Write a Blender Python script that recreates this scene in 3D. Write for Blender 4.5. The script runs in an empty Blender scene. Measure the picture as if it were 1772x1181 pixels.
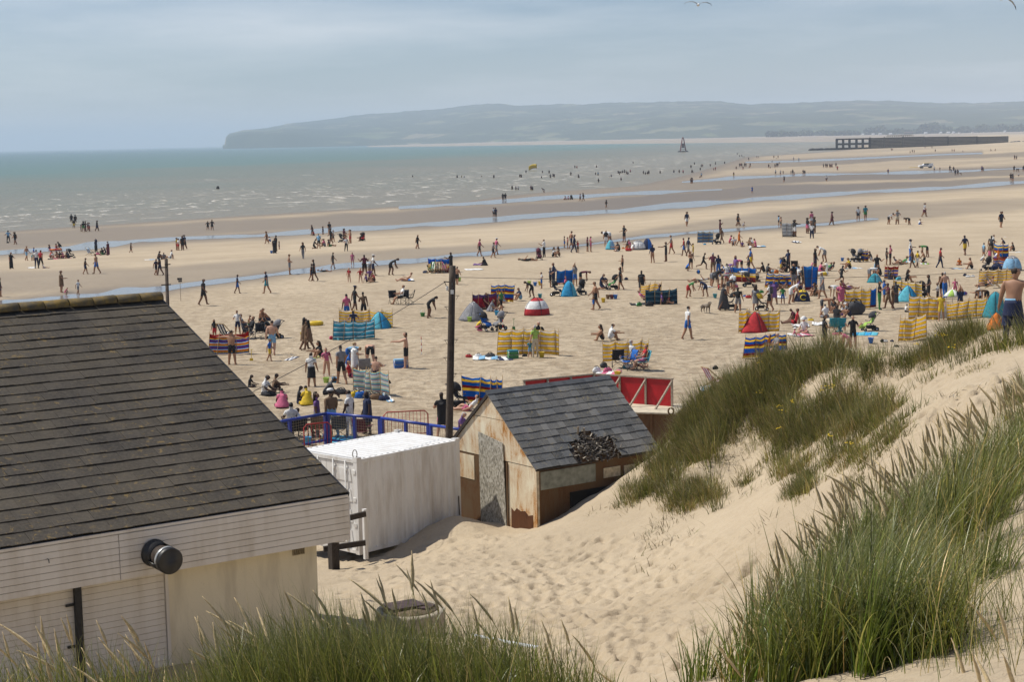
import bpy, bmesh, math, random
import numpy as np
from mathutils import Vector, Matrix

R_ = math.radians
sc = bpy.context.scene
COL = sc.collection
random.seed(7)
rng = np.random.default_rng(11)

# ------------------------------------------------------------------ camera
FPX, PW, PH = 3000.0, 1772.0, 1181.0          # focal length and size of the photograph in pixels
CAMZ = 15.0
PITCH, ROLL = math.atan(349.5 / FPX), R_(-1.23)
cam_d = bpy.data.cameras.new('camera')
cam_d.sensor_width = 36.0
cam_d.lens = 36.0 * FPX / PW
cam_d.clip_start = 0.1
cam_d.clip_end = 120000.0
cam = bpy.data.objects.new('camera', cam_d)
COL.objects.link(cam)
CAMM = Matrix.Translation((0, 0, CAMZ)) @ Matrix.Rotation(math.pi / 2 - PITCH, 4, 'X') @ Matrix.Rotation(ROLL, 4, 'Z')
cam.matrix_world = CAMM
sc.camera = cam
M3 = np.array(CAMM.to_3x3())

# ------------------------------------------------------------------ sky, sun, exposure
SUN_EL = R_(57)
SUN_AZ = math.atan2(-0.96, 0.28)            # towards the sun: left of the view and a little ahead
SUNV = Vector((math.sin(SUN_AZ) * math.cos(SUN_EL), math.cos(SUN_AZ) * math.cos(SUN_EL), math.sin(SUN_EL)))
CLOUD_SHIFT = 17.25
wd = bpy.data.worlds.new('World'); sc.world = wd; wd.use_nodes = True
nt = wd.node_tree; nt.nodes.clear()
def wn(t, **kw):
    n = nt.nodes.new(t)
    for k, v in kw.items(): setattr(n, k, v)
    return n
sky = wn('ShaderNodeTexSky', sky_type='NISHITA', sun_disc=False, sun_elevation=SUN_EL, sun_rotation=SUN_AZ,
         altitude=20.0, air_density=1.0, dust_density=0.3, ozone_density=1.0)
tc = wn('ShaderNodeTexCoord')
mp = wn('ShaderNodeMapping'); mp.inputs['Scale'].default_value = (3.4, 3.4, 24.0); mp.inputs['Location'].default_value = (CLOUD_SHIFT, 0.0, 1.3)
cn = wn('ShaderNodeTexNoise'); cn.inputs['Scale'].default_value = 1.0; cn.inputs['Detail'].default_value = 6; cn.inputs['Roughness'].default_value = 0.55
cr = wn('ShaderNodeValToRGB'); cr.color_ramp.elements[0].position = 0.44; cr.color_ramp.elements[1].position = 0.74
mulc = wn('ShaderNodeMath', operation='MULTIPLY'); mulc.inputs[1].default_value = 0.45
mixc = wn('ShaderNodeMix', data_type='RGBA'); 
tint = wn('ShaderNodeMix', data_type='RGBA', blend_type='MULTIPLY'); tint.inputs[0].default_value = 1.0
tint.inputs[7].default_value = (0.80, 0.89, 1.10, 1)
bg = wn('ShaderNodeBackground'); bg.inputs['Strength'].default_value = 0.080
wo = wn('ShaderNodeOutputWorld')
L = nt.links.new
L(tc.outputs['Generated'], mp.inputs['Vector']); L(mp.outputs[0], cn.inputs['Vector']); L(cn.outputs[0], cr.inputs[0])
L(cr.outputs[0], mulc.inputs[0]); L(mulc.outputs[0], mixc.inputs[0])
L(sky.outputs[0], tint.inputs[6]); L(tint.outputs[2], mixc.inputs[6]); mixc.inputs[7].default_value = (13.0, 13.0, 13.2, 1)
L(mixc.outputs[2], bg.inputs['Color']); L(bg.outputs[0], wo.inputs[0])

sun_d = bpy.data.lights.new('sun', 'SUN'); sun_d.energy = 5.0; sun_d.angle = R_(0.53); sun_d.color = (1.0, 0.95, 0.86)
sun = bpy.data.objects.new('sun', sun_d); COL.objects.link(sun)
sun.rotation_euler = SUNV.to_track_quat('Z', 'Y').to_euler()
vs = sc.view_settings
vs.view_transform = 'Standard'; vs.look = 'None'; vs.gamma = 1.0; vs.use_curve_mapping = False; vs.exposure = 0.0
sc.cycles.max_bounces = 6; sc.cycles.diffuse_bounces = 3; sc.cycles.glossy_bounces = 3
sc.cycles.transparent_max_bounces = 8; sc.cycles.volume_bounces = 1
sc.cycles.use_denoising = True

# ------------------------------------------------------------------ helpers: maths
def raydir(px, py):
    d = M3 @ np.array([(px - PW / 2) / FPX, -(py - PH / 2) / FPX, -1.0])
    return d / d[1]                            # scaled so that y advances by 1
def at(px, py, Y):
    """the point of the place at depth Y that the photograph shows at this pixel"""
    d = raydir(px, py)
    return Vector((d[0] * Y, Y, CAMZ + d[2] * Y))
def project(P):
    P = np.asarray(P, float)
    q = (P - np.array([0, 0, CAMZ])) @ M3
    return PW / 2 + FPX * q[..., 0] / -q[..., 2], PH / 2 - FPX * q[..., 1] / -q[..., 2]
def smooth(a, b, x):
    t = np.clip((np.asarray(x, float) - a) / (b - a), 0, 1)
    return t * t * (3 - 2 * t)
_perm = np.random.default_rng(5).random((256, 256))
def vnoise(x, y):
    x = np.asarray(x, float); y = np.asarray(y, float)
    xi = np.floor(x).astype(int); yi = np.floor(y).astype(int)
    fx = x - xi; fy = y - yi
    fx = fx * fx * (3 - 2 * fx); fy = fy * fy * (3 - 2 * fy)
    a = _perm[xi % 256, yi % 256]; b = _perm[(xi + 1) % 256, yi % 256]
    c = _perm[xi % 256, (yi + 1) % 256]; d = _perm[(xi + 1) % 256, (yi + 1) % 256]
    return (a * (1 - fx) + b * fx) * (1 - fy) + (c * (1 - fx) + d * fx) * fy - 0.5
def fbm(x, y, o=4, g=0.5):
    s = 0.0; a = 1.0
    for i in range(o):
        s = s + a * vnoise(x * 2 ** i + 17.3 * i, y * 2 ** i + 5.1 * i); a *= g
    return s

# ------------------------------------------------------------------ terrain: shoreline, beach profile, dunes
def flat_at(px, py, z):
    d = raydir(px, py); Y = (z - CAMZ) / d[2]
    return np.array([d[0] * Y, Y])
SHORE_PX = [(-500, 428), (0, 401), (200, 388), (400, 375), (560, 365), (700, 357), (800, 350), (870, 340), (940, 333), (1100, 322), (1180, 305),
            (1240, 288), (1290, 272), (1440, 262)]
SHORE = np.array([flat_at(x, y, 0.0) for x, y in SHORE_PX] + [[620.0, 2900.0], [1200.0, 5200.0]])
def shore_dist(X, Y):
    """signed distance to the water's edge, positive up the beach"""
    X = np.asarray(X, float); Y = np.asarray(Y, float)
    best = np.full(X.shape, 1e9); sg = np.ones(X.shape)
    for a, b in zip(SHORE[:-1], SHORE[1:]):
        d = b - a; l2 = d @ d
        t = np.clip(((X - a[0]) * d[0] + (Y - a[1]) * d[1]) / l2, 0, 1)
        qx = X - (a[0] + t * d[0]); qy = Y - (a[1] + t * d[1])
        r = np.hypot(qx, qy); s = np.sign(d[1] * qx - d[0] * qy)
        m = r < best
        best = np.where(m, r, best); sg = np.where(m, s, sg)
    return best * sg
def beach(X, Y):
    u = shore_dist(X, Y)
    z = np.interp(u, [-4000, -200, 0, 60, 115, 150, 175, 400], [-4, -3.5, 0.0, 0.9, 2.2, 3.5, 3.9, 4.1])
    return z
CTRL_PX = [(622, 969, 46), (750, 925, 47.9), (800, 918, 47.0), (880, 922, 46.8), (937, 914, 46.4), (1000, 885, 45.8), (1080, 872, 44.8), (1150, 855, 43.5),
    (1250, 880, 40), (1350, 850, 37), (1480, 800, 34), (1580, 740, 32), (1680, 660, 33), (1772, 640, 33), (1000, 1000, 38), (800, 1000, 38),
    (600, 1020, 38), (1200, 1000, 34), (1400, 950, 30), (1000, 1181, 25), (800, 1181, 25), (570, 1100, 28), (1200, 1181, 22), (1300, 1050, 26),
    (1200, 785, 46), (1200, 735, 47.2), (1300, 680, 45.6), (1390, 640, 45), (1480, 655, 43), (1560, 650, 42), (1640, 615, 41), (1772, 592, 39),
    (1755, 603, 38), (1400, 770, 41), (1300, 800, 43), (1600, 1110, 8.5), (1772, 1010, 10), (1772, 1181, 7), (1500, 1190, 8), (1550, 690, 37), (1700, 610, 37)]
CTRL_H = [(0, 0, 1.65), (0, 4, 2.1), (-3, 9.3, 3.15), (0.4, 9.3, 3.15), (-8, 9, 3.2), (-8, 14, 5.4), (-3, 14, 5.2), (0, 14, 5.0), (-5, 20, 7.2), (0, 19, 6.8),
    (1.35, 10, 3.25), (2.7, 12.5, 3.2), (4.3, 15, 3.05), (7, 19, 2.9), (2.3, 15.5, 5.0), (4, 18.5, 4.9), (6, 22, 4.8), (8, 26, 4.5), (12, 26, 4.0),
    (-5, 25, 7.8), (-10, 24, 7.8), (-15, 30, 8.4), (-8, 36, 9.5), (-8, 46, 11.1), (-15, 46, 11.1), (-20, 20, 7.2), (-4, 4, 2.3), (4, 4, 1.9), (-25, 36, 9.8),
    (4.5, 52, 10.9), (8, 54, 10.7), (13, 52, 10.0), (20, 40, 4.5), (25, 48, 7.5), (0, 53, 11.05), (12, 58, 11.1), (22, 60, 11.0), (-3, 52, 11.1), (30, 30, 3.5),
    (20, 10, 2.0), (-20, 4, 2.6), (-30, 58, 11.0), (30, 60, 10.5), (-12, 58, 11.05), (4, 60, 11.05), (20, 20, 2.8)]
_P = [];
for x, y, Yd in CTRL_PX:
    p = at(x, y, Yd); _P.append((p.x, p.y, p.z))
for X, Y, H in CTRL_H: _P.append((X, Y, CAMZ - H))
_P = np.array(_P)
def _tk(r2): return 0.5 * r2 * np.log(r2 + 1e-9)
def _tps_fit(P, reg=0.15):
    n = len(P); r2 = ((P[:, None, :2] - P[None, :, :2]) ** 2).sum(-1)
    A = np.zeros((n + 3, n + 3)); A[:n, :n] = _tk(r2) + reg * np.eye(n)
    A[:n, n] = 1; A[:n, n + 1:] = P[:, :2]; A[n, :n] = 1; A[n + 1:, :n] = P[:, :2].T
    b = np.zeros(n + 3); b[:n] = P[:, 2]
    return np.linalg.solve(A, b)
_W = _tps_fit(_P)
def tps(X, Y):
    X = np.asarray(X, float); Y = np.asarray(Y, float)
    out = _W[-3] + _W[-2] * X + _W[-1] * Y
    for w, p in zip(_W[:-3], _P):
        out = out + w * _tk((X - p[0]) ** 2 + (Y - p[1]) ** 2)
    return out
HUMMOCKS = []                                  # grass-bound knolls on the dune mound
for _x, _y, _Y, _a, _r in [(1210, 745, 47, .45, .7), (1300, 705, 45.5, .45, 1.1), (1380, 668, 45, .40, 1.2), (1405, 745, 43, .50, .8), (1370, 812, 42, .40, .5), (1468, 730, 42, .50, .8), (1538, 725, 41.5, .50, .7), (1205, 868, 43.5, .40, .6),
                           (1445, 650, 44, .30, .8), (1640, 612, 41, .35, .7), (1725, 596, 39.5, .35, .8), (1130, 858, 44.5, .25, .5)]:
    _p = at(_x, _y, _Y); HUMMOCKS.append((_p.x, _p.y, _a, _r))
def height(X, Y):
    X = np.asarray(X, float); Y = np.asarray(Y, float)
    w = smooth(53, 62, Y)
    sx = smooth(34, 50, np.abs(X))
    b = beach(X, Y)
    t = tps(np.clip(X, -34, 34), np.clip(Y, -2, 64))
    # sand drifted against the container and the shed
    t = t + 0.45 * np.exp(-((X + 1.9) ** 2 + (Y - 47.2) ** 2) / 1.1)
    for hx, hy, ha, hr in HUMMOCKS: t = t + ha * np.exp(-((X - hx) ** 2 + (Y - hy) ** 2) / hr)
    return t * (1 - w) + b * w
# a table of the dune heights for quick look-ups
_gx = np.arange(-36, 36.01, 0.25); _gy = np.arange(0, 66.01, 0.25)
_TAB = height(*np.meshgrid(_gx, _gy))
def hfast(X, Y):
    fx = np.clip((np.asarray(X, float) + 36) * 4, 0, len(_gx) - 1.001); fy = np.clip(np.asarray(Y, float) * 4, 0, len(_gy) - 1.001)
    i = fx.astype(int); j = fy.astype(int); fx = fx - i; fy = fy - j
    return (_TAB[j, i] * (1 - fx) + _TAB[j, i + 1] * fx) * (1 - fy) + (_TAB[j + 1, i] * (1 - fx) + _TAB[j + 1, i + 1] * fx) * fy
_Ys = np.arange(0, 65.5, 0.1)
def ground(px, py, ymin=20.0):
    """where the line of sight through this pixel meets the ground"""
    d = raydir(px, py)
    if ymin < 64:
        Ys = _Ys[_Ys >= ymin]
        dz = CAMZ + d[2] * Ys - hfast(d[0] * Ys, Ys)
        k = int(np.argmax(dz <= 0))
        if dz[k] <= 0:
            if k == 0: k = 1
            f = dz[k - 1] / (dz[k - 1] - dz[k] + 1e-12); Y = Ys[k - 1] + f * (Ys[k] - Ys[k - 1])
            return Vector((d[0] * Y, Y, float(hfast(d[0] * Y, Y))))
    g = ground_many(np.array([px]), np.array([py]))[0]
    return Vector(g)
def ground_many(px, py):
    """the same for many pixels that all show the open beach"""
    px = np.asarray(px, float); py = np.asarray(py, float)
    D = np.stack([(px - PW / 2) / FPX, -(py - PH / 2) / FPX, -np.ones(px.shape)], -1) @ M3.T
    D = D / D[..., 1:2]
    Y = (3.5 - CAMZ) / np.minimum(D[..., 2], -0.004)
    for _ in range(14):
        z = beach(D[..., 0] * Y, Y)
        Y = 0.5 * Y + 0.5 * (z - CAMZ) / np.minimum(D[..., 2], -0.004)
    return np.stack([D[..., 0] * Y, Y, beach(D[..., 0] * Y, Y)], -1)
def gz(X, Y): return float(hfast(X, Y)) if Y < 65 else float(beach(X, Y))

# ------------------------------------------------------------------ helpers: materials
MATS = {}
def mat(name, color=(0.5, 0.5, 0.5), rough=0.7, var=0.0, vscale=8.0, bump=0.0, bscale=30.0, metal=0.0, spec=0.3, color2=None, coat=0.0):
    """a procedural surface: base colour broken up by noise, with fine relief"""
    if name in MATS: return MATS[name]
    m = bpy.data.materials.new(name); m.use_nodes = True; MATS[name] = m
    t = m.node_tree; b = t.nodes['Principled BSDF']
    b.inputs['Roughness'].default_value = rough; b.inputs['Metallic'].default_value = metal
    b.inputs['Specular IOR Level'].default_value = spec
    if coat: b.inputs['Coat Weight'].default_value = coat
    c = (*color, 1)
    b.inputs['Base Color'].default_value = c
    if var or color2 or bump:
        co = t.nodes.new('ShaderNodeTexCoord')
    if var or color2:
        n = t.nodes.new('ShaderNodeTexNoise'); n.inputs['Scale'].default_value = vscale; n.inputs['Detail'].default_value = 5
        t.links.new(co.outputs['Object'], n.inputs['Vector'])
        r = t.nodes.new('ShaderNodeValToRGB')
        r.color_ramp.elements[0].position = 0.32; r.color_ramp.elements[1].position = 0.68
        c2 = color2 or tuple(x * (1 - var) for x in color)
        r.color_ramp.elements[0].color = (*c2, 1); r.color_ramp.elements[1].color = (*(tuple(min(1, x * (1 + var * .5)) for x in color)), 1)
        t.links.new(n.outputs[0], r.inputs[0]); t.links.new(r.outputs[0], b.inputs['Base Color'])
    if bump:
        n2 = t.nodes.new('ShaderNodeTexNoise'); n2.inputs['Scale'].default_value = bscale; n2.inputs['Detail'].default_value = 4
        t.links.new(co.outputs['Object'], n2.inputs['Vector'])
        bp = t.nodes.new('ShaderNodeBump'); bp.inputs['Strength'].default_value = bump; bp.inputs['Distance'].default_value = 0.02
        t.links.new(n2.outputs[0], bp.inputs['Height']); t.links.new(bp.outputs[0], b.inputs['Normal'])
    return m
class NT:
    """short-hand for node trees"""
    def __init__(s, name):
        s.m = bpy.data.materials.new(name); s.m.use_nodes = True; s.t = s.m.node_tree; s.b = s.t.nodes['Principled BSDF']; MATS[name] = s.m
    def n(s, typ, ins=None, **kw):
        x = s.t.nodes.new(typ)
        for k, v in kw.items(): setattr(x, k, v)
        for k, v in (ins or {}).items():
            if isinstance(v, bpy.types.NodeSocket): s.t.links.new(v, x.inputs[k])
            else: x.inputs[k].default_value = v
        return x
    def ramp(s, fac, stops, interp='LINEAR'):
        x = s.t.nodes.new('ShaderNodeValToRGB'); r = x.color_ramp; r.interpolation = interp
        while len(r.elements) < len(stops): r.elements.new(0.5)
        for e, (p, c) in zip(r.elements, stops):
            e.position = p; e.color = (*c, 1) if len(c) == 3 else c
        s.t.links.new(fac, x.inputs[0]); return x.outputs[0]
    def math(s, op, a, b=None, clamp=False):
        x = s.t.nodes.new('ShaderNodeMath'); x.operation = op; x.use_clamp = clamp
        for i, v in enumerate((a, b)):
            if v is None: continue
            if isinstance(v, bpy.types.NodeSocket): s.t.links.new(v, x.inputs[i])
            else: x.inputs[i].default_value = v
        return x.outputs[0]
    def mix(s, f, a, b, blend='MIX'):
        x = s.t.nodes.new('ShaderNodeMix'); x.data_type = 'RGBA'; x.blend_type = blend
        for i, v in ((0, f), (6, a), (7, b)):
            if isinstance(v, bpy.types.NodeSocket): s.t.links.new(v, x.inputs[i])
            else: x.inputs[i].default_value = (*v, 1) if isinstance(v, tuple) and len(v) == 3 else v
        return x.outputs[2]
    def set(s, **kw):
        for k, v in kw.items():
            k = k.replace('_', ' ')
            if isinstance(v, bpy.types.NodeSocket): s.t.links.new(v, s.b.inputs[k])
            else: s.b.inputs[k].default_value = (*v, 1) if isinstance(v, tuple) and len(v) == 3 else v
        return s
    def noise(s, vec, scale, detail=4, rough=0.5, dist=0.0):
        return s.n('ShaderNodeTexNoise', {'Vector': vec, 'Scale': scale, 'Detail': detail, 'Roughness': rough, 'Distortion': dist}).outputs[0]
    def bump(s, h, strength=0.5, dist=0.02, normal=None):
        x = s.n('ShaderNodeBump', {'Height': h, 'Strength': strength, 'Distance': dist})
        if normal is not None: s.t.links.new(normal, x.inputs['Normal'])
        return x.outputs[0]

# ------------------------------------------------------------------ helpers: meshes and objects
def mesh_np(name, V, F, mats=None, smooth_shade=False, attrs=None, midx=None):
    me = bpy.data.meshes.new(name)
    V = np.asarray(V, np.float32); F = np.asarray(F, np.int32)
    me.vertices.add(len(V)); me.vertices.foreach_set('co', V.ravel())
    k = F.shape[1]
    me.loops.add(F.size); me.loops.foreach_set('vertex_index', F.ravel())
    me.polygons.add(len(F)); me.polygons.foreach_set('loop_start', np.arange(0, F.size, k, dtype=np.int32))
    try: me.polygons.foreach_set('loop_total', np.full(len(F), k, np.int32))
    except Exception: pass
    if midx is not None: me.polygons.foreach_set('material_index', np.asarray(midx, np.int32))
    if smooth_shade: me.polygons.foreach_set('use_smooth', np.ones(len(F), bool))
    for an, (dom, typ, val) in (attrs or {}).items():
        a = me.attributes.new(an, typ, dom); a.data.foreach_set('value' if typ == 'FLOAT' else 'color', np.asarray(val, np.float32).ravel())
    me.update(calc_edges=True); me.validate()
    for m in (mats or []): me.materials.append(m)
    return me
def link(name, me, parent=None, loc=None):
    o = bpy.data.objects.new(name, me); COL.objects.link(o)
    if parent is not None: o.parent = parent
    if loc is not None: o.location = loc
    return o
def tag(o, label=None, cat=None, group=None, kind=None):
    if label: o['label'] = label
    if cat: o['category'] = cat
    if group: o['group'] = group
    if kind: o['kind'] = kind
    return o
def thing(name, label, cat, loc=(0, 0, 0), rz=0.0, group=None):
    o = bpy.data.objects.new(name, None); COL.objects.link(o); o.location = loc; o.rotation_euler = (0, 0, rz)
    o.empty_display_size = 0.2
    return tag(o, label, cat, group)
class MB:
    """collects boxes, tubes, lathes and sheets into one mesh"""
    def __init__(s): s.v = []; s.f = []; s.mi = []; s.sm = []
    def add(s, V, F, mi=0, sm=False):
        o = len(s.v); s.v += [tuple(p) for p in V]; s.f += [tuple(i + o for i in f) for f in F]; s.mi += [mi] * len(F); s.sm += [sm] * len(F); return s
    def box(s, c, size, rot=None, mi=0, taper=1.0):
        x, y, z = size[0] / 2, size[1] / 2, size[2] / 2
        P = [Vector((sx * x * (taper if sz > 0 else 1), sy * y * (taper if sz > 0 else 1), sz * z)) for sz in (-1, 1) for sx, sy in ((-1, -1), (1, -1), (1, 1), (-1, 1))]
        if rot is not None: P = [rot @ p for p in P]
        c = Vector(c); P = [p + c for p in P]
        return s.add(P, [(3, 2, 1, 0), (4, 5, 6, 7), (0, 1, 5, 4), (1, 2, 6, 5), (2, 3, 7, 6), (3, 0, 4, 7)], mi)
    def bar(s, a, b, w, h=None, mi=0, up=(0, 0, 1)):
        a = Vector(a); b = Vector(b); h = h or w; d = b - a; z = d.normalized()
        u = Vector(up); x = z.cross(u)
        if x.length < 1e-4: x = z.cross(Vector((1, 0, 0)))
        x.normalize(); y = x.cross(z)
        P = [p + x * sx * w / 2 + y * sy * h / 2 for p in (a, b) for sx, sy in ((-1, -1), (1, -1), (1, 1), (-1, 1))]
        return s.add(P, [(0, 1, 2, 3), (7, 6, 5, 4), (0, 4, 5, 1), (1, 5, 6, 2), (2, 6, 7, 3), (3, 7, 4, 0)], mi)
    def tube(s, pts, r, n=8, mi=0, caps=True, sm=True):
        pts = [Vector(p) for p in pts]; rs = r if isinstance(r, (list, tuple)) else [r] * len(pts)
        V = []; F = []
        t0 = (pts[1] - pts[0]).normalized(); ref = Vector((0, 0, 1)) if abs(t0.z) < 0.9 else Vector((1, 0, 0))
        for i, p in enumerate(pts):
            t = (pts[min(i + 1, len(pts) - 1)] - pts[max(i - 1, 0)]).normalized()
            x = t.cross(ref).normalized(); y = x.cross(t)
            V += [p + (x * math.cos(2 * math.pi * k / n) + y * math.sin(2 * math.pi * k / n)) * rs[i] for k in range(n)]
        for i in range(len(pts) - 1):
            F += [(i * n + k, i * n + (k + 1) % n, (i + 1) * n + (k + 1) % n, (i + 1) * n + k) for k in range(n)]
        s.add(V, F, mi, sm)
        if caps:
            o = len(s.v) - len(V)
            s.f += [tuple(o + k for k in reversed(range(n))), tuple(o + (len(pts) - 1) * n + k for k in range(n))]; s.mi += [mi] * 2; s.sm += [False] * 2
        return s
    def lathe(s, prof, n=16, mi=0, c=(0, 0, 0), sm=True, rot=None):
        V = []; F = []
        for r, z in prof:
            V += [Vector((r * math.cos(2 * math.pi * k / n), r * math.sin(2 * math.pi * k / n), z)) for k in range(n)]
        if rot is not None: V = [rot @ v for v in V]
        c = Vector(c); V = [v + c for v in V]
        for i in range(len(prof) - 1):
            F += [(i * n + k, i * n + (k + 1) % n, (i + 1) * n + (k + 1) % n, (i + 1) * n + k) for k in range(n)]
        F += [tuple(reversed(range(n))), tuple((len(prof) - 1) * n + k for k in range(n))]
        return s.add(V, F, mi, sm)
    def grid(s, P, mi=0, sm=True, thick=0.0):
        """P[i][j] -> a sheet of quads; with thick it gets a back and edges"""
        ni, nj = len(P), len(P[0]); V = [Vector(p) for row in P for p in row]
        F = [(i * nj + j, (i + 1) * nj + j, (i + 1) * nj + j + 1, i * nj + j + 1) for i in range(ni - 1) for j in range(nj - 1)]
        if thick:
            a, b, c = V[0], V[nj - 1], V[(ni - 1) * nj]
            nrm = (c - a).cross(b - a)
            nrm = nrm.normalized() * thick if nrm.length > 1e-9 else Vector((0, 0, thick))
            o = len(V); V += [v - nrm for v in V]
            F2 = [tuple(o + i for i in reversed(f)) for f in F]
            E = [(i, 0) for i in range(ni)] + [(ni - 1, j) for j in range(1, nj)] + [(i, nj - 1) for i in range(ni - 2, -1, -1)] + [(0, j) for j in range(nj - 2, 0, -1)]
            E = [i * nj + j for i, j in E]
            F3 = [(E[k], o + E[k], o + E[(k + 1) % len(E)], E[(k + 1) % len(E)]) for k in range(len(E))]
            F = F + F2 + F3
        return s.add(V, F, mi, sm)
    def mesh(s, name, *mats):
        me = bpy.data.meshes.new(name); me.from_pydata(s.v, [], s.f)
        for m in mats: me.materials.append(m)
        if any(s.mi): me.polygons.foreach_set('material_index', s.mi)
        if any(s.sm): me.polygons.foreach_set('use_smooth', s.sm)
        me.update(); return me
    def build(s, name, mats, parent=None, loc=None):
        mats = mats if isinstance(mats, (list, tuple)) else [mats]
        return link(name, s.mesh(name, *mats), parent, loc)
def copy_tree(o, parent=None):
    c = o.copy(); COL.objects.link(c)
    if parent is not None: c.parent = parent
    for ch in o.children: copy_tree(ch, c)
    return c
# ================================================================== figures: one continuous body per pose, grown once and shared
SKIN = [mat('skin_fair', (.52, .30, .20), .6, .12, 9), mat('skin_tan', (.36, .19, .11), .6, .12, 9), mat('skin_brown', (.17, .085, .05), .6, .12, 9), mat('skin_dark', (.065, .035, .024), .6, .12, 9)]
HAIR = {'k': mat('hair_black', (.012, .010, .009), .6, .3, 40), 'u': mat('hair_brown', (.05, .03, .018), .6, .3, 40), 'f': mat('hair_fair', (.30, .20, .09), .6, .3, 40), 'g': mat('hair_grey', (.42, .41, .40), .7, .3, 40)}
def fk(lean=0, side=0, hipL=(0, 0), hipR=(0, 0), kneeL=0, kneeR=0, shL=(5, 8), shR=(5, 8), elL=12, elR=12, nod=0, turn=0, head=1.0, lay=0, yawL=0, yawR=0, tailor=False):
    """joint positions of a figure 1.75 m tall facing -y; angles in degrees; hip/shoulder = (forward, outward)"""
    J = {}
    X = Matrix.Rotation; r = math.radians
    J['pelvis'] = Vector((0, 0, 0))
    T = X(r(lean), 3, 'X') @ X(r(side), 3, 'Y')                       # lean forward: rotates up towards -y
    J['spine'] = T @ Vector((0, -.005, .17)); J['chest'] = T @ Vector((0, .0, .36)); J['neck'] = T @ Vector((0, .015, .52))
    N = T @ X(r(nod), 3, 'X') @ X(r(turn), 3, 'Z')
    J['jaw'] = J['neck'] + N @ Vector((0, -.025, .09)) * head; J['head'] = J['neck'] + N @ Vector((0, -.012, .17)) * head; J['crown'] = J['neck'] + N @ Vector((0, .005, .245)) * head
    J['nose'] = J['neck'] + N @ Vector((0, -.118, .145)) * head
    J['_N'] = N; J['_T'] = T
    for s, sg, sh, el, hip, kn, yw in (('L', 1, shL, elL, hipL, kneeL, yawL), ('R', -1, shR, elR, hipR, kneeR, yawR)):
        J['sh' + s] = T @ Vector((sg * .185, .01, .455))
        A = T @ X(r(yw * sg), 3, 'Z') @ X(r(-sg * sh[1]), 3, 'Y') @ X(r(-sh[0]), 3, 'X')
        J['el' + s] = J['sh' + s] + A @ Vector((0, 0, -.29))
        Fm = A @ X(r(-el), 3, 'X')
        J['wr' + s] = J['el' + s] + Fm @ Vector((0, 0, -.25)); J['ha' + s] = J['wr' + s] + Fm @ Vector((0, 0, -.075))
        for q, (dx, ln) in enumerate(((-.028, .075), (-.009, .09), (.010, .085), (.028, .065))):
            J['f%d%s' % (q, s)] = J['ha' + s] + Fm @ Vector((0, dx * -1, -ln * .5)); J['t%d%s' % (q, s)] = J['ha' + s] + Fm @ Vector((-sg * .02, dx * -1.2, -ln))
        J['th' + s] = J['wr' + s] + Fm @ Vector((-sg * .01, -.045, -.055)); J['tt' + s] = J['wr' + s] + Fm @ Vector((-sg * .02, -.055, -.10))
        J['hi' + s] = Vector((sg * .088, 0, -.05))
        cf = math.cos(r(hip[0])); sf = math.sin(r(hip[0])); Lg = X(r(sg * hip[1] * sf), 3, 'Z') @ X(r(-sg * hip[1] * cf), 3, 'Y') @ X(r(-hip[0]), 3, 'X')
        J['kn' + s] = J['hi' + s] + Lg @ Vector((0, -.01, -.42))
        S = Lg @ X(r(kn), 3, 'X')
        J['an' + s] = J['kn' + s] + S @ Vector((0, .015, -.42)); J['to' + s] = J['an' + s] + S @ Vector((0, -.16, -.045)); J['he' + s] = J['an' + s] + S @ Vector((0, .035, -.05))
        if tailor:
            J['kn' + s] = J['hi' + s] + Vector((sg * .24, -.30, .04)); J['an' + s] = Vector((-sg * .06, -.36 + .07 * sg, -.06)); J['to' + s] = J['an' + s] + Vector((-sg * .14, .03, -.01)); J['he' + s] = J['an' + s] + Vector((sg * .01, .05, -.02))
    if lay:
        Q = X(r(lay), 3, 'X')
        for k in J: J[k] = Q @ J[k]
    return J
RAD = dict(pelvis=(.168, .13), spine=(.155, .115), chest=(.178, .125), neck=(.055, .055), jaw=(.080, .088), head=(.102, .116), crown=(.082, .09), nose=(.014, .014), sh=(.072, .07), el=(.05, .05), wr=(.035, .035), ha=(.036, .02), hi=(.108, .115), kn=(.075, .075), an=(.047, .047), to=(.034, .028), he=(.034, .03))
EDG = [('pelvis', 'spine', 2), ('spine', 'chest', 2), ('chest', 'neck', 2), ('neck', 'jaw', 0), ('jaw', 'head', 1), ('head', 'crown', 1), ('head', 'nose', 0)]
for s in 'LR':
    EDG += [('chest', 'sh' + s, 2), ('sh' + s, 'el' + s, 3), ('el' + s, 'wr' + s, 4), ('wr' + s, 'ha' + s, 0), ('pelvis', 'hi' + s, 5), ('hi' + s, 'kn' + s, 5), ('kn' + s, 'an' + s, 6), ('an' + s, 'to' + s, 7), ('an' + s, 'he' + s, 7)]
    EDG += [('ha' + s, 'f%d%s' % (q, s), 0) for q in range(4)] + [('f%d%s' % (q, s), 't%d%s' % (q, s), 0) for q in range(4)] + [('wr' + s, 'th' + s, 0), ('th' + s, 'tt' + s, 0)]
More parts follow.
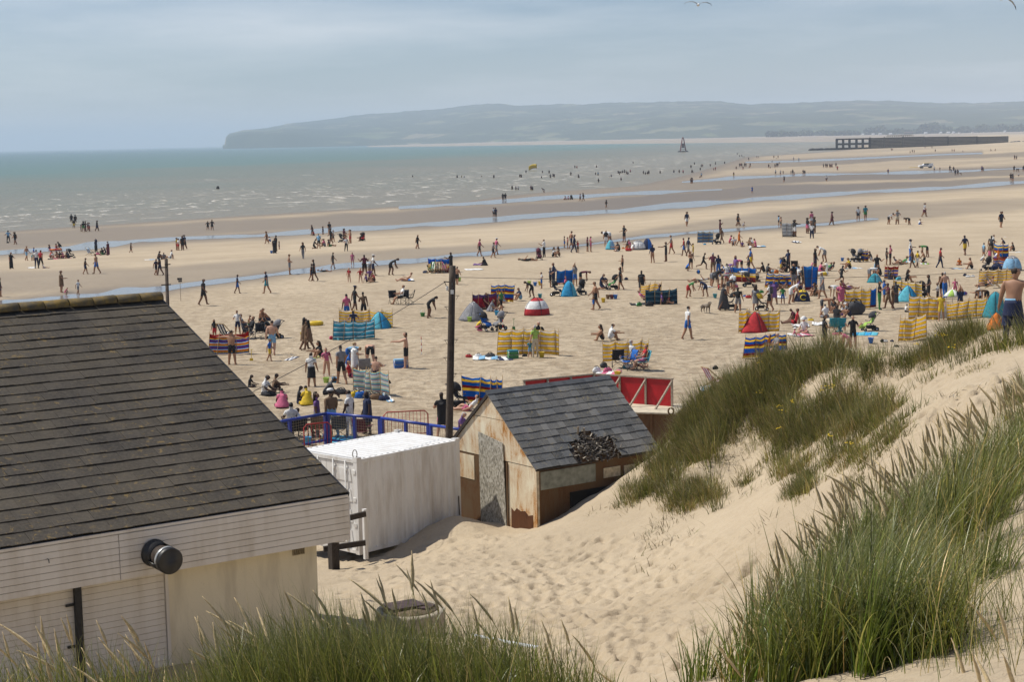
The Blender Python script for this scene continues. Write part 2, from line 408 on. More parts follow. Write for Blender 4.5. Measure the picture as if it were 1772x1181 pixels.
def grow(J, fat=1.0, head=1.0, subdiv=1):
    small = lambda n: n[:2] in ('f0', 'f1', 'f2', 'f3', 't0', 't1', 't2', 't3', 'th', 'tt') or n == 'nose'
    names = [n for n in J if not n.startswith('_') and not (subdiv == 0 and small(n))]
    idx = {n: i for i, n in enumerate(names)}
    me = bpy.data.meshes.new('figure'); me.from_pydata([J[n] for n in names], [(idx[a], idx[b]) for a, b, _ in EDG if a in idx and b in idx], [])
    ob = bpy.data.objects.new('figure', me); COL.objects.link(ob)
    sk = ob.modifiers.new('s', 'SKIN'); sk.branch_smoothing = .4
    for n in names:
        k = n if n in RAD else (n[:2] if n[:2] in RAD else None)
        r = RAD[k] if k else (.0085, .0085)
        if k in ('jaw', 'head', 'crown'): r = (r[0] * head, r[1] * head)
        elif k and k not in ('nose',): r = (r[0] * fat, r[1] * fat)
        me.skin_vertices[0].data[idx[n]].radius = r
    for i in range(len(names)): me.skin_vertices[0].data[i].use_root = (i == idx['pelvis'])
    sb = ob.modifiers.new('d', 'SUBSURF'); sb.levels = subdiv; sb.render_levels = subdiv
    dg = bpy.context.evaluated_depsgraph_get(); ev = ob.evaluated_get(dg)
    out = bpy.data.meshes.new_from_object(ev)
    bpy.data.objects.remove(ob); 
    return out
def color_regions(me, J):
    """material index per face: 0 skin 1 hair 2 top 3 sleeve 4 forearm 5 shorts 6 shin 7 foot"""
    A = np.array([J[a] for a, b, _ in EDG]); B = np.array([J[b] for a, b, _ in EDG]); tg = [t for _, _, t in EDG]
    N = np.array(J['_N']); hc = np.array(J['head'])
    mi = []
    D = B - A; L2 = (D * D).sum(1) + 1e-9
    for p in me.polygons:
        c = np.array(p.center); t = np.clip(((c - A) * D).sum(1) / L2, 0, 1)
        dd = np.linalg.norm(c - (A + t[:, None] * D), axis=1)
        # thick bones reach further
        bias = np.array([.10 if x == 2 else (.07 if x == 5 else (.05 if x in (1, 6, 3) else .02)) for x in tg])
        k = int(np.argmin(dd - bias)); g = tg[k]
        if g in (1, 0) and EDG[k][0] in ('neck', 'jaw', 'head'):
            q = N.T @ (c - hc)                               # head frame: -y is the face
            g = 1 if (q[2] > .035 or (q[1] > .0 and q[2] > -.075)) and EDG[k][1] != 'nose' else 0
            if q[2] < -.11: g = 0
        if g == 3 and t[k] > .62: g = 4
        if g == 5 and EDG[k][0][:2] == 'hi' and t[k] > .74: g = 6
        if g == 2 and EDG[k][0] == 'pelvis' and t[k] < .45: g = 5
        mi.append(g)
    me.polygons.foreach_set('material_index', mi); me.polygons.foreach_set('use_smooth', [True] * len(mi))
POSES = dict(
 stand=dict(hipL=(2, 4), hipR=(-3, 4), shL=(6, 9), shR=(-2, 10)), stand2=dict(hipL=(4, 8), hipR=(-4, 3), kneeL=8, side=3, shL=(10, 28), elL=75, shR=(3, 10), yawL=-25),
 hands=dict(hipL=(0, 7), hipR=(0, 7), shL=(-20, 38), elL=80, shR=(-20, 38), elR=80), fold=dict(shL=(30, 8), elL=95, shR=(30, 8), elR=95, yawL=35, yawR=35, hipL=(2, 5), hipR=(-2, 5)),
 walk=dict(hipL=(15, 3), hipR=(-11, 3), kneeL=6, kneeR=16, shL=(-20, 8), shR=(22, 8), elL=18, elR=25, lean=4), walk2=dict(hipL=(-13, 3), hipR=(12, 3), kneeL=20, kneeR=4, shL=(24, 8), shR=(-22, 8), elL=25, elR=18, lean=4),
 run=dict(hipL=(42, 2), hipR=(-30, 2), kneeL=45, kneeR=50, shL=(-35, 12), shR=(40, 12), elL=80, elR=80, lean=14), bend=dict(lean=88, hipL=(6, 7), hipR=(-4, 7), kneeL=8, kneeR=6, shL=(86, 4), shR=(80, 6), elL=8, elR=14, nod=10),
 dig=dict(lean=58, hipL=(30, 9), hipR=(0, 8), kneeL=38, kneeR=12, shL=(62, 3), shR=(58, 5), elL=20, elR=12, nod=10), crouch=dict(lean=38, hipL=(112, 14), hipR=(108, 14), kneeL=135, kneeR=132, shL=(60, 6), shR=(55, 6), elL=20, elR=20),
 sit=dict(lean=-10, hipL=(95, 9), hipR=(103, 8), kneeL=13, kneeR=32, shL=(-28, 12), shR=(-28, 12), elL=10, elR=12), sitk=dict(lean=14, hipL=(146, 10), hipR=(140, 8), kneeL=126, kneeR=121, shL=(62, 4), shR=(62, 4), elL=42, elR=40, yawL=15, yawR=15),
 cross=dict(tailor=True, lean=10, shL=(35, 8), shR=(35, 8), elL=50, elR=50, nod=12), kneel=dict(lean=18, hipL=(48, 7), hipR=(48, 7), kneeL=140, kneeR=140, shL=(40, 6), shR=(46, 6), elL=30, elR=25, nod=12),
 lie=dict(hipL=(4, 8), hipR=(22, 4), kneeL=6, kneeR=45, shL=(0, 30), shR=(20, 26), elL=10, elR=40, lay=-84), arms=dict(shL=(8, 86), shR=(8, 80), elL=6, elR=6, hipL=(2, 7), hipR=(-2, 7)),
 reach=dict(shL=(70, 2), shR=(66, 2), elL=18, elR=22, hipL=(3, 5), hipR=(-3, 5)), up=dict(shL=(150, 22), shR=(145, 20), elL=60, elR=65, hipL=(2, 5), hipR=(-2, 5)), chair=dict(lean=-14, hipL=(82, 6), hipR=(86, 6), kneeL=70, kneeR=62, shL=(22, 8), shR=(22, 8), elL=50, elR=45),
 recline=dict(lean=-44, hipL=(97, 7), hipR=(116, 6), kneeL=14, kneeR=58, shL=(-10, 14), shR=(10, 14), elL=35, elR=60, nod=25))
POSEWORD = dict(stand='standing', stand2='standing hand on hip', hands='standing with hands on hips', fold='standing with folded arms', walk='walking', walk2='walking', run='running', bend='bending right over', dig='stooping to dig', crouch='crouching', sit='sitting with legs out', sitk='sitting with knees up', cross='sitting cross-legged', kneel='kneeling', lie='lying down', arms='with arms spread', reach='holding arms forward', up='with raised arms', chair='sitting on a chair', recline='reclining')
PROTO = {}; LOW = False
def proto(pose, kid):
    key = (pose, kid, LOW)
    if key in PROTO: return PROTO[key]
    hd = 1.36 if kid else 1.14
    J = fk(head=hd, **POSES[pose]); me = grow(J, .96 if kid else 1.04, hd, 0 if LOW else 1); color_regions(me, J)
    co = np.zeros(len(me.vertices) * 3); me.vertices.foreach_get('co', co); co = co.reshape(-1, 3)
    z0 = co[:, 2].min(); co[:, 2] -= z0
    me.vertices.foreach_set('co', co.ravel()); me.update()
    for _ in range(8): me.materials.append(SKIN[0])
    for k in J:
        if not k.startswith('_'): J[k] = J[k] - Vector((0, 0, z0))
    PROTO[key] = (me, J, co[:, 2].max()); return PROTO[key]
for LOW in (False, True):
    for _p in POSES:
        for _k in (False, True): proto(_p, _k)
LOW = False
# ================================================================== the setting
# ---- streams left by the tide, traced as centre lines (pixel x, y, half width)
STREAMS = {
 'near': [(-200, 545, 4), (0, 527, 4), (60, 523, 6), (120, 516, 9), (200, 510, 11), (250, 505, 8), (300, 498, 5), (340, 492, 4), (420, 482, 4.5), (500, 471, 4), (560, 465, 4.5), (640, 458, 4.5), (720, 452, 3.8),
          (740, 449, 4.5), (800, 441, 2.8), (860, 437, 3), (920, 433, 3.2), (980, 428, 2), (1040, 420, 2), (1120, 410, 3.2), (1180, 405, 2.4), (1250, 400, 3), (1300, 396, 3), (1420, 388, 2.8), (1500, 380, 2), (1520, 379, 0.8)],
 'middle': [(-200, 446, 4), (0, 438, 4.5), (60, 434, 4), (120, 430, 3), (150, 426, 5.5), (200, 420, 5), (300, 414, 4), (400, 410, 3), (480, 406, 4), (560, 399, 5), (640, 394, 4.5), (740, 389, 4), (840, 382, 5),
            (900, 376, 4.5), (1000, 370, 4), (1100, 363, 4.5), (1200, 354, 4.5), (1300, 345, 4), (1400, 338, 3.5), (1500, 332, 3.5), (1600, 327, 3), (1700, 321, 3), (1772, 316, 3), (1950, 306, 3)],
 'far': [(690, 358, 4), (760, 355, 4), (880, 349, 4), (960, 342, 3), (1060, 337, 2.6), (1180, 331, 2.6), (1250, 328, 0.8)],
 'farther': [(1180, 315, 1.0), (1265, 309, 2.5), (1380, 304, 2.4), (1480, 301, 2), (1590, 298, 2.2), (1772, 291, 2), (1950, 284, 2)],
 'farthest': [(1290, 281, 1.0), (1440, 277, 2.0), (1560, 271, 1.4), (1700, 265, 1)],
}
BANDS = [  # wet sand: (pixel x, y, half height, how wet)
 [(-200, 500, 22, .55), (0, 490, 18, .55), (300, 476, 13, .55), (700, 442, 11, .6), (1000, 424, 8, .5), (1280, 386, 12, .55), (1440, 371, 14, .7), (1600, 364, 12, .6), (1772, 353, 9, .45), (1900, 345, 9, .4)],
 [(-200, 430, 15, .8), (0, 418, 14, .8), (400, 393, 11, .8), (800, 371, 12, .9), (1100, 352, 11, 1), (1300, 331, 10, 1), (1500, 323, 6, 1), (1772, 311, 5, .8), (1900, 303, 5, .8)],
 [(700, 356, 9, .7), (900, 345, 9, .8), (1180, 321, 9, .8), (1440, 308, 5, 1), (1600, 304, 5, 1), (1772, 298, 4, .8), (1900, 290, 4, .8)],
 [(1250, 290, 5, .7), (1500, 277, 4, .9), (1772, 267, 3, .7), (1900, 262, 3, .7)],
]
def wetness(px, py):
    w = np.zeros(px.shape)
    wob = 3.0 * fbm(px / 60.0, py / 9.0, 3)
    for s in STREAMS.values():
        a = np.array(s, float)
        cy = np.interp(px, a[:, 0], a[:, 1], left=-999, right=-999); hw = np.interp(px, a[:, 0], a[:, 2])
        w = np.maximum(w, 0.95 * np.exp(-((py - cy + wob * .5) / (hw * 1.7 + 3.0)) ** 2))
    for s in BANDS:
        a = np.array(s, float)
        cy = np.interp(px, a[:, 0], a[:, 1], left=-999, right=-999); hw = np.interp(px, a[:, 0], a[:, 2]); st = np.interp(px, a[:, 0], a[:, 3])
        d = np.abs(py - cy + wob) / (hw * 1.3)
        w = np.maximum(w, st * (1 - smooth(0.55, 1.25, d)))
    return w

def make_ground():
    ang = np.concatenate([np.linspace(-40, -19, 26)[:-1], np.linspace(-19, 19, 400), np.linspace(19, 40, 26)[1:]])
    rr = np.concatenate([np.arange(0.5, 19, 0.14), np.arange(19, 56, 0.11), np.arange(56, 120, 0.5), np.geomspace(120, 4200, 330)])
    A, Rr = np.meshgrid(np.tan(np.radians(ang)), rr)
    X = A * Rr; Y = Rr
    Z = height(X, Y)
    u = shore_dist(X, Y)
    P0 = np.stack([X, Y, Z], -1).reshape(-1, 3)
    px, py = project(P0); px = px.reshape(X.shape); py = py.reshape(X.shape)
    wet = np.where(Y > 110, wetness(px, py), 0.0)
    # relief: wind ripples and slumps on the dune, trampled sand on the beach
    near = 1 - smooth(50, 75, Y)
    Z = Z + near * (0.10 * fbm(X * .55, Y * .55, 3) + 0.055 * fbm(X * 2.3, Y * 2.3, 3))
    rip = np.sin((X * 0.9 + Y * 1.5) * 5.2 + 4.0 * fbm(X * .8, Y * .8, 3))
    Z = Z + near * 0.010 * rip * smooth(-.1, .3, fbm(X * .3 + 9, Y * .3, 2))
    mid = smooth(56, 66, Y) * (1 - smooth(260, 420, Y))
    Z = Z + mid * smooth(40, 130, u) * (1 - np.minimum(1, wet * 1.6)) * (0.05 * fbm(X * 1.1, Y * .8, 2) + 0.10 * fbm(X * .16, Y * .16, 2))
    # footprints: pits with a raised lip, in trails down the sand and scattered
    r2 = np.random.default_rng(3)
    pits = []
    def trail(a, b, n, wob):
        a = np.array(a); b = np.array(b)
        d = (b - a) / np.linalg.norm(b - a); pr = np.array([-d[1], d[0]])
        for i in range(n):
            p = a + (b - a) * (i + .3 * r2.random()) / n + pr * ((.13 if i % 2 else -.13) + wob * math.sin(i * .31) + .1 * r2.normal())
            pits.append((p[0], p[1], math.atan2(d[1], d[0])))
    g = lambda x, y: ground(x, y)[:2]
    for a, b, n, w in [((860, 1170), (960, 930), 34, .3), ((1150, 1170), (1020, 930), 34, .4), ((1000, 1040), (700, 960), 26, .4), ((780, 1120), (1180, 1000), 30, .5), ((1300, 990), (1010, 960), 26, .3),
                       ((1760, 655), (1480, 830), 34, .4), ((1740, 700), (1600, 760), 14, .4), ((1480, 850), (1160, 1040), 34, .4), ((1100, 930), (960, 1170), 30, .6), ((820, 960), (1120, 1130), 34, .4)]:
        trail(g(*a), g(*b), n, w)
    for i in range(1300):
        q = g(r2.uniform(590, 1400), r2.uniform(930, 1180)); pits.append((q[0], q[1], r2.uniform(0, 3.1)))
    for i in range(120):
        q = g(r2.uniform(1560, 1790), r2.uniform(640, 740)); pits.append((q[0], q[1], r2.uniform(0, 3.1)))
    i0 = np.searchsorted(rr, 19); i1 = np.searchsorted(rr, 56)
    for (x, y, th) in pits:
        if not (19.5 < y < 55): continue
        ia = np.searchsorted(rr, y - .5); ib = np.searchsorted(rr, y + .5)
        ja = np.searchsorted(ang, math.degrees(math.atan2(x - .5, y))); jb = np.searchsorted(ang, math.degrees(math.atan2(x + .5, y)))
        xx = X[ia:ib, ja:jb] - x; yy = Y[ia:ib, ja:jb] - y
        c, s_ = math.cos(th), math.sin(th); p = (xx * c + yy * s_) / .16; q = (-xx * s_ + yy * c) / .10
        d2 = p * p + q * q
        Z[ia:ib, ja:jb] += -0.075 * np.exp(-d2) + 0.028 * np.exp(-(np.sqrt(d2) - 1.7) ** 2 * 2.2)
    P = np.stack([X, Y, Z], -1)
    wet = np.maximum(wet, 0.9 * (1 - smooth(0, 26 + 10 * fbm(X * .02, Y * .02, 2), u)) * (Y > 100))
    wet = np.maximum(wet, (Y > 110) * (.34 + .25 * fbm(X * .012, Y * .02, 3)) * (1 - smooth(70, 135, u + 30 * fbm(X * .01, Y * .01, 2))))
    # damp hollows on the middle beach
    wet = np.maximum(wet, 0.42 * smooth(.02, .4, fbm(X * .02 + 3, Y * .035, 3)) * smooth(120, 200, Y) * (1 - smooth(100, 160, u) * .7))
    tread = smooth(46, 66, Y) * (1 - smooth(75, 190, Y)) * smooth(95, 150, u)
    ni, nj = X.shape
    idx = np.arange(ni * nj).reshape(ni, nj)
    F = np.stack([idx[:-1, :-1], idx[:-1, 1:], idx[1:, 1:], idx[1:, :-1]], -1).reshape(-1, 4)
    m = NT('sand')
    co = m.n('ShaderNodeTexCoord').outputs['Object']
    wa = m.n('ShaderNodeAttribute', attribute_name='wet').outputs['Fac']
    tr = m.n('ShaderNodeAttribute', attribute_name='tread').outputs['Fac']
    big = m.noise(co, 0.13, 5); fine = m.noise(co, 9.0, 6, .65); grain = m.noise(co, 55.0, 3, .7); med = m.noise(co, 1.6, 6, .62)
    c = m.ramp(big, [(.3, (.40, .325, .225)), (.7, (.52, .43, .305))])
    c = m.mix(m.math('MULTIPLY', m.ramp(fine, [(.38, (1, 1, 1)), (.62, (0, 0, 0))]), .22), c, (.33, .235, .14))
    c = m.mix(m.math('MULTIPLY', m.ramp(grain, [(.35, (1, 1, 1)), (.6, (0, 0, 0))]), .25), c, (.36, .27, .165))
    c = m.mix(m.math('MULTIPLY', m.math('MULTIPLY', m.ramp(med, [(.42, (1, 1, 1)), (.56, (0, 0, 0))]), m.math('ADD', m.math('MULTIPLY', tr, .8), .12)), .75), c, (.26, .195, .125))
    c = m.mix(wa, c, (.170, .138, .102))
    rough = m.math('SUBTRACT', .95, m.math('MULTIPLY', wa, .42))
    h = m.math('ADD', m.math('MULTIPLY', med, m.math('MULTIPLY', tr, 3.0)), m.math('ADD', m.math('MULTIPLY', fine, .45), m.math('MULTIPLY', grain, .05)))
    fade = m.math('SUBTRACT', 1.0, m.math('MULTIPLY', wa, .85))
    bp = m.n('ShaderNodeBump', {'Height': h, 'Strength': fade, 'Distance': 0.10}).outputs[0]
    m.set(Base_Color=c, Roughness=rough, Normal=bp, Specular_IOR_Level=0.25)
    me = mesh_np('ground', P.reshape(-1, 3), F, [m.m], True, {'wet': ('POINT', 'FLOAT', wet), 'tread': ('POINT', 'FLOAT', tread)})
    o = link('beach_ground', me); tag(o, kind='structure')
    o['label'] = 'pale sandy beach and dune slope with footprints and damp patches'
    return o
make_ground()

# ---- sea
def make_sea():
    ang = np.linspace(-50, 60, 160); rr = np.concatenate([np.geomspace(150, 5000, 240), np.geomspace(5200, 90000, 30)])
    A, Rr = np.meshgrid(np.radians(ang), rr)
    X = np.sin(A) * Rr; Y = np.cos(A) * Rr
    u = -shore_dist(X, Y)
    sw = (1 - smooth(700, 1500, Rr)) * smooth(4, 40, u)
    Z = sw * 0.16 * np.maximum(0, np.sin(u * .23 + 2.2 * fbm(X * .02, Y * .02, 3))) ** 3
    idx = np.arange(X.size).reshape(X.shape)
    F = np.stack([idx[:-1, :-1], idx[:-1, 1:], idx[1:, 1:], idx[1:, :-1]], -1).reshape(-1, 4)
    m = NT('sea_water')
    co = m.n('ShaderNodeTexCoord').outputs['Object']
    off = m.n('ShaderNodeAttribute', attribute_name='offshore').outputs['Fac']   # distance from the water's edge, metres
    wig = m.noise(co, .006, 4)
    offw = m.math('ADD', off, m.math('MULTIPLY', m.math('SUBTRACT', wig, .5), 420.0))
    t = m.math('DIVIDE', offw, 3000.0, True)
    c = m.ramp(t, [(0, (.20, .170, .108)), (.05, (.172, .158, .098)), (.10, (.135, .145, .088)), (.15, (.085, .148, .106)), (.35, (.072, .136, .114)), (1.0, (.045, .105, .102))])
    # broken foam crests, running along the shore, thick near the breakers
    v = m.n('ShaderNodeVectorRotate', {'Vector': co, 'Angle': R_(-24)}, rotation_type='Z_AXIS').outputs[0]
    v1 = m.n('ShaderNodeMapping', {'Vector': v, 'Scale': (.42, .13, 1)}).outputs[0]
    f1 = m.noise(v1, 1.0, 6, .62, .4)
    v2 = m.n('ShaderNodeMapping', {'Vector': v, 'Scale': (.075, .022, 1)}).outputs[0]
    f2 = m.noise(v2, 1.0, 5, .6, .5)
    nearb = m.ramp(m.math('DIVIDE', off, 260.0, True), [(0, (0, 0, 0)), (.06, (.2, .2, .2)), (.16, (.75, .75, .75)), (.45, (.6, .6, .6)), (1, (0, 0, 0))])
    th = m.math('SUBTRACT', .68, m.math('MULTIPLY', nearb, .14))
    foam1 = m.math('MULTIPLY', m.math('SUBTRACT', f1, th), 14.0, True)
    foam2 = m.math('MULTIPLY', m.math('SUBTRACT', f2, .675), 18.0, True)
    # breakers: long crests that follow the water's edge
    wv = m.noise(m.n('ShaderNodeMapping', {'Vector': v, 'Scale': (.02, .006, 1)}).outputs[0], 1.0, 4)
    ph = m.math('ADD', m.math('DIVIDE', off, 26.0), m.math('MULTIPLY', wv, 5.0))
    crest = m.math('MULTIPLY', m.math('SUBTRACT', m.math('SINE', m.math('MULTIPLY', ph, 6.283)), .90), 9.0, True)
    zone = m.ramp(m.math('DIVIDE', off, 160.0, True), [(0, (0, 0, 0)), (.04, (.5, .5, .5)), (.15, (1, 1, 1)), (.55, (.9, .9, .9)), (1, (0, 0, 0))])
    brk = m.math('MULTIPLY', m.math('MULTIPLY', crest, zone), m.ramp(m.noise(v1, .35, 4), [(.46, (0, 0, 0)), (.56, (1, 1, 1))]))
    foam2 = m.math('MAXIMUM', foam2, brk)
    foam = m.math('MAXIMUM', foam1, foam2, True)
    c2 = m.mix(m.math('MULTIPLY', foam, .62), c, (.74, .72, .68))
    vw = m.n('ShaderNodeMapping', {'Vector': v, 'Scale': (.55, .16, 1)}).outputs[0]
    b1 = m.noise(vw, 1.0, 5, .6); b0 = m.noise(v1, 1.0, 3, .5)
    bp = m.n('ShaderNodeBump', {'Height': m.math('ADD', m.math('MULTIPLY', b1, .5), m.math('MULTIPLY', b0, 1.2)), 'Strength': .9, 'Distance': .55}).outputs[0]
    m.set(Base_Color=c2, Roughness=m.math('ADD', .28, m.math('MULTIPLY', foam, .5)), Normal=bp, Specular_IOR_Level=.04)
    me = mesh_np('sea', np.stack([X, Y, Z], -1).reshape(-1, 3), F, [m.m], True, {'offshore': ('POINT', 'FLOAT', u)})
    o = link('sea', me); tag(o, 'green grey sea with brown shallows and small breaking waves', kind='structure')
make_sea()

# ---- streams: thin sheets of water lying in the runnels
def make_streams():
    m = NT('stream_water')
    co = m.n('ShaderNodeTexCoord').outputs['Object']
    b = m.noise(m.n('ShaderNodeMapping', {'Vector': co, 'Scale': (1.2, 1.2, 1)}).outputs[0], 1.5, 4)
    m.set(Base_Color=(.20, .19, .175), Roughness=.16, Normal=m.bump(b, .35, .05), Specular_IOR_Level=.9, IOR=1.5)
    r2 = np.random.default_rng(8)
    for nm, pts in STREAMS.items():
        a = np.array(pts, float)
        xs = np.arange(a[0, 0], a[-1, 0] + 1, 5.0)
        cy = np.interp(xs, a[:, 0], a[:, 1]); hw = np.interp(xs, a[:, 0], a[:, 2])
        k = np.ones(5) / 5
        cy = np.convolve(np.pad(cy, 2, 'edge'), k, 'valid')
        cy += .8 * fbm(xs / 90., xs * 0 + len(nm), 3)
        up = hw * np.maximum(.1, 0.9 + 1.1 * fbm(xs / 75., xs * 0 + 3.3 * len(nm), 3)); lo = hw * np.maximum(.1, 0.9 + 1.1 * fbm(xs / 60., xs * 0 + 7.7 * len(nm), 3))
        P = []
        f = np.linspace(0, 1, 5)[None, :]
        yy = (cy - np.maximum(up, .3))[:, None] * (1 - f) + (cy + np.maximum(lo, .3))[:, None] * f
        G = ground_many(np.repeat(xs[:, None], 5, 1), yy); G[..., 2] += .012 + .00002 * G[..., 1]
        P = G.tolist()
        ob = MB().grid(P).build('stream', m.m)
        tag(ob, f'shallow tidal stream on the sand, the {nm} one to the dunes' if nm != 'near' else 'shallow tidal stream winding over the sand nearest the dunes', kind='structure')
make_streams()

# ---- the headland and the hills behind the bay
def make_hills():
    prof = np.array([(380, 0), (399, 1), (402, 14), (408, 20), (432, 25), (470, 27), (520, 36), (560, 39), (600, 43), (640, 47), (690, 49), (720, 51), (760, 52), (800, 56), (830, 60), (872, 61.5), (900, 57), (950, 57), (1000, 57),
                     (1060, 57.5), (1140, 58), (1200, 58), (1250, 57), (1300, 50), (1340, 51), (1400, 51.5), (1480, 53), (1540, 51), (1600, 47), (1660, 45), (1700, 44), (1740, 45), (1772, 46), (1900, 48), (2100, 44), (2500, 40)], float)
    xs = np.concatenate([np.arange(396, 420, 1.5), np.arange(420, 2500, 3.2)])
    sil = np.interp(xs, prof[:, 0], prof[:, 1])
    NR = 40
    V = np.zeros((NR, len(xs), 3)); grn = np.zeros((NR, len(xs)))
    for i in range(NR):
        t = i / (NR - 1)
        Yn = 7600 - 2200 * smooth(500, 1500, xs); Yf = Yn + 3800
        Y = Yn + (Yf - Yn) * t
        X = (xs - 886) / FPX * Y
        top = sil / FPX * Yf + CAMZ
        lump = smooth(405, 460, xs)
        shape = np.clip(t / .97, 0, 1) ** 0.85
        cliff = 1 - smooth(398, 640, xs)
        hgt = top * ((1 - cliff) * shape + cliff * (0.55 * smooth(0, .05, t) + .45 * shape))
        hgt = hgt * (1 + .22 * lump * (1 - t) * fbm(X * .0016, Y * .0016, 4)) + lump * smooth(0, .08, t) * 9.0 * fbm(X * .014, Y * .014, 3)
        if i == 0: hgt = hgt * 0 - 1
        V[i] = np.stack([X, Y, np.maximum(hgt, -1)], -1)
        grn[i] = t
    idx = np.arange(NR * len(xs)).reshape(NR, len(xs))
    F = np.stack([idx[:-1, :-1], idx[:-1, 1:], idx[1:, 1:], idx[1:, :-1]], -1).reshape(-1, 4)
    m = NT('hill_land'); co = m.n('ShaderNodeTexCoord').outputs['Object']
    vo = m.n('ShaderNodeTexVoronoi', {'Vector': m.n('ShaderNodeMapping', {'Vector': co, 'Scale': (.0055, .0035, .0)}).outputs[0], 'Scale': 1.0}).outputs['Color']
    sv = m.n('ShaderNodeSeparateColor', {'Color': vo}).outputs[0]
    field = m.ramp(sv, [(.0, (.045, .06, .03)), (.52, (.05, .065, .032)), (.56, (.10, .12, .055)), (.75, (.14, .14, .075)), (.9, (.18, .16, .10))], 'CONSTANT')
    wood = m.ramp(m.noise(co, .004, 5, .6), [(.45, (0, 0, 0)), (.53, (1, 1, 1))])
    c = m.mix(wood, field, (.035, .05, .026))
    nz = m.n('ShaderNodeSeparateXYZ', {'Vector': m.n('ShaderNodeNewGeometry').outputs['Normal']}).outputs[2]
    rock = m.ramp(nz, [(.35, (1, 1, 1)), (.62, (0, 0, 0))])
    c = m.mix(rock, c, m.ramp(m.noise(co, .02, 4), [(.35, (.20, .17, .12)), (.6, (.36, .31, .23))]))
    m.set(Base_Color=c, Roughness=.95, Specular_IOR_Level=.05)
    o = link('headland_hills', mesh_np('headland_hills', V.reshape(-1, 3), F, [m.m], False))
    tag(o, 'long wooded headland and hazy hills beyond the bay', kind='structure')
    # low shingle shore in front of the hills
    P = []
    for x in np.arange(560, 2300, 12.0):
        Yn = float(np.interp(x, [560, 900, 1180, 1400, 2300], [5100, 4200, 3300, 2700, 2600])); Yf = Yn + 3600
        row = []
        for t in np.linspace(0, 1, 9):
            Y = Yn + (Yf - Yn) * t; X = (x - 886) / FPX * Y
            z = -1 + 6.5 * float(smooth(0, .25, t)) * float(smooth(560, 900, x)) + 1.2 * float(fbm(np.array(X * .01), np.array(Y * .01), 3)) * float(smooth(0, .2, t)) * min(1, (x - 560) / 300)
            row.append((X, Y, z))
        P.append(row)
    m2 = mat('shingle', (.36, .30, .235), .95, vscale=.02, color2=(.24, .20, .15))
    tag(MB().grid(P).build('shingle_shore', m2), 'low pinkish shingle shore below the hills across the bay', kind='structure')
make_hills()

# ---- air: pale haze over sea, beach and hills
def make_haze():
    mb = MB(); mb.box((1000, 19000, 139), (60000, 38400, 290))
    m = bpy.data.materials.new('haze_air'); m.use_nodes = True; t = m.node_tree; t.nodes.clear()
    v = t.nodes.new('ShaderNodeVolumePrincipled'); v.inputs['Density'].default_value = HAZE_DENSITY
    v.inputs['Color'].default_value = (.74, .86, 1.0, 1); v.inputs['Anisotropy'].default_value = 0.0
    out = t.nodes.new('ShaderNodeOutputMaterial'); t.links.new(v.outputs[0], out.inputs['Volume'])
    o = mb.build('haze', m); tag(o, 'pale summer haze over the bay', kind='stuff')
    o.display_type = 'WIRE'
HAZE_DENSITY = 1.2e-4
make_haze()
# ================================================================== buildings and fixed things
AX = Vector((.808, .589, 0)).normalized(); NX = Vector((AX.y, -AX.x, 0)); UP = Vector((0, 0, 1))
def onplane(px, py, p0, nrm):
    d = Vector(raydir(px, py)); c = Vector((0, 0, CAMZ)); p0 = Vector(p0); nrm = Vector(nrm)
    return c + d * ((p0 - c).dot(nrm) / d.dot(nrm))

# ---- materials
def mat_slate(name, base, base2, lichen, lich_amt, vary=.3):
    m = NT(name); pos = m.n('ShaderNodeNewGeometry').outputs['Position']; rnd = m.n('ShaderNodeObjectInfo').outputs['Random']
    big = m.noise(pos, .9, 5, .6); fine = m.noise(pos, 22, 5, .7)
    c = m.mix(m.ramp(big, [(.35, (0, 0, 0)), (.65, (1, 1, 1))]), base, base2)
    at_ = m.n('ShaderNodeAttribute', attribute_name='tone').outputs['Fac']
    v = m.math('ADD', 1.0 - vary * .5, m.math('MULTIPLY', m.math('FRACT', m.math('ADD', rnd, at_)), vary))
    c = m.mix(1.0, c, m.n('ShaderNodeCombineColor', {0: v, 1: v, 2: v}).outputs[0], 'MULTIPLY')
    c = m.mix(m.math('MULTIPLY', m.ramp(fine, [(.42, (0, 0, 0)), (.7, (1, 1, 1))]), .35), c, tuple(min(1, x * 2.1) for x in base2))
    l1 = m.noise(pos, 9.0, 6, .7, .6); l2 = m.noise(pos, 1.1, 3)
    lm = m.math('MULTIPLY', m.ramp(l1, [(.57, (0, 0, 0)), (.64, (1, 1, 1))]), m.ramp(l2, [(.38, (0, 0, 0)), (.56, (1, 1, 1))]))
    c = m.mix(m.math('MULTIPLY', lm, lich_amt), c, lichen)
    m.set(Base_Color=c, Roughness=.75, Normal=m.bump(fine, .5, .012), Specular_IOR_Level=.12)
    return m.m
M_SLATE = mat_slate('roof_slate', (.040, .036, .032), (.072, .061, .046), (.22, .15, .055), .6)
M_SLATE2 = mat_slate('shed_slate', (.085, .09, .095), (.145, .14, .13), (.26, .21, .11), .7, .75)
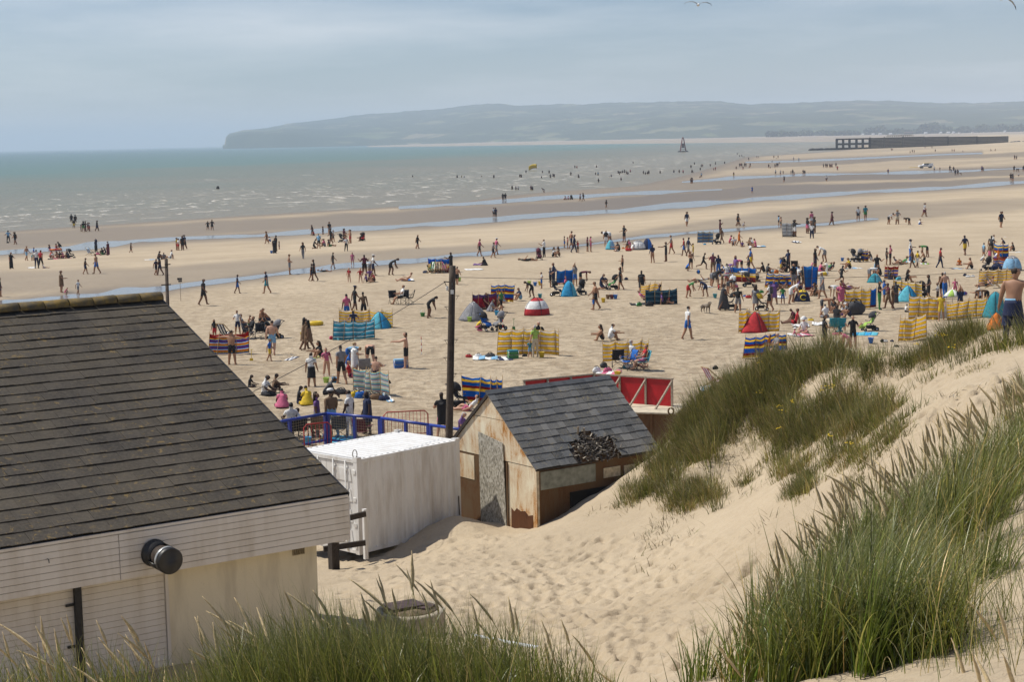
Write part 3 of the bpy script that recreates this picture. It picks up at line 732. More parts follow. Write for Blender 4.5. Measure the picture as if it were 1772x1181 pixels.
def mat_paint(name, col, dirt, amt=.5, scale=1.2, rough=.6, line=0.0):
    m = NT(name); pos = m.n('ShaderNodeNewGeometry').outputs['Position']
    st = m.noise(m.n('ShaderNodeMapping', {'Vector': pos, 'Scale': (3, 3, .5)}).outputs[0], scale, 6, .65)
    fi = m.noise(pos, 40, 4, .6)
    f = m.math('MULTIPLY', m.ramp(st, [(.45, (0, 0, 0)), (.75, (1, 1, 1))]), amt)
    f2 = m.math('MULTIPLY', m.ramp(fi, [(.62, (0, 0, 0)), (.72, (1, 1, 1))]), amt * .5)
    c = m.mix(m.math('MAXIMUM', f, f2), col, dirt)
    m.set(Base_Color=c, Roughness=rough, Normal=m.bump(fi, .15, .004))
    return m.m
M_WHITE = mat_paint('white_cladding', (.66, .62, .55), (.42, .36, .27), .55)
M_RENDER = mat_paint('cream_render', (.70, .635, .47), (.42, .37, .27), .85, .8, .85)
M_CONT = mat_paint('container_paint', (.72, .71, .68), (.36, .31, .25), .8, 1.0, .5)
M_BLACK = mat('black_metal', (.022, .022, .024), .5, .3, 20)
M_DARKWOOD = mat('dark_timber', (.045, .035, .028), .8, .4, 14, .4, 40)
M_GREYMETAL = mat('weathered_grey_metal', (.10, .115, .115), .5, .4, 12, .1, 60, .3)
M_WOOD = mat('grey_timber', (.34, .28, .21), .85, .35, 18, .3, 60)
M_POLE = mat('creosoted_pole', (.085, .065, .05), .85, .4, 6, .6, 25)
M_CONC = mat('weathered_concrete', (.36, .31, .24), .9, .35, 9, .5, 45)
def mat_rust(name, paint, rust, dark, bias):
    m = NT(name); pos = m.n('ShaderNodeNewGeometry').outputs['Position']
    st = m.n('ShaderNodeMapping', {'Vector': pos, 'Scale': (1.3, 1.3, .7)}).outputs[0]
    a = m.noise(st, 1.3, 8, .68, .5); b = m.noise(m.n('ShaderNodeMapping', {'Vector': pos, 'Scale': (6, 6, .8)}).outputs[0], 1.6, 5, .6); f = m.noise(pos, 30, 4, .6)
    k = m.math('ADD', m.math('MULTIPLY', a, .62), m.math('ADD', m.math('MULTIPLY', b, .25), m.math('MULTIPLY', f, .13)))
    c = m.ramp(k, [(bias - .12, paint), (bias - .01, tuple(.55 * p + .45 * r for p, r in zip(paint, rust))), (bias + .05, rust), (bias + .14, dark)])
    m.set(Base_Color=c, Roughness=.8, Normal=m.bump(f, .3, .01), Specular_IOR_Level=.2)
    return m.m
M_RUSTPAINT = mat_rust('rusty_cream_panel', (.74, .67, .50), (.42, .19, .045), (.15, .065, .025), .525)
M_RUST = mat_rust('rusty_brown_panel', (.13, .085, .045), (.12, .06, .025), (.07, .035, .018), .50)
def mat_osb():
    m = NT('chipboard_sheet'); pos = m.n('ShaderNodeNewGeometry').outputs['Position']
    v = m.n('ShaderNodeTexVoronoi', {'Vector': m.n('ShaderNodeMapping', {'Vector': pos, 'Scale': (26, 26, 14)}).outputs[0], 'Scale': 1.0})
    s = m.n('ShaderNodeSeparateColor', {'Color': v.outputs['Color']}).outputs[0]
    c = m.ramp(s, [(0, (.16, .145, .11)), (.4, (.31, .285, .225)), (.8, (.42, .39, .32)), (1, (.5, .47, .4))])
    m.set(Base_Color=c, Roughness=.85, Normal=m.bump(s, .3, .006)); return m.m
M_OSB = mat_osb()
M_RED = mat('red_hoarding_paint', (.42, .012, .018), .45, .2, 3)
M_BLUE = mat('blue_railing_paint', (.012, .035, .26), .35, .25, 9, .05, 40, 0, .5)

def slate_mesh(name, w, l, t, lift):
    """one slate: local x across, y up the slope, its tail lifted clear of the course below"""
    mb = MB(); x = w / 2
    P = [(-x, 0, lift), (x, 0, lift), (x, l, 0), (-x, l, 0)]
    V = [Vector(p) for p in P] + [Vector((p[0], p[1], p[2] + t)) for p in P]
    mb.add(V, [(3, 2, 1, 0), (4, 5, 6, 7), (0, 1, 5, 4), (1, 2, 6, 5), (2, 3, 7, 6), (3, 0, 4, 7)])
    return mb

# ------------------------------------------------------------------ the white beach building
def make_building():
    root = thing('beach_building', 'low white clad beach building with big dark slate roof', 'building')
    E = at(603, 855, 27.0)
    run, rise = .2453 * 27, .0992 * 27
    SL = math.hypot(run, rise); us = (-NX * run + UP * rise).normalized(); nr = AX.cross(us).normalized()
    if nr.z < 0: nr = -nr
    LEN = 9.0
    B = lambda s, t, z: E + AX * s + NX * t + UP * z       # s along the eave, t outwards, z up from the eave corner
    # roof deck under the slates
    mb = MB()
    P = lambda s, y, h: E + AX * s + us * y + nr * h
    V = [P(-LEN, .02, -.09), P(0, .02, -.09), P(0, SL, -.09), P(-LEN, SL, -.09), P(-LEN, .02, -.012), P(0, .02, -.012), P(0, SL, -.012), P(-LEN, SL, -.012)]
    mb.add(V, [(3, 2, 1, 0), (4, 5, 6, 7), (0, 1, 5, 4), (1, 2, 6, 5), (2, 3, 7, 6), (3, 0, 4, 7)])
    # far slope
    rdg = lambda s: P(s, SL, -.02)
    bd = (-NX * run - UP * rise)
    V = [rdg(-LEN), rdg(0), rdg(0) + bd, rdg(-LEN) + bd]; V = V + [v - UP * .09 for v in V]
    mb.add(V, [(0, 1, 2, 3), (7, 6, 5, 4), (0, 4, 5, 1), (1, 5, 6, 2), (2, 6, 7, 3), (3, 7, 4, 0)])
    roof = mb.build('roof', mat('roof_underlay', (.03, .028, .026), .9), root)
    # slates: the 300 that show largest are pieces of their own, the rest one mass
    NC = 24; gauge = SL / NC; W = .305
    protos = []
    for k in range(4):
        me = slate_mesh('slate', W - .003, gauge * 1.32, .011, .018 + .003 * k).mesh('slate', M_SLATE); protos.append(me)
    basis = Matrix((AX, us, nr)).transposed()
    cells = []
    for i in range(NC):
        off = (i % 2) * .5 * W
        for k in range(int(LEN / W) + 1):
            s1 = -k * W + off; s0 = s1 - W
            if s0 > -.02 or s1 < -LEN: continue
            s1c = min(s1, 0.0); wfrac = (s1c - s0) / W
            mid = P((s0 + s1c) / 2, i * gauge, 0)
            px, py = project(np.array(mid))
            if px < -60 and i > 2: continue
            cells.append((i, s0, s1c, wfrac, mid, float(px), float(py), (mid - Vector((0, 0, CAMZ))).length))
    vis = sorted([c for c in cells if c[5] > -12], key=lambda c: c[7])
    single = set(id(c) for c in vis[:300])
    mass = MB(); tone = []
    r2 = random.Random(4)
    for c in cells:
        i, s0, s1, wf, mid, px, py, dist = c
        rot = basis.to_4x4() @ Matrix.Rotation(r2.gauss(0, .006), 4, 'Z') @ Matrix.Rotation(r2.gauss(0, .004), 4, 'Y')
        mw = Matrix.Translation(mid + nr * r2.uniform(0, .003) + us * r2.gauss(0, .004)) @ rot @ Matrix.Diagonal((wf, 1, 1, 1))
        if id(c) in single:
            o = link('slate', protos[r2.randrange(4)], roof); o.matrix_world = mw
        else:
            me = protos[r2.randrange(4)]
            mass.add([mw @ v.co for v in me.vertices], [tuple(p.vertices) for p in me.polygons]); tone += [r2.random()] * 8
    me = mass.mesh('slates', M_SLATE); a = me.attributes.new('tone', 'FLOAT', 'POINT'); a.data.foreach_set('value', tone)
    o = link('slates', me, roof); tag(o, kind='stuff')
    # verge strip and ridge tiles
    MB().bar(P(-.01, -.02, .0), P(-.01, SL, .0), .03, .06, up=nr).build('verge_strip', M_BLACK, roof)
    mr = NT('lichened_ridge'); pos = mr.n('ShaderNodeNewGeometry').outputs['Position']
    q = mr.noise(pos, 5, 6, .7); f = mr.noise(pos, 40, 4)
    mr.set(Base_Color=mr.ramp(q, [(.38, (.085, .07, .045)), (.52, (.15, .105, .04)), (.66, (.27, .17, .03))]), Roughness=.9, Normal=mr.bump(f, .5, .01))
    L1 = .46
    tile = MB(); n = 10
    prof = [(math.cos(math.pi * k / n - .12 + .24 * k / n * 0), math.sin(math.pi * k / n)) for k in range(n + 1)]
    rows = []
    for sx in (-L1 / 2 + .005, L1 / 2 - .012):
        rows.append([Vector((sx, .17 * c, .13 * s)) for c, s in prof])
    tile.grid(rows, thick=.014); tm = tile.mesh('ridge_tile', mr.m)
    rb = Matrix((AX, NX, UP)).transposed().to_4x4()
    for k in range(int(LEN / L1)):
        o = link('ridge_tile', tm, roof)
        o.matrix_world = Matrix.Translation(P(-.02 - L1 * (k + .5), SL, .0) + UP * (.005 + .008 * r2.random())) @ rb @ Matrix.Rotation(r2.gauss(0, .012), 4, 'Y')
    # walls
    zt = -.74; WT = -.34; G = -4.3; SE = -.42
    wall = MB()
    a, b, c_, d_ = B(-LEN, WT, G), B(SE, WT, G), B(SE, WT - 2 * run + .6, G), B(-LEN, WT - 2 * run + .6, G)
    V = [a, b, c_, d_] + [v + UP * (zt + .2 - G) for v in (a, b, c_, d_)]
    wall.add(V, [(3, 2, 1, 0), (4, 5, 6, 7), (0, 1, 5, 4), (1, 2, 6, 5), (2, 3, 7, 6), (3, 0, 4, 7)])
    # gable triangle at the end wall
    e = .02
    V = [B(SE, WT, zt + .2), B(SE, WT - 2 * run + .6, zt + .2), B(SE, -run, rise - .15)]; V += [v - AX * .15 for v in V]
    wall.add(V, [(0, 1, 2), (5, 4, 3), (0, 3, 4, 1), (1, 4, 5, 2), (2, 5, 3, 0)])
    wl = wall.build('wall', M_RENDER, root)
    # boxed eaves: fascia boards in two lengths, soffit, end cap
    MB().add([B(-LEN, -.012, -.055), B(-.012, -.012, -.055), B(-.012, -.012, -.74), B(-LEN, -.012, -.74)] + [B(-LEN, -.36, -.055), B(-.012, -.36, -.055), B(-.012, -.36, -.74), B(-LEN, -.36, -.74)],
             [(3, 2, 1, 0), (4, 5, 6, 7), (0, 1, 5, 4), (1, 2, 6, 5), (2, 3, 7, 6), (3, 0, 4, 7)]).build('eaves_box', M_WHITE, root)
    fas = MB().bar(B(-.02, -.006, -.03), B(-LEN, -.006, -.03), .05, .04).build('fascia', M_WHITE, root)
    joint = onplane(205, 930, E, NX); sj = (joint - E).dot(AX)
    nb = 7; bh = .68 / nb
    for k in range(nb):
        z0 = -.06 - bh * k
        for s0, s1, t in ((-LEN, sj - .008, .012), (sj, -.02, .022)):
            mb = MB(); zz = z0 - bh / 2
            y = .5 * (s0 + s1); ln = s1 - s0
            V = []
            for s in (s0, s1):
                V += [B(s, t - .02, z0 - .002), B(s, t - .002, z0 - .008), B(s, t + .003, z0 - bh + .004), B(s, t - .006, z0 - bh + .0005), B(s, t - .02, z0 - bh + .0005)]
            mb.add(V, [(0, 1, 6, 5), (1, 2, 7, 6), (2, 3, 8, 7), (3, 4, 9, 8), (0, 4, 3, 2, 1), (5, 6, 7, 8, 9)])
            mb.build('cladding_board', M_WHITE, fas)
    # weatherboards on the wall, left of the rendered end
    sr = (onplane(290, 1060, B(0, WT, 0), NX) - E).dot(AX)
    sid = MB().bar(B(sr - .01, WT + .02, zt - .02), B(sr - .01, WT + .02, zt - 1.52), .05, .05, up=NX).build('corner_trim', M_WHITE, root)
    nb = 16; bh = .094
    for k in range(nb):
        z0 = zt - .03 - bh * k
        mb = MB(); V = []
        for s in (-LEN, sr - .045):
            V += [B(s, WT, z0), B(s, WT + .012, z0 - .005), B(s, WT + .021, z0 - bh + .005), B(s, WT + .012, z0 - bh + .0005), B(s, WT, z0 - bh + .0005)]
        mb.add(V, [(0, 1, 6, 5), (1, 2, 7, 6), (2, 3, 8, 7), (3, 4, 9, 8), (0, 4, 3, 2, 1), (5, 6, 7, 8, 9)])
        mb.build('cladding_board', M_WHITE, wl)
    # downpipe with brackets
    p = onplane(136, 1090, B(0, WT + .06, 0), NX); sp = (p - E).dot(AX)
    dp = MB().box(B(sp, WT + .085, zt - 1.1), (.10, .075, 2.3), Matrix((AX, NX, UP)).transposed()).build('downpipe', M_BLACK, root)
    for zz in (-.32, -.94, -1.6):
        MB().box(B(sp - .05, WT + .045, zt + zz), (.24, .03, .035), Matrix((AX, NX, UP)).transposed()).build('bracket', M_BLACK, dp)
    # extractor cowl on the fascia
    cp = onplane(266, 957, B(0, .03, 0), NX); tip = cp + NX * .36 - UP * .03 + AX * .02
    ax = (tip - cp).normalized(); rot = ax.to_track_quat('Z', 'Y').to_matrix()
    M_COWL = mat('dark_cowl_metal', (.030, .029, .027), .45, .4, 9, .1, 60, .3, .5)
    e1 = (UP - ax * UP.dot(ax)).normalized(); e2 = ax.cross(e1); cr_ = .195
    cw = MB().lathe([(.0, 0), (cr_ + .012, 0), (cr_ + .012, .03), (cr_, .04), (cr_, .19), (.0, .19)], 32, c=cp, rot=rot).build('vent_cowl', M_COWL, root)
    MB().lathe([(.0, .19), (.165, .19), (.165, .40), (.0, .40)], 28, c=cp, rot=rot).build('cowl_neck', mat('brown_rusty_neck', (.045, .032, .024), .7, .4, 20), cw)
    MB().lathe([(.0, .38), (cr_, .38), (cr_, .52), (cr_ - .012, .526), (0, .527)], 36, c=cp, rot=rot).build('cowl_cap', M_COWL, cw)
    lf = math.atan2((-AX).dot(e2), (-AX).dot(e1)); mid_ = lf * .45
    rows = []
    for k in range(15):
        th = mid_ + R_(62) + R_(236) * k / 14
        d = e1 * math.cos(th) + e2 * math.sin(th)
        rows.append([cp + d * (cr_ + .001) + ax * .185, cp + d * (cr_ + .001) + ax * .385])
    MB().grid(rows, thick=.006).build('cowl_shroud', M_COWL, cw)
    rows = [[cp + (e1 * math.cos(mid_ + R_(-60 + 12 * k)) + e2 * math.sin(mid_ + R_(-60 + 12 * k))) * (cr_ + .003) + ax * q for q in (.385, .43)] for k in range(11)]
    MB().grid(rows, thick=.004).build('cowl_rim', mat('bright_rim_metal', (.55, .57, .57), .35, .3, 20, 0, 1, .6), cw)  # bright strip along the upper left rim of the cap
    # air brick, bracket hook, end cable, plinth stain
    q = onplane(516, 953, B(0, WT, 0), NX); r3 = Matrix((AX, NX, UP)).transposed()
    ab = MB().box(q + NX * .012, (.21, .02, .14), r3).build('air_brick', mat('stained_metal_grille', (.30, .25, .16), .7, .4, 30), wl)
    for k in range(5): MB().box(q + NX * .026 + AX * (-.075 + .0375 * k), (.012, .012, .11), r3).build('grille_bar', mat('grille_dark', (.12, .10, .065), .7), ab)
    h = onplane(82, 968, B(0, .03, 0), NX)
    MB().tube([h, h + NX * .05, h + NX * .06 - UP * .05], .008, 6).build('hook', M_GREYMETAL, root)
    MB().tube([B(.012, -.05, -.15), B(.03, -.02, -.5), B(.02, -.06, -.70), B(-.05, -.12, -.80), B(-.25, -.2, -.78)], .008, 6).build('cable', mat('white_cable', (.6, .6, .58), .5), root)
    # gable-end cladding under the verge
    MB().add([B(-.01, -.012, -.055), B(-.01, -.40, -.055), B(-.01, -.40, -.735), B(-.01, -.012, -.735)] + [B(.012, -.012, -.055), B(.012, -.40, -.055), B(.012, -.40, -.735), B(.012, -.012, -.735)],
             [(0, 1, 2, 3), (7, 6, 5, 4), (0, 4, 5, 1), (1, 5, 6, 2), (2, 6, 7, 3), (3, 7, 4, 0)]).build('eaves_end', M_WHITE, root)
    return root
make_building()

# ------------------------------------------------------------------ white shipping container
def make_container():
    root = thing('shipping_container', 'short white shipping container with ribbed side, half drifted with sand', 'container')
    zt = CAMZ - 8.41; H = 2.59; zb = zt - H
    A = flat_at(617, 797, zt); Bq = flat_at(795, 762, zt)
    A = Vector((A[0], A[1], 0)); Bq = Vector((Bq[0], Bq[1], 0))
    l = (Bq - A); LN = l.length; l.normalize(); w = Vector((-l.y, l.x, 0)); WD = 2.55
    Pt = lambda s, t, z: A + l * s + w * t + UP * z
    r3 = Matrix((l, w, UP)).transposed()
    # frame: posts and rails
    for s in (.07, LN - .07):
        for t in (.07, WD - .07):
            MB().box(Pt(s, t, zb + H / 2), (.14, .14, H), r3).build('corner_post', M_CONT, root)
    for t in (.05, WD - .05):
        for z in (zb + .07, zt - .05): MB().box(Pt(LN / 2, t, z), (LN - .281, .09, .10), r3).build('side_rail', M_CONT, root)
    for s in (.05, LN - .05):
        for z in (zb + .07, zt - .05): MB().box(Pt(s, WD / 2, z), (.09, WD - .281, .10), r3).build('end_rail', M_CONT, root)
    for s in (.08, LN - .08):
        for t in (.08, WD - .08): 
            cc = MB().box(Pt(s, t, zt - .005), (.17, .17, .12), r3).build('corner_casting', M_CONT, root)
            MB().box(Pt(s, t, zt + .056), (.09, .05, .004), r3).build('casting_slot', M_BLACK, cc)
    # corrugated long sides and far end: trapezoid folds
    def folds(p0, du, out, length, z0, z1, pitch, depth, name, mt):
        n = int(round(length / pitch)); pt = length / n; prof = []
        for k in range(n):
            for f, d in ((.0, 0), (.36, 0), (.5, -1), (.86, -1)): prof.append((pt * (k + f), d * depth))
        prof.append((length, 0))
        rows = [[p0 + du * a + out * d + UP * z for a, d in prof] for z in (z0, z1)]
        return MB().grid(rows, sm=False, thick=.004).build(name, mt, root)
    folds(Pt(.14, .012, 0), l, -w, LN - .28, zb + .12, zt - .1, .278, .036, 'side_panel', M_CONT)
    folds(Pt(.14, WD - .012, 0), l, w, LN - .28, zb + .12, zt - .1, .278, .036, 'side_panel', M_CONT)
    folds(Pt(LN - .012, .14, 0), w, l, WD - .28, zb + .12, zt - .1, .25, .036, 'end_panel', M_CONT)
    # roof with cross folds
    n = 17; prof = []; pl = (LN - .2) / n
    for k in range(n):
        for f, d in ((0, 0), (.35, 0), (.5, -1), (.85, -1)): prof.append((.10 + pl * (k + f), d * .024))
    prof.append((LN - .10, 0))
    rows = [[Pt(a, t, zt + .006 + d) for a, d in prof] for t in (.10, WD - .10)]
    MB().grid(rows, sm=False, thick=.004).build('roof_panel', mat_paint('container_roof', (.60, .60, .59), (.40, .37, .33), .6, .9, .6), root)
    MB().box(Pt(LN / 2, WD / 2, zb + .05), (LN - .2, WD - .2, .1), r3).build('floor', M_BLACK, root)
    # doors
    hw = (WD - .28) / 2
    for k in range(2):
        t0 = .14 + hw * k
        d = MB().box(Pt(.045, t0 + hw / 2, zb + H / 2), (.03, hw - .01, H - .24), r3).build('door', M_CONT, root)
        for j in range(4):
            z = zb + .30 + j * .56
            MB().box(Pt(.024, t0 + hw / 2, z + .17), (.02, hw - .22, .34), r3, taper=.86).build('door_rib', M_CONT, d)
        for q in (.28, .72):
            rod = MB().tube([Pt(-.012, t0 + hw * q, zb + .06), Pt(-.012, t0 + hw * q, zt - .06)], .019, 8).build('lock_rod', M_CONT, d)
            for z in (.25, .9, 1.6, 2.3): MB().box(Pt(.003, t0 + hw * q, zb + z), (.05, .09, .07), r3).build('rod_bracket', M_CONT, rod)
        th = .13 if k == 0 else WD - .13
        for z in (.22, .8, 1.5, 2.25): MB().box(Pt(.012, th, zb + z), (.06, .13, .10), r3).build('hinge', M_CONT, d)
    ring = []
    c = Pt(.05, .12, zt + .14)
    for k in range(13):
        th = 2 * math.pi * k / 12; ring.append(c + l * .05 * math.cos(th) * .7 - w * .05 * math.cos(th) + UP * .12 * math.sin(th))
    MB().tube(ring, .014, 6, caps=False).build('lifting_ring', mat('galvanised_ring', (.30, .28, .25), .5, .3, 20, 0, 30, .5), root)
    MB().bar(Pt(LN - .12, -.03, zb + 1.0), Pt(LN - .10, -.035, zb + .45), .03, .02).build('scrape', mat('scraped_dark', (.08, .06, .045), .8), root)
    # fence of dark timber by its corner
    f = thing('timber_barrier', 'dark timber post with two rails between building and white container', 'fence')
    q = at(578, 975, 44.3); zq = gz(q.x, q.y)
    MB().box((q.x, q.y, zq + .55), (.22, .22, 1.3), Matrix.Rotation(.6, 3, 'Z')).build('post', M_DARKWOOD, f)
    MB().bar(at(560, 951, 44.5), at(632, 940, 44.9), .09, .14).build('rail', M_DARKWOOD, f)
    MB().bar(at(596, 899, 44.5), at(632, 890, 44.9), .09, .14).build('rail', M_DARKWOOD, f)
    MB().box(at(632, 925, 45.05), (.10, .10, 1.35), Matrix.Rotation(.6, 3, 'Z')).build('post', M_CONT, f)
make_container()

# ------------------------------------------------------------------ telegraph pole, wires, mast, marker
def make_pole():
    top = at(783, 460, 54.0); base = at(776.5, 905, 54.0); base.z = gz(base.x, base.y) - .1
    root = thing('telegraph_pole', 'tall dark wooden telegraph pole leaning slightly beside the white container', 'pole', base)
    inv = -base
    P = lambda px, py: at(px, py, 54.0) - base
    n = 14; pts = [Vector((0, 0, 0)).lerp(top - base, k / n) for k in range(n + 1)]
    MB().tube(pts, [.125 - .025 * k / n for k in range(n + 1)], 16).build('post', M_POLE, root)
    r2 = random.Random(2)
    for px, py, sgn in ((780, 531, -1), (784, 512, 1), (779, 589, -1), (782, 588, 1), (778, 619, -1), (780, 647, 1)):
        c = P(px, py)
        b = MB(); b.bar(c + Vector((.08 * sgn, 0, 0)), c + Vector((.20 * sgn, -.02, 0)), .018); b.bar(c + Vector((.16 * sgn, -.01, 0)), c + Vector((.10 * sgn, 0, -.13)), .011)
        b.build('step_bracket', M_BLACK, root)
    c = P(782, 505)
    MB().box(c + Vector((.01, -.115, 0)), (.10, .012, .13)).build('number_plate', mat('white_plate', (.7, .7, .66), .5), root)
    h = P(777, 488)
    br = MB(); br.bar(h + Vector((.02, -.09, 0)), h + Vector((-.16, -.12, .02)), .03); br.bar(h + Vector((-.13, -.12, 0)), h + Vector((-.02, -.12, -.28)), .022)
    b = br.build('wire_bracket', M_BLACK, root)
    MB().lathe([(0, 0), (.035, .0), (.05, .03), (.03, .06), (.05, .09), (.03, .13), (0, .14)], 10, c=h + Vector((-.06, -.13, -.26))).build('insulator', mat('white_porcelain', (.7, .68, .62), .25), b)
    MB().tube([h + Vector((.1, -.1, -.02)), P(778, 560) + Vector((.12, -.1, 0)), P(778, 700) + Vector((.12, -.1, 0))], .012, 5).build('service_cable', M_BLACK, root)
    def wire(a, b, sag, label, r=.009):
        pts = [a.lerp(b, t) - UP * sag * 4 * t * (1 - t) for t in np.linspace(0, 1, 24)]
        tag(MB().tube(pts, r, 5).build('overhead_wire', M_BLACK), label, 'wire')
    wire(at(772, 487, 54), at(395, 700, 42.0), .12, 'thin black wire slanting down from the pole towards the slate roof')
    wire(at(786, 480, 54), at(1980, 452, 74.0), .35, 'thin overhead wire running from the pole across the crowded beach', .008)
    # mast behind the ridge of the building
    b0 = at(289, 640, 36.0); b0.z = gz(b0.x, b0.y) - .1; t0 = at(287.5, 448, 36.0)
    m = thing('weathered_mast', 'slim weathered wooden mast rising behind the end of the slate ridge', 'mast', b0)
    MB().tube([Vector((0, 0, 0)), t0 - b0], [.05, .034], 10).build('post', M_POLE, m)
    for py, l0, l1 in ((458, -.03, .09), (463, -.11, .02), (493, -.10, .10)):
        c = at(288, py, 36.0) - b0
        MB().bar(c + Vector((l0, -.03, 0)), c + Vector((l1, -.03, .005)), .02).build('arm', M_BLACK, m)
    g = ground(313, 522, 64)
    s = thing('marker_staff', 'thin staff with a small dark board standing on sand beside the stream', 'marker', g)
    MB().tube([(0, 0, 0), (0, 0, 1.7)], .018, 6).build('staff', M_WOOD, s)
    bd = MB(); bd.box((-.02, 0, 1.62), (.34, .03, .16)); bd.box((.01, 0, 1.46), (.26, .03, .12)); bd.build('board', M_BLACK, s)
make_pole()

# ------------------------------------------------------------------ derelict shed with slate roof
def make_shed():
    root = thing('derelict_shed', 'derelict rusty shed with holed slate roof standing in drifted sand', 'shed')
    E = at(930, 812, 46.5); hw = 2.197; rise = 1.85; LEN = 4.40; zg = 3.4
    us = (-NX * hw + UP * rise); SL = us.length; us.normalize(); nr = AX.cross(us).normalized()
    if nr.z < 0: nr = -nr
    P = lambda s, y, h: E + AX * s + us * y + nr * h
    B = lambda s, t, z: E + AX * s + NX * t + UP * z
    r2 = random.Random(9); r3 = Matrix((AX, NX, UP)).transposed()
    # gable wall: painted steel sheets, each its own piece, meeting in proud seams
    ga = lambda t, z, o=0.0: B(-o, -t, z)             # t along the gable from the right-hand corner
    def sheet(poly, name, mt, o=0.02, parent=root, th=.03):
        V = [ga(t, z, o) for t, z in poly] + [ga(t, z, o - th) for t, z in poly]; n = len(poly)
        F = [tuple(range(n)), tuple(reversed(range(n, 2 * n)))] + [(k, k + n, (k + 1) % n + n, (k + 1) % n) for k in range(n)]
        return MB().add(V, F).build(name, mt, parent)
    W = 2 * hw; base = zg - E.z
    gw = sheet([(.0, base), (W, base), (W, 0), (hw, rise - .02), (0, 0)], 'gable_wall', M_RUST, -.05, th=.05)
    k = .62                                             # height of the upper seam above the eaves, as a share of the rise
    sheet([(hw * .62 + .01, rise * .62), (W - hw * .62 - .01, rise * .62), (hw, rise - .06)], 'steel_sheet', M_RUSTPAINT, .0, gw)
    sheet([(.03, .02), (W - .03, .02), (W - hw * .62 + .02, rise * .61), (hw * .62 - .02, rise * .61)], 'steel_sheet', M_RUSTPAINT, .012, gw)
    sheet([(.05, base), (1.36, base), (1.36, -.0), (.05, -.0)], 'steel_sheet', M_RUSTPAINT, .002, gw)
    sheet([(2.72, base), (W - .03, base), (W - .03, -.0), (2.72, -.0)], 'steel_sheet', M_RUST, .003, gw)  # dark brown paints the container's shadow onto this lower left sheet
    sheet([(3.0, -.75), (W - .2, -.75), (W - .2, -.05), (3.0, -.05)], 'steel_sheet', M_RUSTPAINT, .016, gw)
    sheet([(.22, base), (1.25, base), (1.24, -1.28), (1.1, -1.36), (.98, -1.25), (.8, -1.31), (.6, -1.27), (.45, -1.38), (.24, -1.33)], 'rust_stain', mat_rust('deep_rust', (.12, .05, .02), (.09, .035, .015), (.04, .018, .01), .5), .012, gw, .01)
    # corner and seam strips
    for t in (.025, 1.38):
        MB().bar(ga(t, base, .03), ga(t, -.01, .03), .05, .03, up=AX).build('corner_strip', M_RUSTPAINT if t < 1 else M_RUST, gw)
    MB().bar(ga(.02, 0, .035), ga(hw, rise - .02, .035), .05, .06, up=AX).build('barge_board', M_WOOD, gw)
    MB().bar(ga(W - .02, 0, .035), ga(hw, rise - .02, .035), .09, .06, up=AX).build('barge_board', M_DARKWOOD, gw)
    # chipboard sheet over the doorway, a little skew
    sheet([(1.40, base), (2.66, base), (2.70, .70), (1.52, .52)], 'boarded_door', M_OSB, .055, root, .02)
    # roof: deck with a hole, slates one by one
    hole = lambda s, y: ((s - 2.25) / .85) ** 2 + ((y - .34) / .55) ** 2 < 1 + .25 * math.sin(s * 9)
    deck = MB(); N = 14; M = 8
    for i in range(N):
        for j in range(M):
            s0, s1, y0, y1 = LEN * i / N, LEN * (i + 1) / N, SL * j / M, SL * (j + 1) / M
            if hole((s0 + s1) / 2, (y0 + y1) / 2): continue
            V = [P(s, y, h) for h in (-.05, -.012) for s, y in ((s0, y0), (s1, y0), (s1, y1), (s0, y1))]
            deck.add(V, [(3, 2, 1, 0), (4, 5, 6, 7), (0, 1, 5, 4), (1, 2, 6, 5), (2, 3, 7, 6), (3, 0, 4, 7)])
    bd = -NX * hw - UP * rise
    V = [P(-.05, SL, 0), P(LEN, SL, 0), P(LEN, SL, 0) + bd, P(-.05, SL, 0) + bd]; V += [v - UP * .06 for v in V]
    deck.add(V, [(0, 1, 2, 3), (7, 6, 5, 4), (0, 4, 5, 1), (1, 5, 6, 2), (2, 6, 7, 3), (3, 7, 4, 0)])
    roof = deck.build('roof', M_DARKWOOD, root)
    NC = 11; g = SL / NC; basis = Matrix((AX, us, nr)).transposed().to_4x4()
    pro = [slate_mesh('slate', w_, g * 1.35, .012, .022).mesh('slate', M_SLATE2) for w_ in (.23, .27, .31, .36)]; ws = (.23, .27, .31, .36)
    for i in range(NC):
        s = -.08 - .12 * r2.random()
        while s < LEN:
            q = r2.randrange(4); w = ws[q]; e = min(s + w, LEN + .03 * r2.random()); st = max(s, -.10)
            if e - st > .06 and not hole((st + e) / 2, i * g + .05):
                o = link('slate', pro[q], roof)
                o.matrix_world = Matrix.Translation(P((st + e) / 2, i * g - .04 + r2.gauss(0, .008), r2.uniform(0, .008))) @ basis @ Matrix.Rotation(r2.gauss(0, .016), 4, 'Z') @ Matrix.Diagonal(((e - st) / w * .975, 1, 1, 1))
            s += w
    MB().bar(P(-.1, SL + .01, .02), P(LEN, SL + .01, .02), .16, .05, up=nr).build('ridge_strip', mat('lead_ridge', (.10, .105, .11), .6, .3, 5), roof)
    # broken laths and rubbish in the hole
    mbs = MB()
    for k in range(520):
        s = 2.25 + r2.gauss(0, .42); y = .42 + r2.gauss(0, .27); 
        if not hole(s, y * .92) or y < -.05: continue
        c = P(s, y, r2.uniform(-.07, .06)); d = Vector((r2.gauss(0, 1), r2.gauss(0, 1), r2.gauss(0, .6))).normalized() * r2.uniform(.04, .13)
        mbs.bar(c - d, c + d, r2.uniform(.012, .06), r2.uniform(.006, .015), mi=r2.choice((0, 1, 1, 2)))
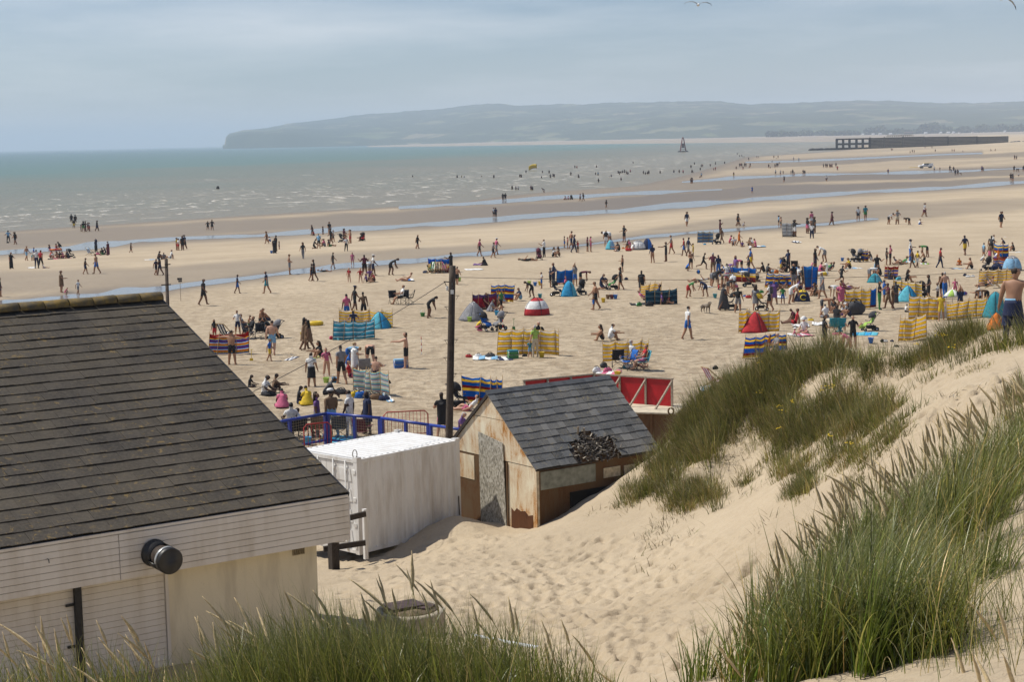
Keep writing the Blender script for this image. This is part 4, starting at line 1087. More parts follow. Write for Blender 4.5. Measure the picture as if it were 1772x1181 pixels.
    o = mbs.build('broken_roof_debris', [M_DARKWOOD, mat('grey_debris', (.17, .15, .13), .9, .5, 30), mat('pale_debris', (.32, .28, .22), .9, .4, 30)], roof); tag(o, kind='stuff')
    for s, y, h in ((2.0, .95, .22), (2.22, .92, .16)):
        MB().bar(P(s, y, -.02), P(s - .03, y + .12, h), .05, .03).build('broken_lath', M_WOOD, roof)
    # long wall towards the dune: brown boards with missing pieces, pale panel under the eaves
    wl = MB().add([B(s, t, z) for t in (-.06, -.12) for s, z in ((.0, base), (LEN, base), (LEN, -.05), (0, -.05))], [(0, 1, 2, 3), (7, 6, 5, 4), (0, 4, 5, 1), (1, 5, 6, 2), (2, 6, 7, 3), (3, 7, 4, 0)]).build('side_wall', M_RUST, root)
    wp = lambda s0, s1, z0, z1, nm, mt, t=-.04: MB().box(B((s0 + s1) / 2, t, (z0 + z1) / 2), (s1 - s0, .03, z1 - z0), r3).build(nm, mt, wl)
    wp(.06, 2.05, -.62, -.12, 'wall_panel', mat('grey_green_panel', (.24, .25, .21), .7, .35, 6))
    wp(2.35, 2.95, -.58, -.30, 'wall_panel', mat('pale_render_patch', (.50, .43, .31), .9, .35, 9))
    wp(3.1, 3.5, -.66, -.32, 'wall_panel', MATS['pale_render_patch'])
    wp(1.15, 4.2, base + .1, -.82, 'opening_shade', mat('inside_shade_black', (.012, .011, .010), .95), -.05)  # near-black panel paints the shade inside the gap; the wall behind is whole
    MB().bar(B(.02, -.03, base), B(.02, -.03, -.06), .06, .06, up=NX).build('corner_strip', mat('pale_corner_strip', (.55, .47, .34), .8, .4, 6), wl)
    MB().bar(B(-.05, .0, -.05), B(1.9, .0, -.05), .05, .04).build('eaves_board', M_DARKWOOD, root)
    MB().bar(B(2.9, .0, -.05), B(LEN, .0, -.05), .05, .04).build('eaves_board', M_DARKWOOD, root)
    e = MB().add([B(LEN - .01, -t, z) for t, z in ((0.1, base), (W, base), (W, 0), (hw, rise - .05), (.1, 0))] + [B(LEN - .06, -t, z) for t, z in ((0.1, base), (W, base), (W, 0), (hw, rise - .05), (.1, 0))],
                 [(0, 1, 2, 3, 4), (9, 8, 7, 6, 5)] + [(k, k + 5, (k + 1) % 5 + 5, (k + 1) % 5) for k in range(5)]).build('gable_wall', M_RUST, root)
make_shed()

# ------------------------------------------------------------------ rusty box with red hoarding behind the shed
def make_hoarding():
    b = thing('rusty_steel_box', 'rusty brown steel box half hidden by the shed and dune grass', 'container')
    zt = 5.75
    c1 = at(1168, 716, 57.2); c1.z = 0; u = Vector((-.95, .30, 0)).normalized(); v = Vector((.30, .95, 0)).normalized()
    L_, D_ = 3.1, 2.0
    r3 = Matrix((u, v, UP)).transposed()
    MB().box(c1 + u * L_ / 2 + v * D_ / 2 + UP * (zt - 1.05), (L_, D_, 2.1), r3).build('shell', M_RUST, b)
    for k in range(5): MB().box(c1 + u * (.05 + k * (L_ - .1) / 4) - v * .03 + UP * (zt - 1.05), (.08, .06, 2.1), r3).build('rib', M_RUST, b)
    MB().box(c1 + u * L_ / 2 + v * D_ / 2 + UP * (zt + .02), (L_ + .06, D_ + .08, .05), r3).build('lid', mat('pale_plywood_lid', (.55, .48, .36), .8, .25, 4), b)
    h = thing('red_hoarding', 'red painted hoarding with bare timber struts behind the derelict shed', 'hoarding')
    pts = [at(905, 668, 59.0), at(1028, 655, 60.3), at(1165, 665, 58.6)]
    for a, q in zip(pts[:-1], pts[1:]):
        a = a.copy(); q = q.copy(); a.z = q.z = 6.72
        n = ((q - a).cross(UP)).normalized(); n = n if n.y < 0 else -n
        for k in range(3):
            s0 = a.lerp(q, k / 3 + .004); s1 = a.lerp(q, (k + 1) / 3 - .004)
            V = [s0, s1, s1 - UP * .95, s0 - UP * .95]; V += [x - n * .02 for x in V]
            MB().add(V, [(0, 1, 2, 3), (7, 6, 5, 4), (0, 4, 5, 1), (1, 5, 6, 2), (2, 6, 7, 3), (3, 7, 4, 0)]).build('panel', M_RED, h)
        MB().bar(a + UP * .025, q + UP * .025, .08, .05).build('top_rail', M_WOOD, h)
        for k in range(4):
            p = a.lerp(q, k / 3 * .98 + .01) + n * .04
            MB().bar(p, p - UP * .93, .07, .05, up=n).build('upright', M_WOOD, h)
            MB().bar(p - UP * .05, p - UP * .93 + n * .75 - (q - a).normalized() * .25, .06, .05).build('strut', M_WOOD, h)
    hk = at(1161, 712, 57.0)
    o = MB().tube([hk + Vector((.09 * math.cos(t), -.02, .11 * math.sin(t))) for t in np.linspace(0, 6.28, 14)], .03, 8, caps=False).build('mooring_ring', M_RUST, b)
make_hoarding()

# ------------------------------------------------------------------ blue railing and red barriers
def make_railing():
    root = thing('blue_railing', 'bright blue steel railing with wire mesh between container and crowd', 'railing')
    T = 5.18
    def pt(x, y): 
        f = flat_at(x, y, T); return Vector((f[0], f[1], T))
    line = [pt(470, 733), pt(565, 716), pt(659, 724), pt(743, 736), pt(812, 746)]
    mesh_m = mat('mesh_wire', (.30, .25, .16), .5, 0, 1, 0, 30, .4)
    for i, (a, b) in enumerate(zip(line[:-1], line[1:])):
        d = (b - a).normalized()
        MB().tube([a + d * .02, b - d * .02], .055, 10).build('top_rail', M_BLUE, root)
        lo0, lo1 = a.copy(), b.copy(); lo0.z = lo1.z = T - .98
        MB().bar(lo0, lo1, .07, .07).build('bottom_rail', M_BLUE, root)
        posts = [a + d * .06, a.lerp(b, .52), b - d * .06] if i else [a + d * .06, a.lerp(b, .32), b - d * .06]
        for p in posts:
            MB().box((p.x, p.y, T - .60), (.105, .105, 1.2), Matrix.Rotation(math.atan2(d.y, d.x), 3, 'Z')).build('post', M_BLUE, root)
        wm = MB(); L_ = (b - a).length; n = int(L_ / .11)
        for k in range(1, n): 
            p = a.lerp(b, k / n); wm.bar((p.x, p.y, T - .06), (p.x, p.y, T - .95), .006)
        for k in range(1, 9):
            z = T - .06 - k * .1; wm.bar((a.x, a.y, z), (b.x, b.y, z), .006)
        wm.build('wire_mesh', mesh_m, root)
    red = mat('red_barrier_paint', (.40, .035, .03), .45, .2, 8)
    spots = [((518, 800), (566, 795), 'red crowd barrier between the slate roof and the blue corner post'), ((660, 776), (738, 772), 'red tubular crowd barrier with slatted infill behind the blue railing')]
    for (x0, y0), (x1, y1), lb in spots:
        g = lambda x, y: Vector((*flat_at(x, y, 4.0), 4.0))
        a, b = g(x0, y0), g(x1, y1)
        a.y += 1.6; b.y += 1.6
        h = thing('crowd_barrier', lb, 'barrier', group='red crowd barriers')
        d = (b - a).normalized(); Hh = 1.05
        MB().tube([a + UP * .05, a + UP * (Hh - .12), a + d * .12 + UP * Hh, b - d * .12 + UP * Hh, b + UP * (Hh - .12), b + UP * .05], .024, 8).build('frame', red, h)
        MB().tube([a + UP * .2, b + UP * .2], .018, 8).build('lower_rail', red, h)
        n = int((b - a).length / .13)
        for k in range(1, n):
            p = a.lerp(b, k / n); MB().tube([p + UP * .2, p + UP * Hh], .009, 6).build('bar', red, h)
        for p in (a, b): MB().bar(p - d.cross(UP) * .3 + UP * .02, p + d.cross(UP) * .3 + UP * .02, .05, .03).build('foot', red, h)
make_railing()

# ------------------------------------------------------------------ concrete inspection ring and white pipe
def make_ring():
    g = ground(711, 1098, 24)
    r = thing('inspection_chamber', 'round concrete manhole ring with broken dark cover among grass', 'manhole', g)
    k = 62.0 / FPX * g.y
    MB().lathe([(k * .97, -.3), (k, .0), (k * 1.0, .40), (k * .97, .44), (k * .80, .44), (k * .78, .40), (k * .78, .2), (0, .2)], 40).build('ring', M_CONC, r)
    c = MB().lathe([(0, .40), (k * .78, .40), (k * .78, .46), (0, .47)], 36).build('cover', mat('rusted_cover', (.20, .15, .10), .85, .5, 7, .5, 30), r)
    MB().box((-.12, .05, .50), (.62, .46, .03), Matrix.Rotation(.5, 3, 'Z')).build('cover_plate', mat('dark_purple_plate', (.07, .045, .045), .7, .4, 9), c)
    MB().box((.28, -.02, .485), (.22, .3, .02), Matrix.Rotation(-.4, 3, 'Z')).build('cover_plate', MATS['dark_purple_plate'], c)
    a = ground(818, 1106, 22); b = ground(990, 1136, 20)
    pts = [a.lerp(b, t) for t in np.linspace(0, 1, 12)]
    for q in pts: q.z = gz(q.x, q.y) + .05
    tag(MB().tube(pts, .035, 10).build('white_pipe', mat('white_plastic_pipe', (.62, .64, .66), .4, .25, 8)), 'thin white plastic pipe lying on the sand beyond the grass', 'pipe')
make_ring()
# ================================================================== dune grass
def mat_grass(name, trans=.4):
    m = NT(name); c = m.n('ShaderNodeAttribute', attribute_name='col').outputs['Color']
    m.set(Base_Color=c, Roughness=.38, Specular_IOR_Level=.38)
    t = m.n('ShaderNodeBsdfTranslucent', {'Color': m.mix(.3, c, (.36, .36, .04))})
    mx = m.n('ShaderNodeMixShader', {0: trans, 1: m.b.outputs[0], 2: t.outputs[0]})
    m.t.links.new(mx.outputs[0], m.t.nodes['Material Output'].inputs[0]); return m.m
M_GRASS = mat_grass('marram_blade', .32)
def blades(name, base, hgt, lean, leanaz, bend, width, col, S=5, tip=None):
    """strips of grass: base (N,3), bending over towards leanaz; colour runs from col to a paler tip"""
    N = len(base); t = np.linspace(0, 1, S + 1)[None, :]
    ang = lean[:, None] + bend[:, None] * t ** 1.3              # angle from upright along the blade
    ds = hgt[:, None] / S
    hx = np.concatenate([np.zeros((N, 1)), np.cumsum(np.sin(ang[:, :-1]) * ds, 1)], 1)
    hz = np.concatenate([np.zeros((N, 1)), np.cumsum(np.cos(ang[:, :-1]) * ds, 1)], 1)
    dx = np.sin(leanaz)[:, None]; dy = np.cos(leanaz)[:, None]
    C = np.stack([base[:, 0:1] + hx * dx, base[:, 1:2] + hx * dy, base[:, 2:3] + hz], -1)
    wa = leanaz + np.pi / 2 + rng.normal(0, .7, N)
    side = np.stack([np.sin(wa), np.cos(wa), np.zeros(N)], -1)[:, None, :]
    w = (width[:, None] * np.maximum(1 - t ** 2.2, .06))[..., None] * .5
    V = np.stack([C - side * w, C + side * w], 2).reshape(-1, 3)       # N,(S+1),2
    i = np.arange(N)[:, None] * (S + 1) * 2 + np.arange(S)[None, :] * 2
    F = np.stack([i, i + 1, i + 3, i + 2], -1).reshape(-1, 4)
    tipc = np.array(tip if tip is not None else (.30, .26, .12))
    k = (t ** 2.5 * .45)[..., None]
    cc = col[:, None, :] * (1 - k) + tipc * k
    cc = np.repeat(cc[:, :, None, :], 2, 2).reshape(-1, 3); cc = np.concatenate([cc, np.ones((len(cc), 1))], 1)
    return V, F, cc
def grass_object(name, label, parts):
    Vs, Fs, Cs = [], [], []; o = 0
    for V, F, C in parts: Vs.append(V); Fs.append(F + o); Cs.append(C); o += len(V)
    me = mesh_np(name, np.concatenate(Vs), np.concatenate(Fs), [M_GRASS], True, {'col': ('POINT', 'FLOAT_COLOR', np.concatenate(Cs))})
    ob = link(name, me); tag(ob, label, 'grass', kind='stuff'); return ob
def pick(pal, wts, N):
    pal = np.array(pal); k = rng.choice(len(pal), N, p=np.array(wts) / sum(wts)); return pal[k] * np.exp(rng.normal(0, .33, (N, 1)))
GREEN = [(.042, .062, .008), (.078, .108, .012), (.135, .158, .02), (.24, .23, .065), (.44, .34, .13)]
OLIVE = [(.075, .078, .025), (.11, .105, .038), (.17, .145, .065), (.28, .225, .125), (.085, .06, .035)]

# seed heads: thin stalk with a fat tapering spike
M_SEED = mat('seed_head_straw', (.74, .57, .31), .8, .25, 60, .6, 300)
M_STALK = mat('grass_stalk', (.27, .24, .10), .7, .3, 30)
def seed_proto(L_, H_, bend, r):
    mb = MB(); pts = []
    for k in range(9):
        t = k / 8; pts.append(Vector((-(H_ + L_) * bend * t ** 2.2, 0, (H_ + L_) * t * (1 - .25 * bend * t))))
    q = lambda t: Vector((-(H_ + L_) * bend * t ** 2.2, 0, (H_ + L_) * t * (1 - .25 * bend * t)))
    t1 = H_ / (H_ + L_)
    mb.tube([q(t1 * k / 6) for k in range(7)], .0022, 4, mi=1)
    prof = [.25, .75, 1.0, 1.0, .92, .8, .62, .38, .12]
    mb.tube([q(t1 + (1 - t1) * k / 8) + Vector((random.gauss(0, .0008), random.gauss(0, .0008), 0)) for k in range(9)], [r * p for p in prof], 7, mi=0)
    return mb.mesh('seed_head', M_SEED, M_STALK)
SEEDS = [seed_proto(.17 + .02 * (k % 4), .42 + .07 * (k % 3), (.10, .22, .05, .34, .16, .28, .12, .5)[k], .0082 + .0012 * (k % 3)) for k in range(8)]
def seed_at(parent, px, py, Y, sc_=1.0):
    """a stalk whose tip stands at this pixel at depth Y and whose foot is in the ground"""
    tipp = at(px, py, Y); k = random.randrange(8)
    me = SEEDS[k]; zmax = max(v.co.z for v in me.vertices); xm = min(v.co.x for v in me.vertices)
    rz = random.gauss(.0, .5); 
    o = link('seed_head', me, parent)
    s = random.uniform(.9, 1.1) * sc_
    foot = tipp - Vector((xm * s * math.cos(rz), xm * s * math.sin(rz), zmax * s))
    o.location = foot; o.rotation_euler = (random.gauss(0, .06), random.gauss(-.05, .07), rz); o.scale = (s, s, s)

def patch_plan(N, f):
    """N points of the plan from a sampler, dropped on the ground"""
    P = f(N); P = np.concatenate([P, hfast(P[:, 0], P[:, 1])[:, None]], 1); return P

def tussocks(C, R, n_each, h, lean_az, r2, out=.55):
    """blades standing in tufts: centres C (M,2), tuft radius R (M,), blades lean outwards from the middle of the tuft"""
    M_ = len(C); k = np.repeat(np.arange(M_), n_each); N = len(k)
    th = r2.uniform(0, 2 * np.pi, N); rr = np.sqrt(r2.random(N))
    off = np.stack([np.sin(th), np.cos(th)], -1) * (rr * R[k])[:, None]
    P = C[k] + off; P = np.concatenate([P, hfast(P[:, 0], P[:, 1])[:, None] - .02], 1)
    # direction: mostly outwards, partly with the wind
    vx = np.sin(th) * rr * out + np.sin(lean_az) * .45 + r2.normal(0, .35, N); vy = np.cos(th) * rr * out + np.cos(lean_az) * .45 + r2.normal(0, .35, N)
    az = np.arctan2(vx, vy); lean = .05 + .45 * rr * r2.random(N)
    return k, P, az, lean, h[k] * (1.05 - .35 * rr)
# ---- foreground, left and centre
def grass_front():
    N = 18000
    def f(N):
        Y = rng.uniform(7.8, 11.2, N); px = np.concatenate([rng.normal(620, 190, int(N * .62)), rng.uniform(-80, 1060, N - int(N * .62))])
        return np.stack([(px - 886) / FPX * Y, Y], -1)
    P = patch_plan(N, f)
    px = P[:, 0] / P[:, 1] * FPX + 886
    want = np.interp(px, [-80, 0, 150, 300, 400, 560, 650, 800, 900, 1000, 1060], [.34, .36, .38, .30, .44, .50, .47, .44, .40, .32, .2])
    want = want * (1 - .12 * (P[:, 1] - 9))
    keep = rng.random(N) < np.interp(px, [-80, 0, 260, 330, 420, 850, 960, 1060], [.5, .45, .45, .6, 1, .9, .4, .15])
    P = P[keep]; want = want[keep]; N = len(P)
    a = blades('g', P, want * rng.uniform(.65, 1.45, N), rng.uniform(.02, .30, N), rng.normal(-1.2, 1.3, N), rng.gamma(2.2, .28, N), rng.uniform(.0035, .008, N), pick(GREEN, [4, 5, 3.5, 1, .9], N), 6)
    n2 = int(N * .12); j = rng.choice(N, n2)
    b = blades('g', P[j], want[j] * rng.uniform(1.0, 1.7, n2), rng.uniform(.0, .25, n2), rng.normal(-1.2, 1.6, n2), rng.gamma(2.0, .5, n2), rng.uniform(.0025, .004, n2), pick(GREEN, [1, 2, 3, 3, 3], n2), 8)
    o = grass_object('marram_grass', 'dense green marram grass filling the bottom edge before the white building', [a, b])
    tips = [(8, 1070), (18, 1092), (80, 1092), (55, 1115), (32, 1135), (48, 1150), (185, 1070), (215, 1066), (195, 1108), (206, 1120), (232, 1102), (260, 1106), (100, 1130), (140, 1150), (20, 1160), (70, 1165), (355, 1032), (380, 1042), (352, 1068), (374, 1082), (404, 1036), (455, 1046), (448, 1072),
            (490, 1030), (512, 1014), (535, 1040), (555, 1018), (548, 1048), (470, 1052), (500, 1060), (522, 1060), (575, 1060), (590, 1040), (610, 996), (655, 993), (640, 1024), (668, 996), (690, 950), (694, 968), (712, 986), (737, 990), (745, 1004), (757, 1000), (660, 1020), (680, 1010), (730, 1022), (600, 1060), (630, 1050),
            (817, 1018), (815, 1040), (892, 1036), (905, 1050), (955, 1072), (990, 1072), (985, 1098), (965, 1100), (945, 1110), (1027, 1150), (820, 1060), (840, 1110), (430, 1095), (415, 1060), (300, 1150), (285, 1160), (330, 1120), (325, 1140), (150, 1120), (120, 1160)]
    for x, y in tips: seed_at(o, x, y, random.uniform(8.6, 10.6))
    for k in range(46):
        x = random.choice((random.uniform(340, 620), random.uniform(0, 280), random.uniform(580, 780))); seed_at(o, x, random.uniform(1060, 1160), random.uniform(8.4, 10.8))
grass_front()

# ---- foreground, right: the grassy ridge with its seed heads
def grass_ridge():
    r2 = np.random.default_rng(21)
    A = np.array([(1.60, 8.4), (1.92, 10.3), (2.95, 12.6), (4.4, 15.1), (7.2, 19.3), (9.5, 22.5)])
    d = np.concatenate([[0], np.cumsum(np.hypot(*np.diff(A, axis=0).T))])
    M_ = 380; sq = r2.random(M_) ** 1.1 * d[-1]; q = r2.normal(0, .40, M_); sc_ = .72 + .075 * sq
    C = np.stack([np.interp(sq, d, A[:, 0]) - q * .80 * sc_, np.interp(sq, d, A[:, 1]) + q * .60 * sc_], -1)
    R = r2.uniform(.08, .24, M_) * sc_; h = r2.uniform(.48, .98, M_) * (1 - .25 * np.abs(q))
    tone = np.array([(.8, 1.0, .75), (1.0, 1.0, .9), (1.25, 1.15, 1.0), (.65, .85, .65), (1.5, 1.3, 1.2)])[r2.integers(0, 5, M_)]
    k, P, az, lean, hh = tussocks(C, R, 96, h, 1.0, r2)
    N = len(P); hh = hh * r2.uniform(.55, 1.25, N)
    col = pick(GREEN, [5, 6, 4, 1.3, 1.3], N) * tone[k]
    a = blades('g', P, hh, lean, az, r2.gamma(2.3, .36, N), r2.uniform(.004, .0105, N), col, 6)
    n2 = 2600; j = r2.choice(N, n2); h = hh
    b = blades('g', P[j], hh[j] * r2.uniform(1.0, 1.5, n2), r2.uniform(.1, .5, n2), r2.normal(1.1, 1.0, n2), r2.gamma(2.5, .5, n2), r2.uniform(.003, .006, n2), pick([(.26, .28, .17), (.36, .36, .24), (.45, .38, .2), (.18, .21, .07)], [2, 1.6, 1.8, 2], n2), 8)
    o = grass_object('marram_grass', 'tall green marram grass ridge with straw seed heads sweeping across the right foreground', [a, b])
    for k in range(235):
        t = random.random() ** .8; x = 1240 + 560 * t
        top = np.interp(x, [1240, 1290, 1340, 1400, 1440, 1520, 1600, 1700, 1800], [1130, 1060, 985, 890, 830, 800, 745, 690, 640])
        Y = float(np.interp(x, [1240, 1330, 1500, 1746, 1850], [9.6, 10.6, 12.3, 15.0, 16.0])) + random.gauss(0, .6)
        seed_at(o, x + random.gauss(0, 8), top - 22 + abs(random.gauss(0, 62)), Y, 1.0 + .028 * (Y - 9))
grass_ridge()

# ---- sparse grass on the sand in the bottom right corner
def grass_corner():
    parts = []; r2 = np.random.default_rng(4)
    C = [(1700, 1120, 60), (1760, 1080, 50), (1740, 1160, 60), (1650, 1150, 40), (1770, 1010, 40), (1690, 1060, 30), (1600, 1165, 30), (1765, 950, 60)]
    for cx, cy, n in C:
        g = ground(cx, cy, 5); P = np.stack([g.x + r2.normal(0, .12, n), g.y + r2.normal(0, .2, n)], -1)
        P = np.concatenate([P, hfast(P[:, 0], P[:, 1])[:, None]], 1)
        parts.append(blades('g', P, r2.uniform(.25, .75, n), r2.uniform(.05, .5, n), r2.normal(-.8, 1.4, n), r2.gamma(2, .4, n), r2.uniform(.002, .0045, n), pick(GREEN, [3, 4, 3, 2, 2], n), 7))
    o = grass_object('marram_grass', 'thin sparse grass tufts on the sand in the bottom right corner', parts)
    for x, y, Y in ((1680, 1100, 7.4), (1752, 1040, 7.0), (1706, 1122, 6.6), (1716, 1124, 6.5), (1724, 1130, 6.5), (1685, 1035, 7.8)): seed_at(o, x, y, Y)
grass_corner()

# ---- the dune mound behind
MOUND = [(1195, 740, 22, 30, .9, 1500), (1215, 790, 30, 30, .8, 1300), (1260, 690, 36, 24, .9, 1700), (1110, 855, 45, 22, .42, 900), (1085, 872, 26, 10, .3, 260), (1148, 812, 38, 46, .55, 1500), (1192, 765, 36, 40, .7, 1700), (1205, 862, 58, 24, .5, 1700), (1182, 715, 12, 22, .5, 500), (1236, 718, 56, 38, .75, 2600), (1300, 690, 80, 42, .8, 4300), (1385, 655, 78, 36, .85, 4200),
         (1250, 755, 30, 22, .6, 900), (1345, 742, 56, 36, .65, 2200), (1405, 735, 60, 42, .7, 2800), (1370, 808, 46, 34, .5, 1500), (1392, 852, 34, 18, .45, 700), (1462, 722, 56, 42, .7, 2600), (1530, 722, 46, 36, .65, 1900), (1545, 755, 26, 20, .5, 700), (1470, 792, 46, 26, .45, 1000),
         (1440, 628, 58, 24, .75, 2400), (1500, 640, 46, 16, .5, 900), (1560, 630, 46, 14, .6, 1100), (1625, 605, 58, 22, .75, 2600), (1700, 590, 64, 22, .9, 3600), (1765, 578, 46, 22, .9, 2400), (1605, 650, 26, 16, .35, 400), (1480, 845, 28, 12, .3, 300), (1330, 640, 40, 14, .7, 1200), (1290, 830, 20, 10, .3, 150), (1170, 880, 30, 8, .3, 300), (1680, 640, 20, 8, .2, 80),
         (1772, 700, 40, 34, .6, 900)]
def grass_mound():
    parts = []; r2 = np.random.default_rng(14)
    CC, RR, HH, TT = [], [], [], []
    tones = np.array([(.8, .9, .7), (1.2, 1.05, .9), (1.7, 1.4, 1.2), (.65, .75, .55), (2.3, 1.9, 1.8), (1.2, 1.3, .8)])
    for cx, cy, rx, ry, h, n in MOUND:
        m_ = max(6, int(n / 46))
        q = r2.normal(0, .44, (m_, 2))
        for x, y in zip(cx + q[:, 0] * rx, cy + q[:, 1] * ry):
            g = ground(x, y, 24)
            if float(vnoise(g.x * .75 + 3.1, g.y * .75)) + .35 * float(vnoise(g.x * 1.9, g.y * 1.9)) < -.14 and x > 1235: continue
            if g.y < 49.5: CC.append((g.x, g.y)); RR.append(r2.uniform(.14, .42)); HH.append(h * r2.uniform(.6, 1.45) * float(np.interp(x, [1250, 1380, 1700], [1, .78, .72]))); TT.append(tones[r2.integers(0, 6)])
    CC = np.array(CC); RR = np.array(RR); HH = np.array(HH); TT = np.array(TT)
    k, P, az, lean, hh = tussocks(CC, RR, 62, HH, -1.4, r2, .9)
    n = len(P)
    w = r2.random(n)[:, None] < .38
    col = np.where(w, pick(GREEN, [3, 4, 2, .8, 1], n), pick(OLIVE, [3, 4, 4, 2.6, 1.4], n)) * TT[k]
    parts.append(blades('g', P, hh * r2.uniform(.5, 1.25, n), lean * 1.2, az, r2.gamma(2.2, .42, n), r2.uniform(.007, .017, n), np.clip(col, 0, .6), 4, (.40, .34, .18)))
    grass_object('marram_grass', 'olive marram grass covering the dune mound right of the derelict shed', parts)
    # dry brown sprigs on the bare sand
    C = [(1130, 925, 60), (1155, 905, 60), (1140, 945, 40), (1120, 960, 20), (1180, 900, 30), (1200, 925, 14), (1100, 990, 14), (1130, 985, 16), (1262, 800, 120), (1290, 770, 80), (1230, 790, 60), (1490, 830, 70), (1300, 850, 40), (1330, 905, 20), (1085, 880, 30), (1040, 885, 24), (1660, 690, 30), (1610, 700, 20)]
    parts = []
    for cx, cy, n in C:
        g = ground(cx, cy, 20); P = np.stack([g.x + r2.normal(0, .22, n), g.y + r2.normal(0, .35, n)], -1); P = np.concatenate([P, hfast(P[:, 0], P[:, 1])[:, None]], 1)
        parts.append(blades('g', P, r2.uniform(.1, .32, n), r2.uniform(.2, 1.1, n), r2.uniform(-3, 3, n), r2.gamma(2, .4, n), r2.uniform(.008, .018, n), pick([(.09, .06, .035), (.14, .10, .055), (.12, .12, .05)], [2, 1, 1], n), 3, (.12, .09, .05)))
    ob = grass_object('dry_sprigs', 'scattered dry brown sprigs and dead stems on the bare dune sand', parts); ob['category'] = 'dead grass'
grass_mound()

# ---- yellow ragwort on the mound
def ragwort():
    my = mat('ragwort_yellow', (.75, .52, .02), .6); mg = mat('ragwort_stem', (.08, .13, .035), .7)
    r2 = random.Random(6)
    spots = [(1315, 678), (1350, 704), (1355, 713), (1372, 696), (1421, 676), (1433, 669), (1441, 668), (1438, 754), (1352, 743), (1316, 628), (1467, 769), (1621, 578), (1628, 581), (1634, 580), (1585, 597), (1647, 600)]
    names = ['beside the shed side of the mound', 'on the crest', 'in the middle of the mound']
    for i, (x, y) in enumerate(spots):
        gg = ground(x, y + 30, 24)
        if gg.y > 49: continue
        tipp = at(x, y, gg.y); zb = gg.z
        t = thing('ragwort_plant', 'yellow flowered ragwort sticking out of the olive dune grass', 'flower', (tipp.x, tipp.y, zb), 0, 'ragwort plants on the mound')
        h = tipp.z - zb
        MB().tube([(0, 0, 0), (.01, 0, h * .6), (0, 0, h)], .006, 5).build('stem', mg, t)
        for k in range(5):
            c = Vector((r2.gauss(0, .05), r2.gauss(0, .05), h + r2.gauss(0, .025)))
            MB().lathe([(0, -.006), (.02, 0), (.023, .006), (.01, .012), (0, .014)], 8, c=c).build('flower_head', my, t)
ragwort()
# ================================================================== things on the beach
CW = dict(k=(.018, .018, .02), n=(.02, .028, .07), w=(.72, .72, .70), g=(.22, .22, .23), r=(.42, .025, .03), b=(.02, .13, .45), t=(.03, .24, .30), p=(.55, .13, .22), y=(.65, .45, .03), o=(.62, .17, .02),
          G=(.05, .22, .06), m=(.11, .022, .04), l=(.22, .42, .60), u=(.17, .105, .06), v=(.18, .09, .26), d=(.06, .06, .065), c=(.58, .50, .36), L=(.34, .52, .10), z=(.03, .30, .55), e=(.10, .42, .52))
CN = dict(k='black', n='navy', w='white', g='grey', r='red', b='blue', t='teal', p='pink', y='yellow', o='orange', G='green', m='maroon', l='pale blue', u='brown', v='purple', d='dark grey', c='cream', L='lime green', z='bright blue', e='turquoise')
def cloth(k): return mat('cloth_' + CN[k].replace(' ', '_'), CW[k], .85, .25, 7, .25, 35)
M_FRAME = mat('dark_tube_frame', (.05, .05, .055), .4, 0, 1, 0, 1, .5)
M_ALU = mat('aluminium_tube', (.45, .45, .46), .35, 0, 1, 0, 1, .8)
M_RUBBER = mat('black_rubber', (.02, .02, .02), .8)
M_PINE = mat('pine_stick', (.40, .27, .13), .7, .3, 20)
def GP(x, y): return ground(x, y, 64)
def face(a):
    return {'c': 0.0, 'r': math.pi / 2, 'a': math.pi, 'l': -math.pi / 2}[a] if isinstance(a, str) else math.radians(a)
LABELS = {}
def uniq(label):
    assert label not in LABELS, label
    LABELS[label] = 1; return label
# ---- striped windbreaks
Y_, W_, B_, R_2, O_, T_, N_ = (.92, .70, .11), (.86, .82, .74), (.015, .20, .58), (.38, .03, .03), (.60, .19, .03), (.045, .30, .36), (.03, .05, .12)
MR_ = (.45, .15, .07)
def rep(seq, n):
    tot = sum(w for w, _ in seq) * n; out = []; p = 0
    for _ in range(n):
        for w, c in seq: out.append((p / tot, c)); p += w
    return out
STR = dict(
 yellow=rep([(.46, Y_), (.07, MR_), (.32, W_), (.07, MR_), (.08, Y_)], 5),
 blue=[(0, Y_), (.10, R_2), (.22, B_), (.45, Y_), (.56, R_2), (.66, B_), (.80, Y_), (.90, B_)],
 bluetop=[(0, R_2), (.34, Y_), (.48, W_), (.56, Y_), (.62, B_)],
 red=rep([(.2, B_), (.12, Y_), (.22, O_), (.12, W_), (.2, B_), (.14, R_2)], 3)[:15] + [(.80, R_2)],
 teal=rep([(.5, (.15, .48, .60)), (.22, (.66, .74, .76)), (.28, (.05, .28, .40))], 4),
 pale=rep([(.5, (.12, .26, .46)), (.3, (.42, .46, .46)), (.2, (.40, .34, .22))], 3),
 dark=rep([(.6, (.03, .11, .17)), (.12, (.25, .36, .40)), (.28, (.05, .17, .24))], 3),
 plain=[(0, (.28, .05, .10)), (.12, (.02, .20, .50)), (.85, (.03, .26, .58))],
 silver=rep([(.5, (.42, .44, .46)), (.5, (.60, .61, .62))], 4),
 multi=rep([(.4, (.74, .80, .76)), (.12, (.66, .20, .25)), (.3, (.24, .56, .64)), (.15, (.78, .68, .42))], 4),
 purple=[(0, (.28, .035, .07)), (.5, (.36, .04, .08)), (.75, (.22, .10, .22)), (.9, (.12, .10, .28))],
)
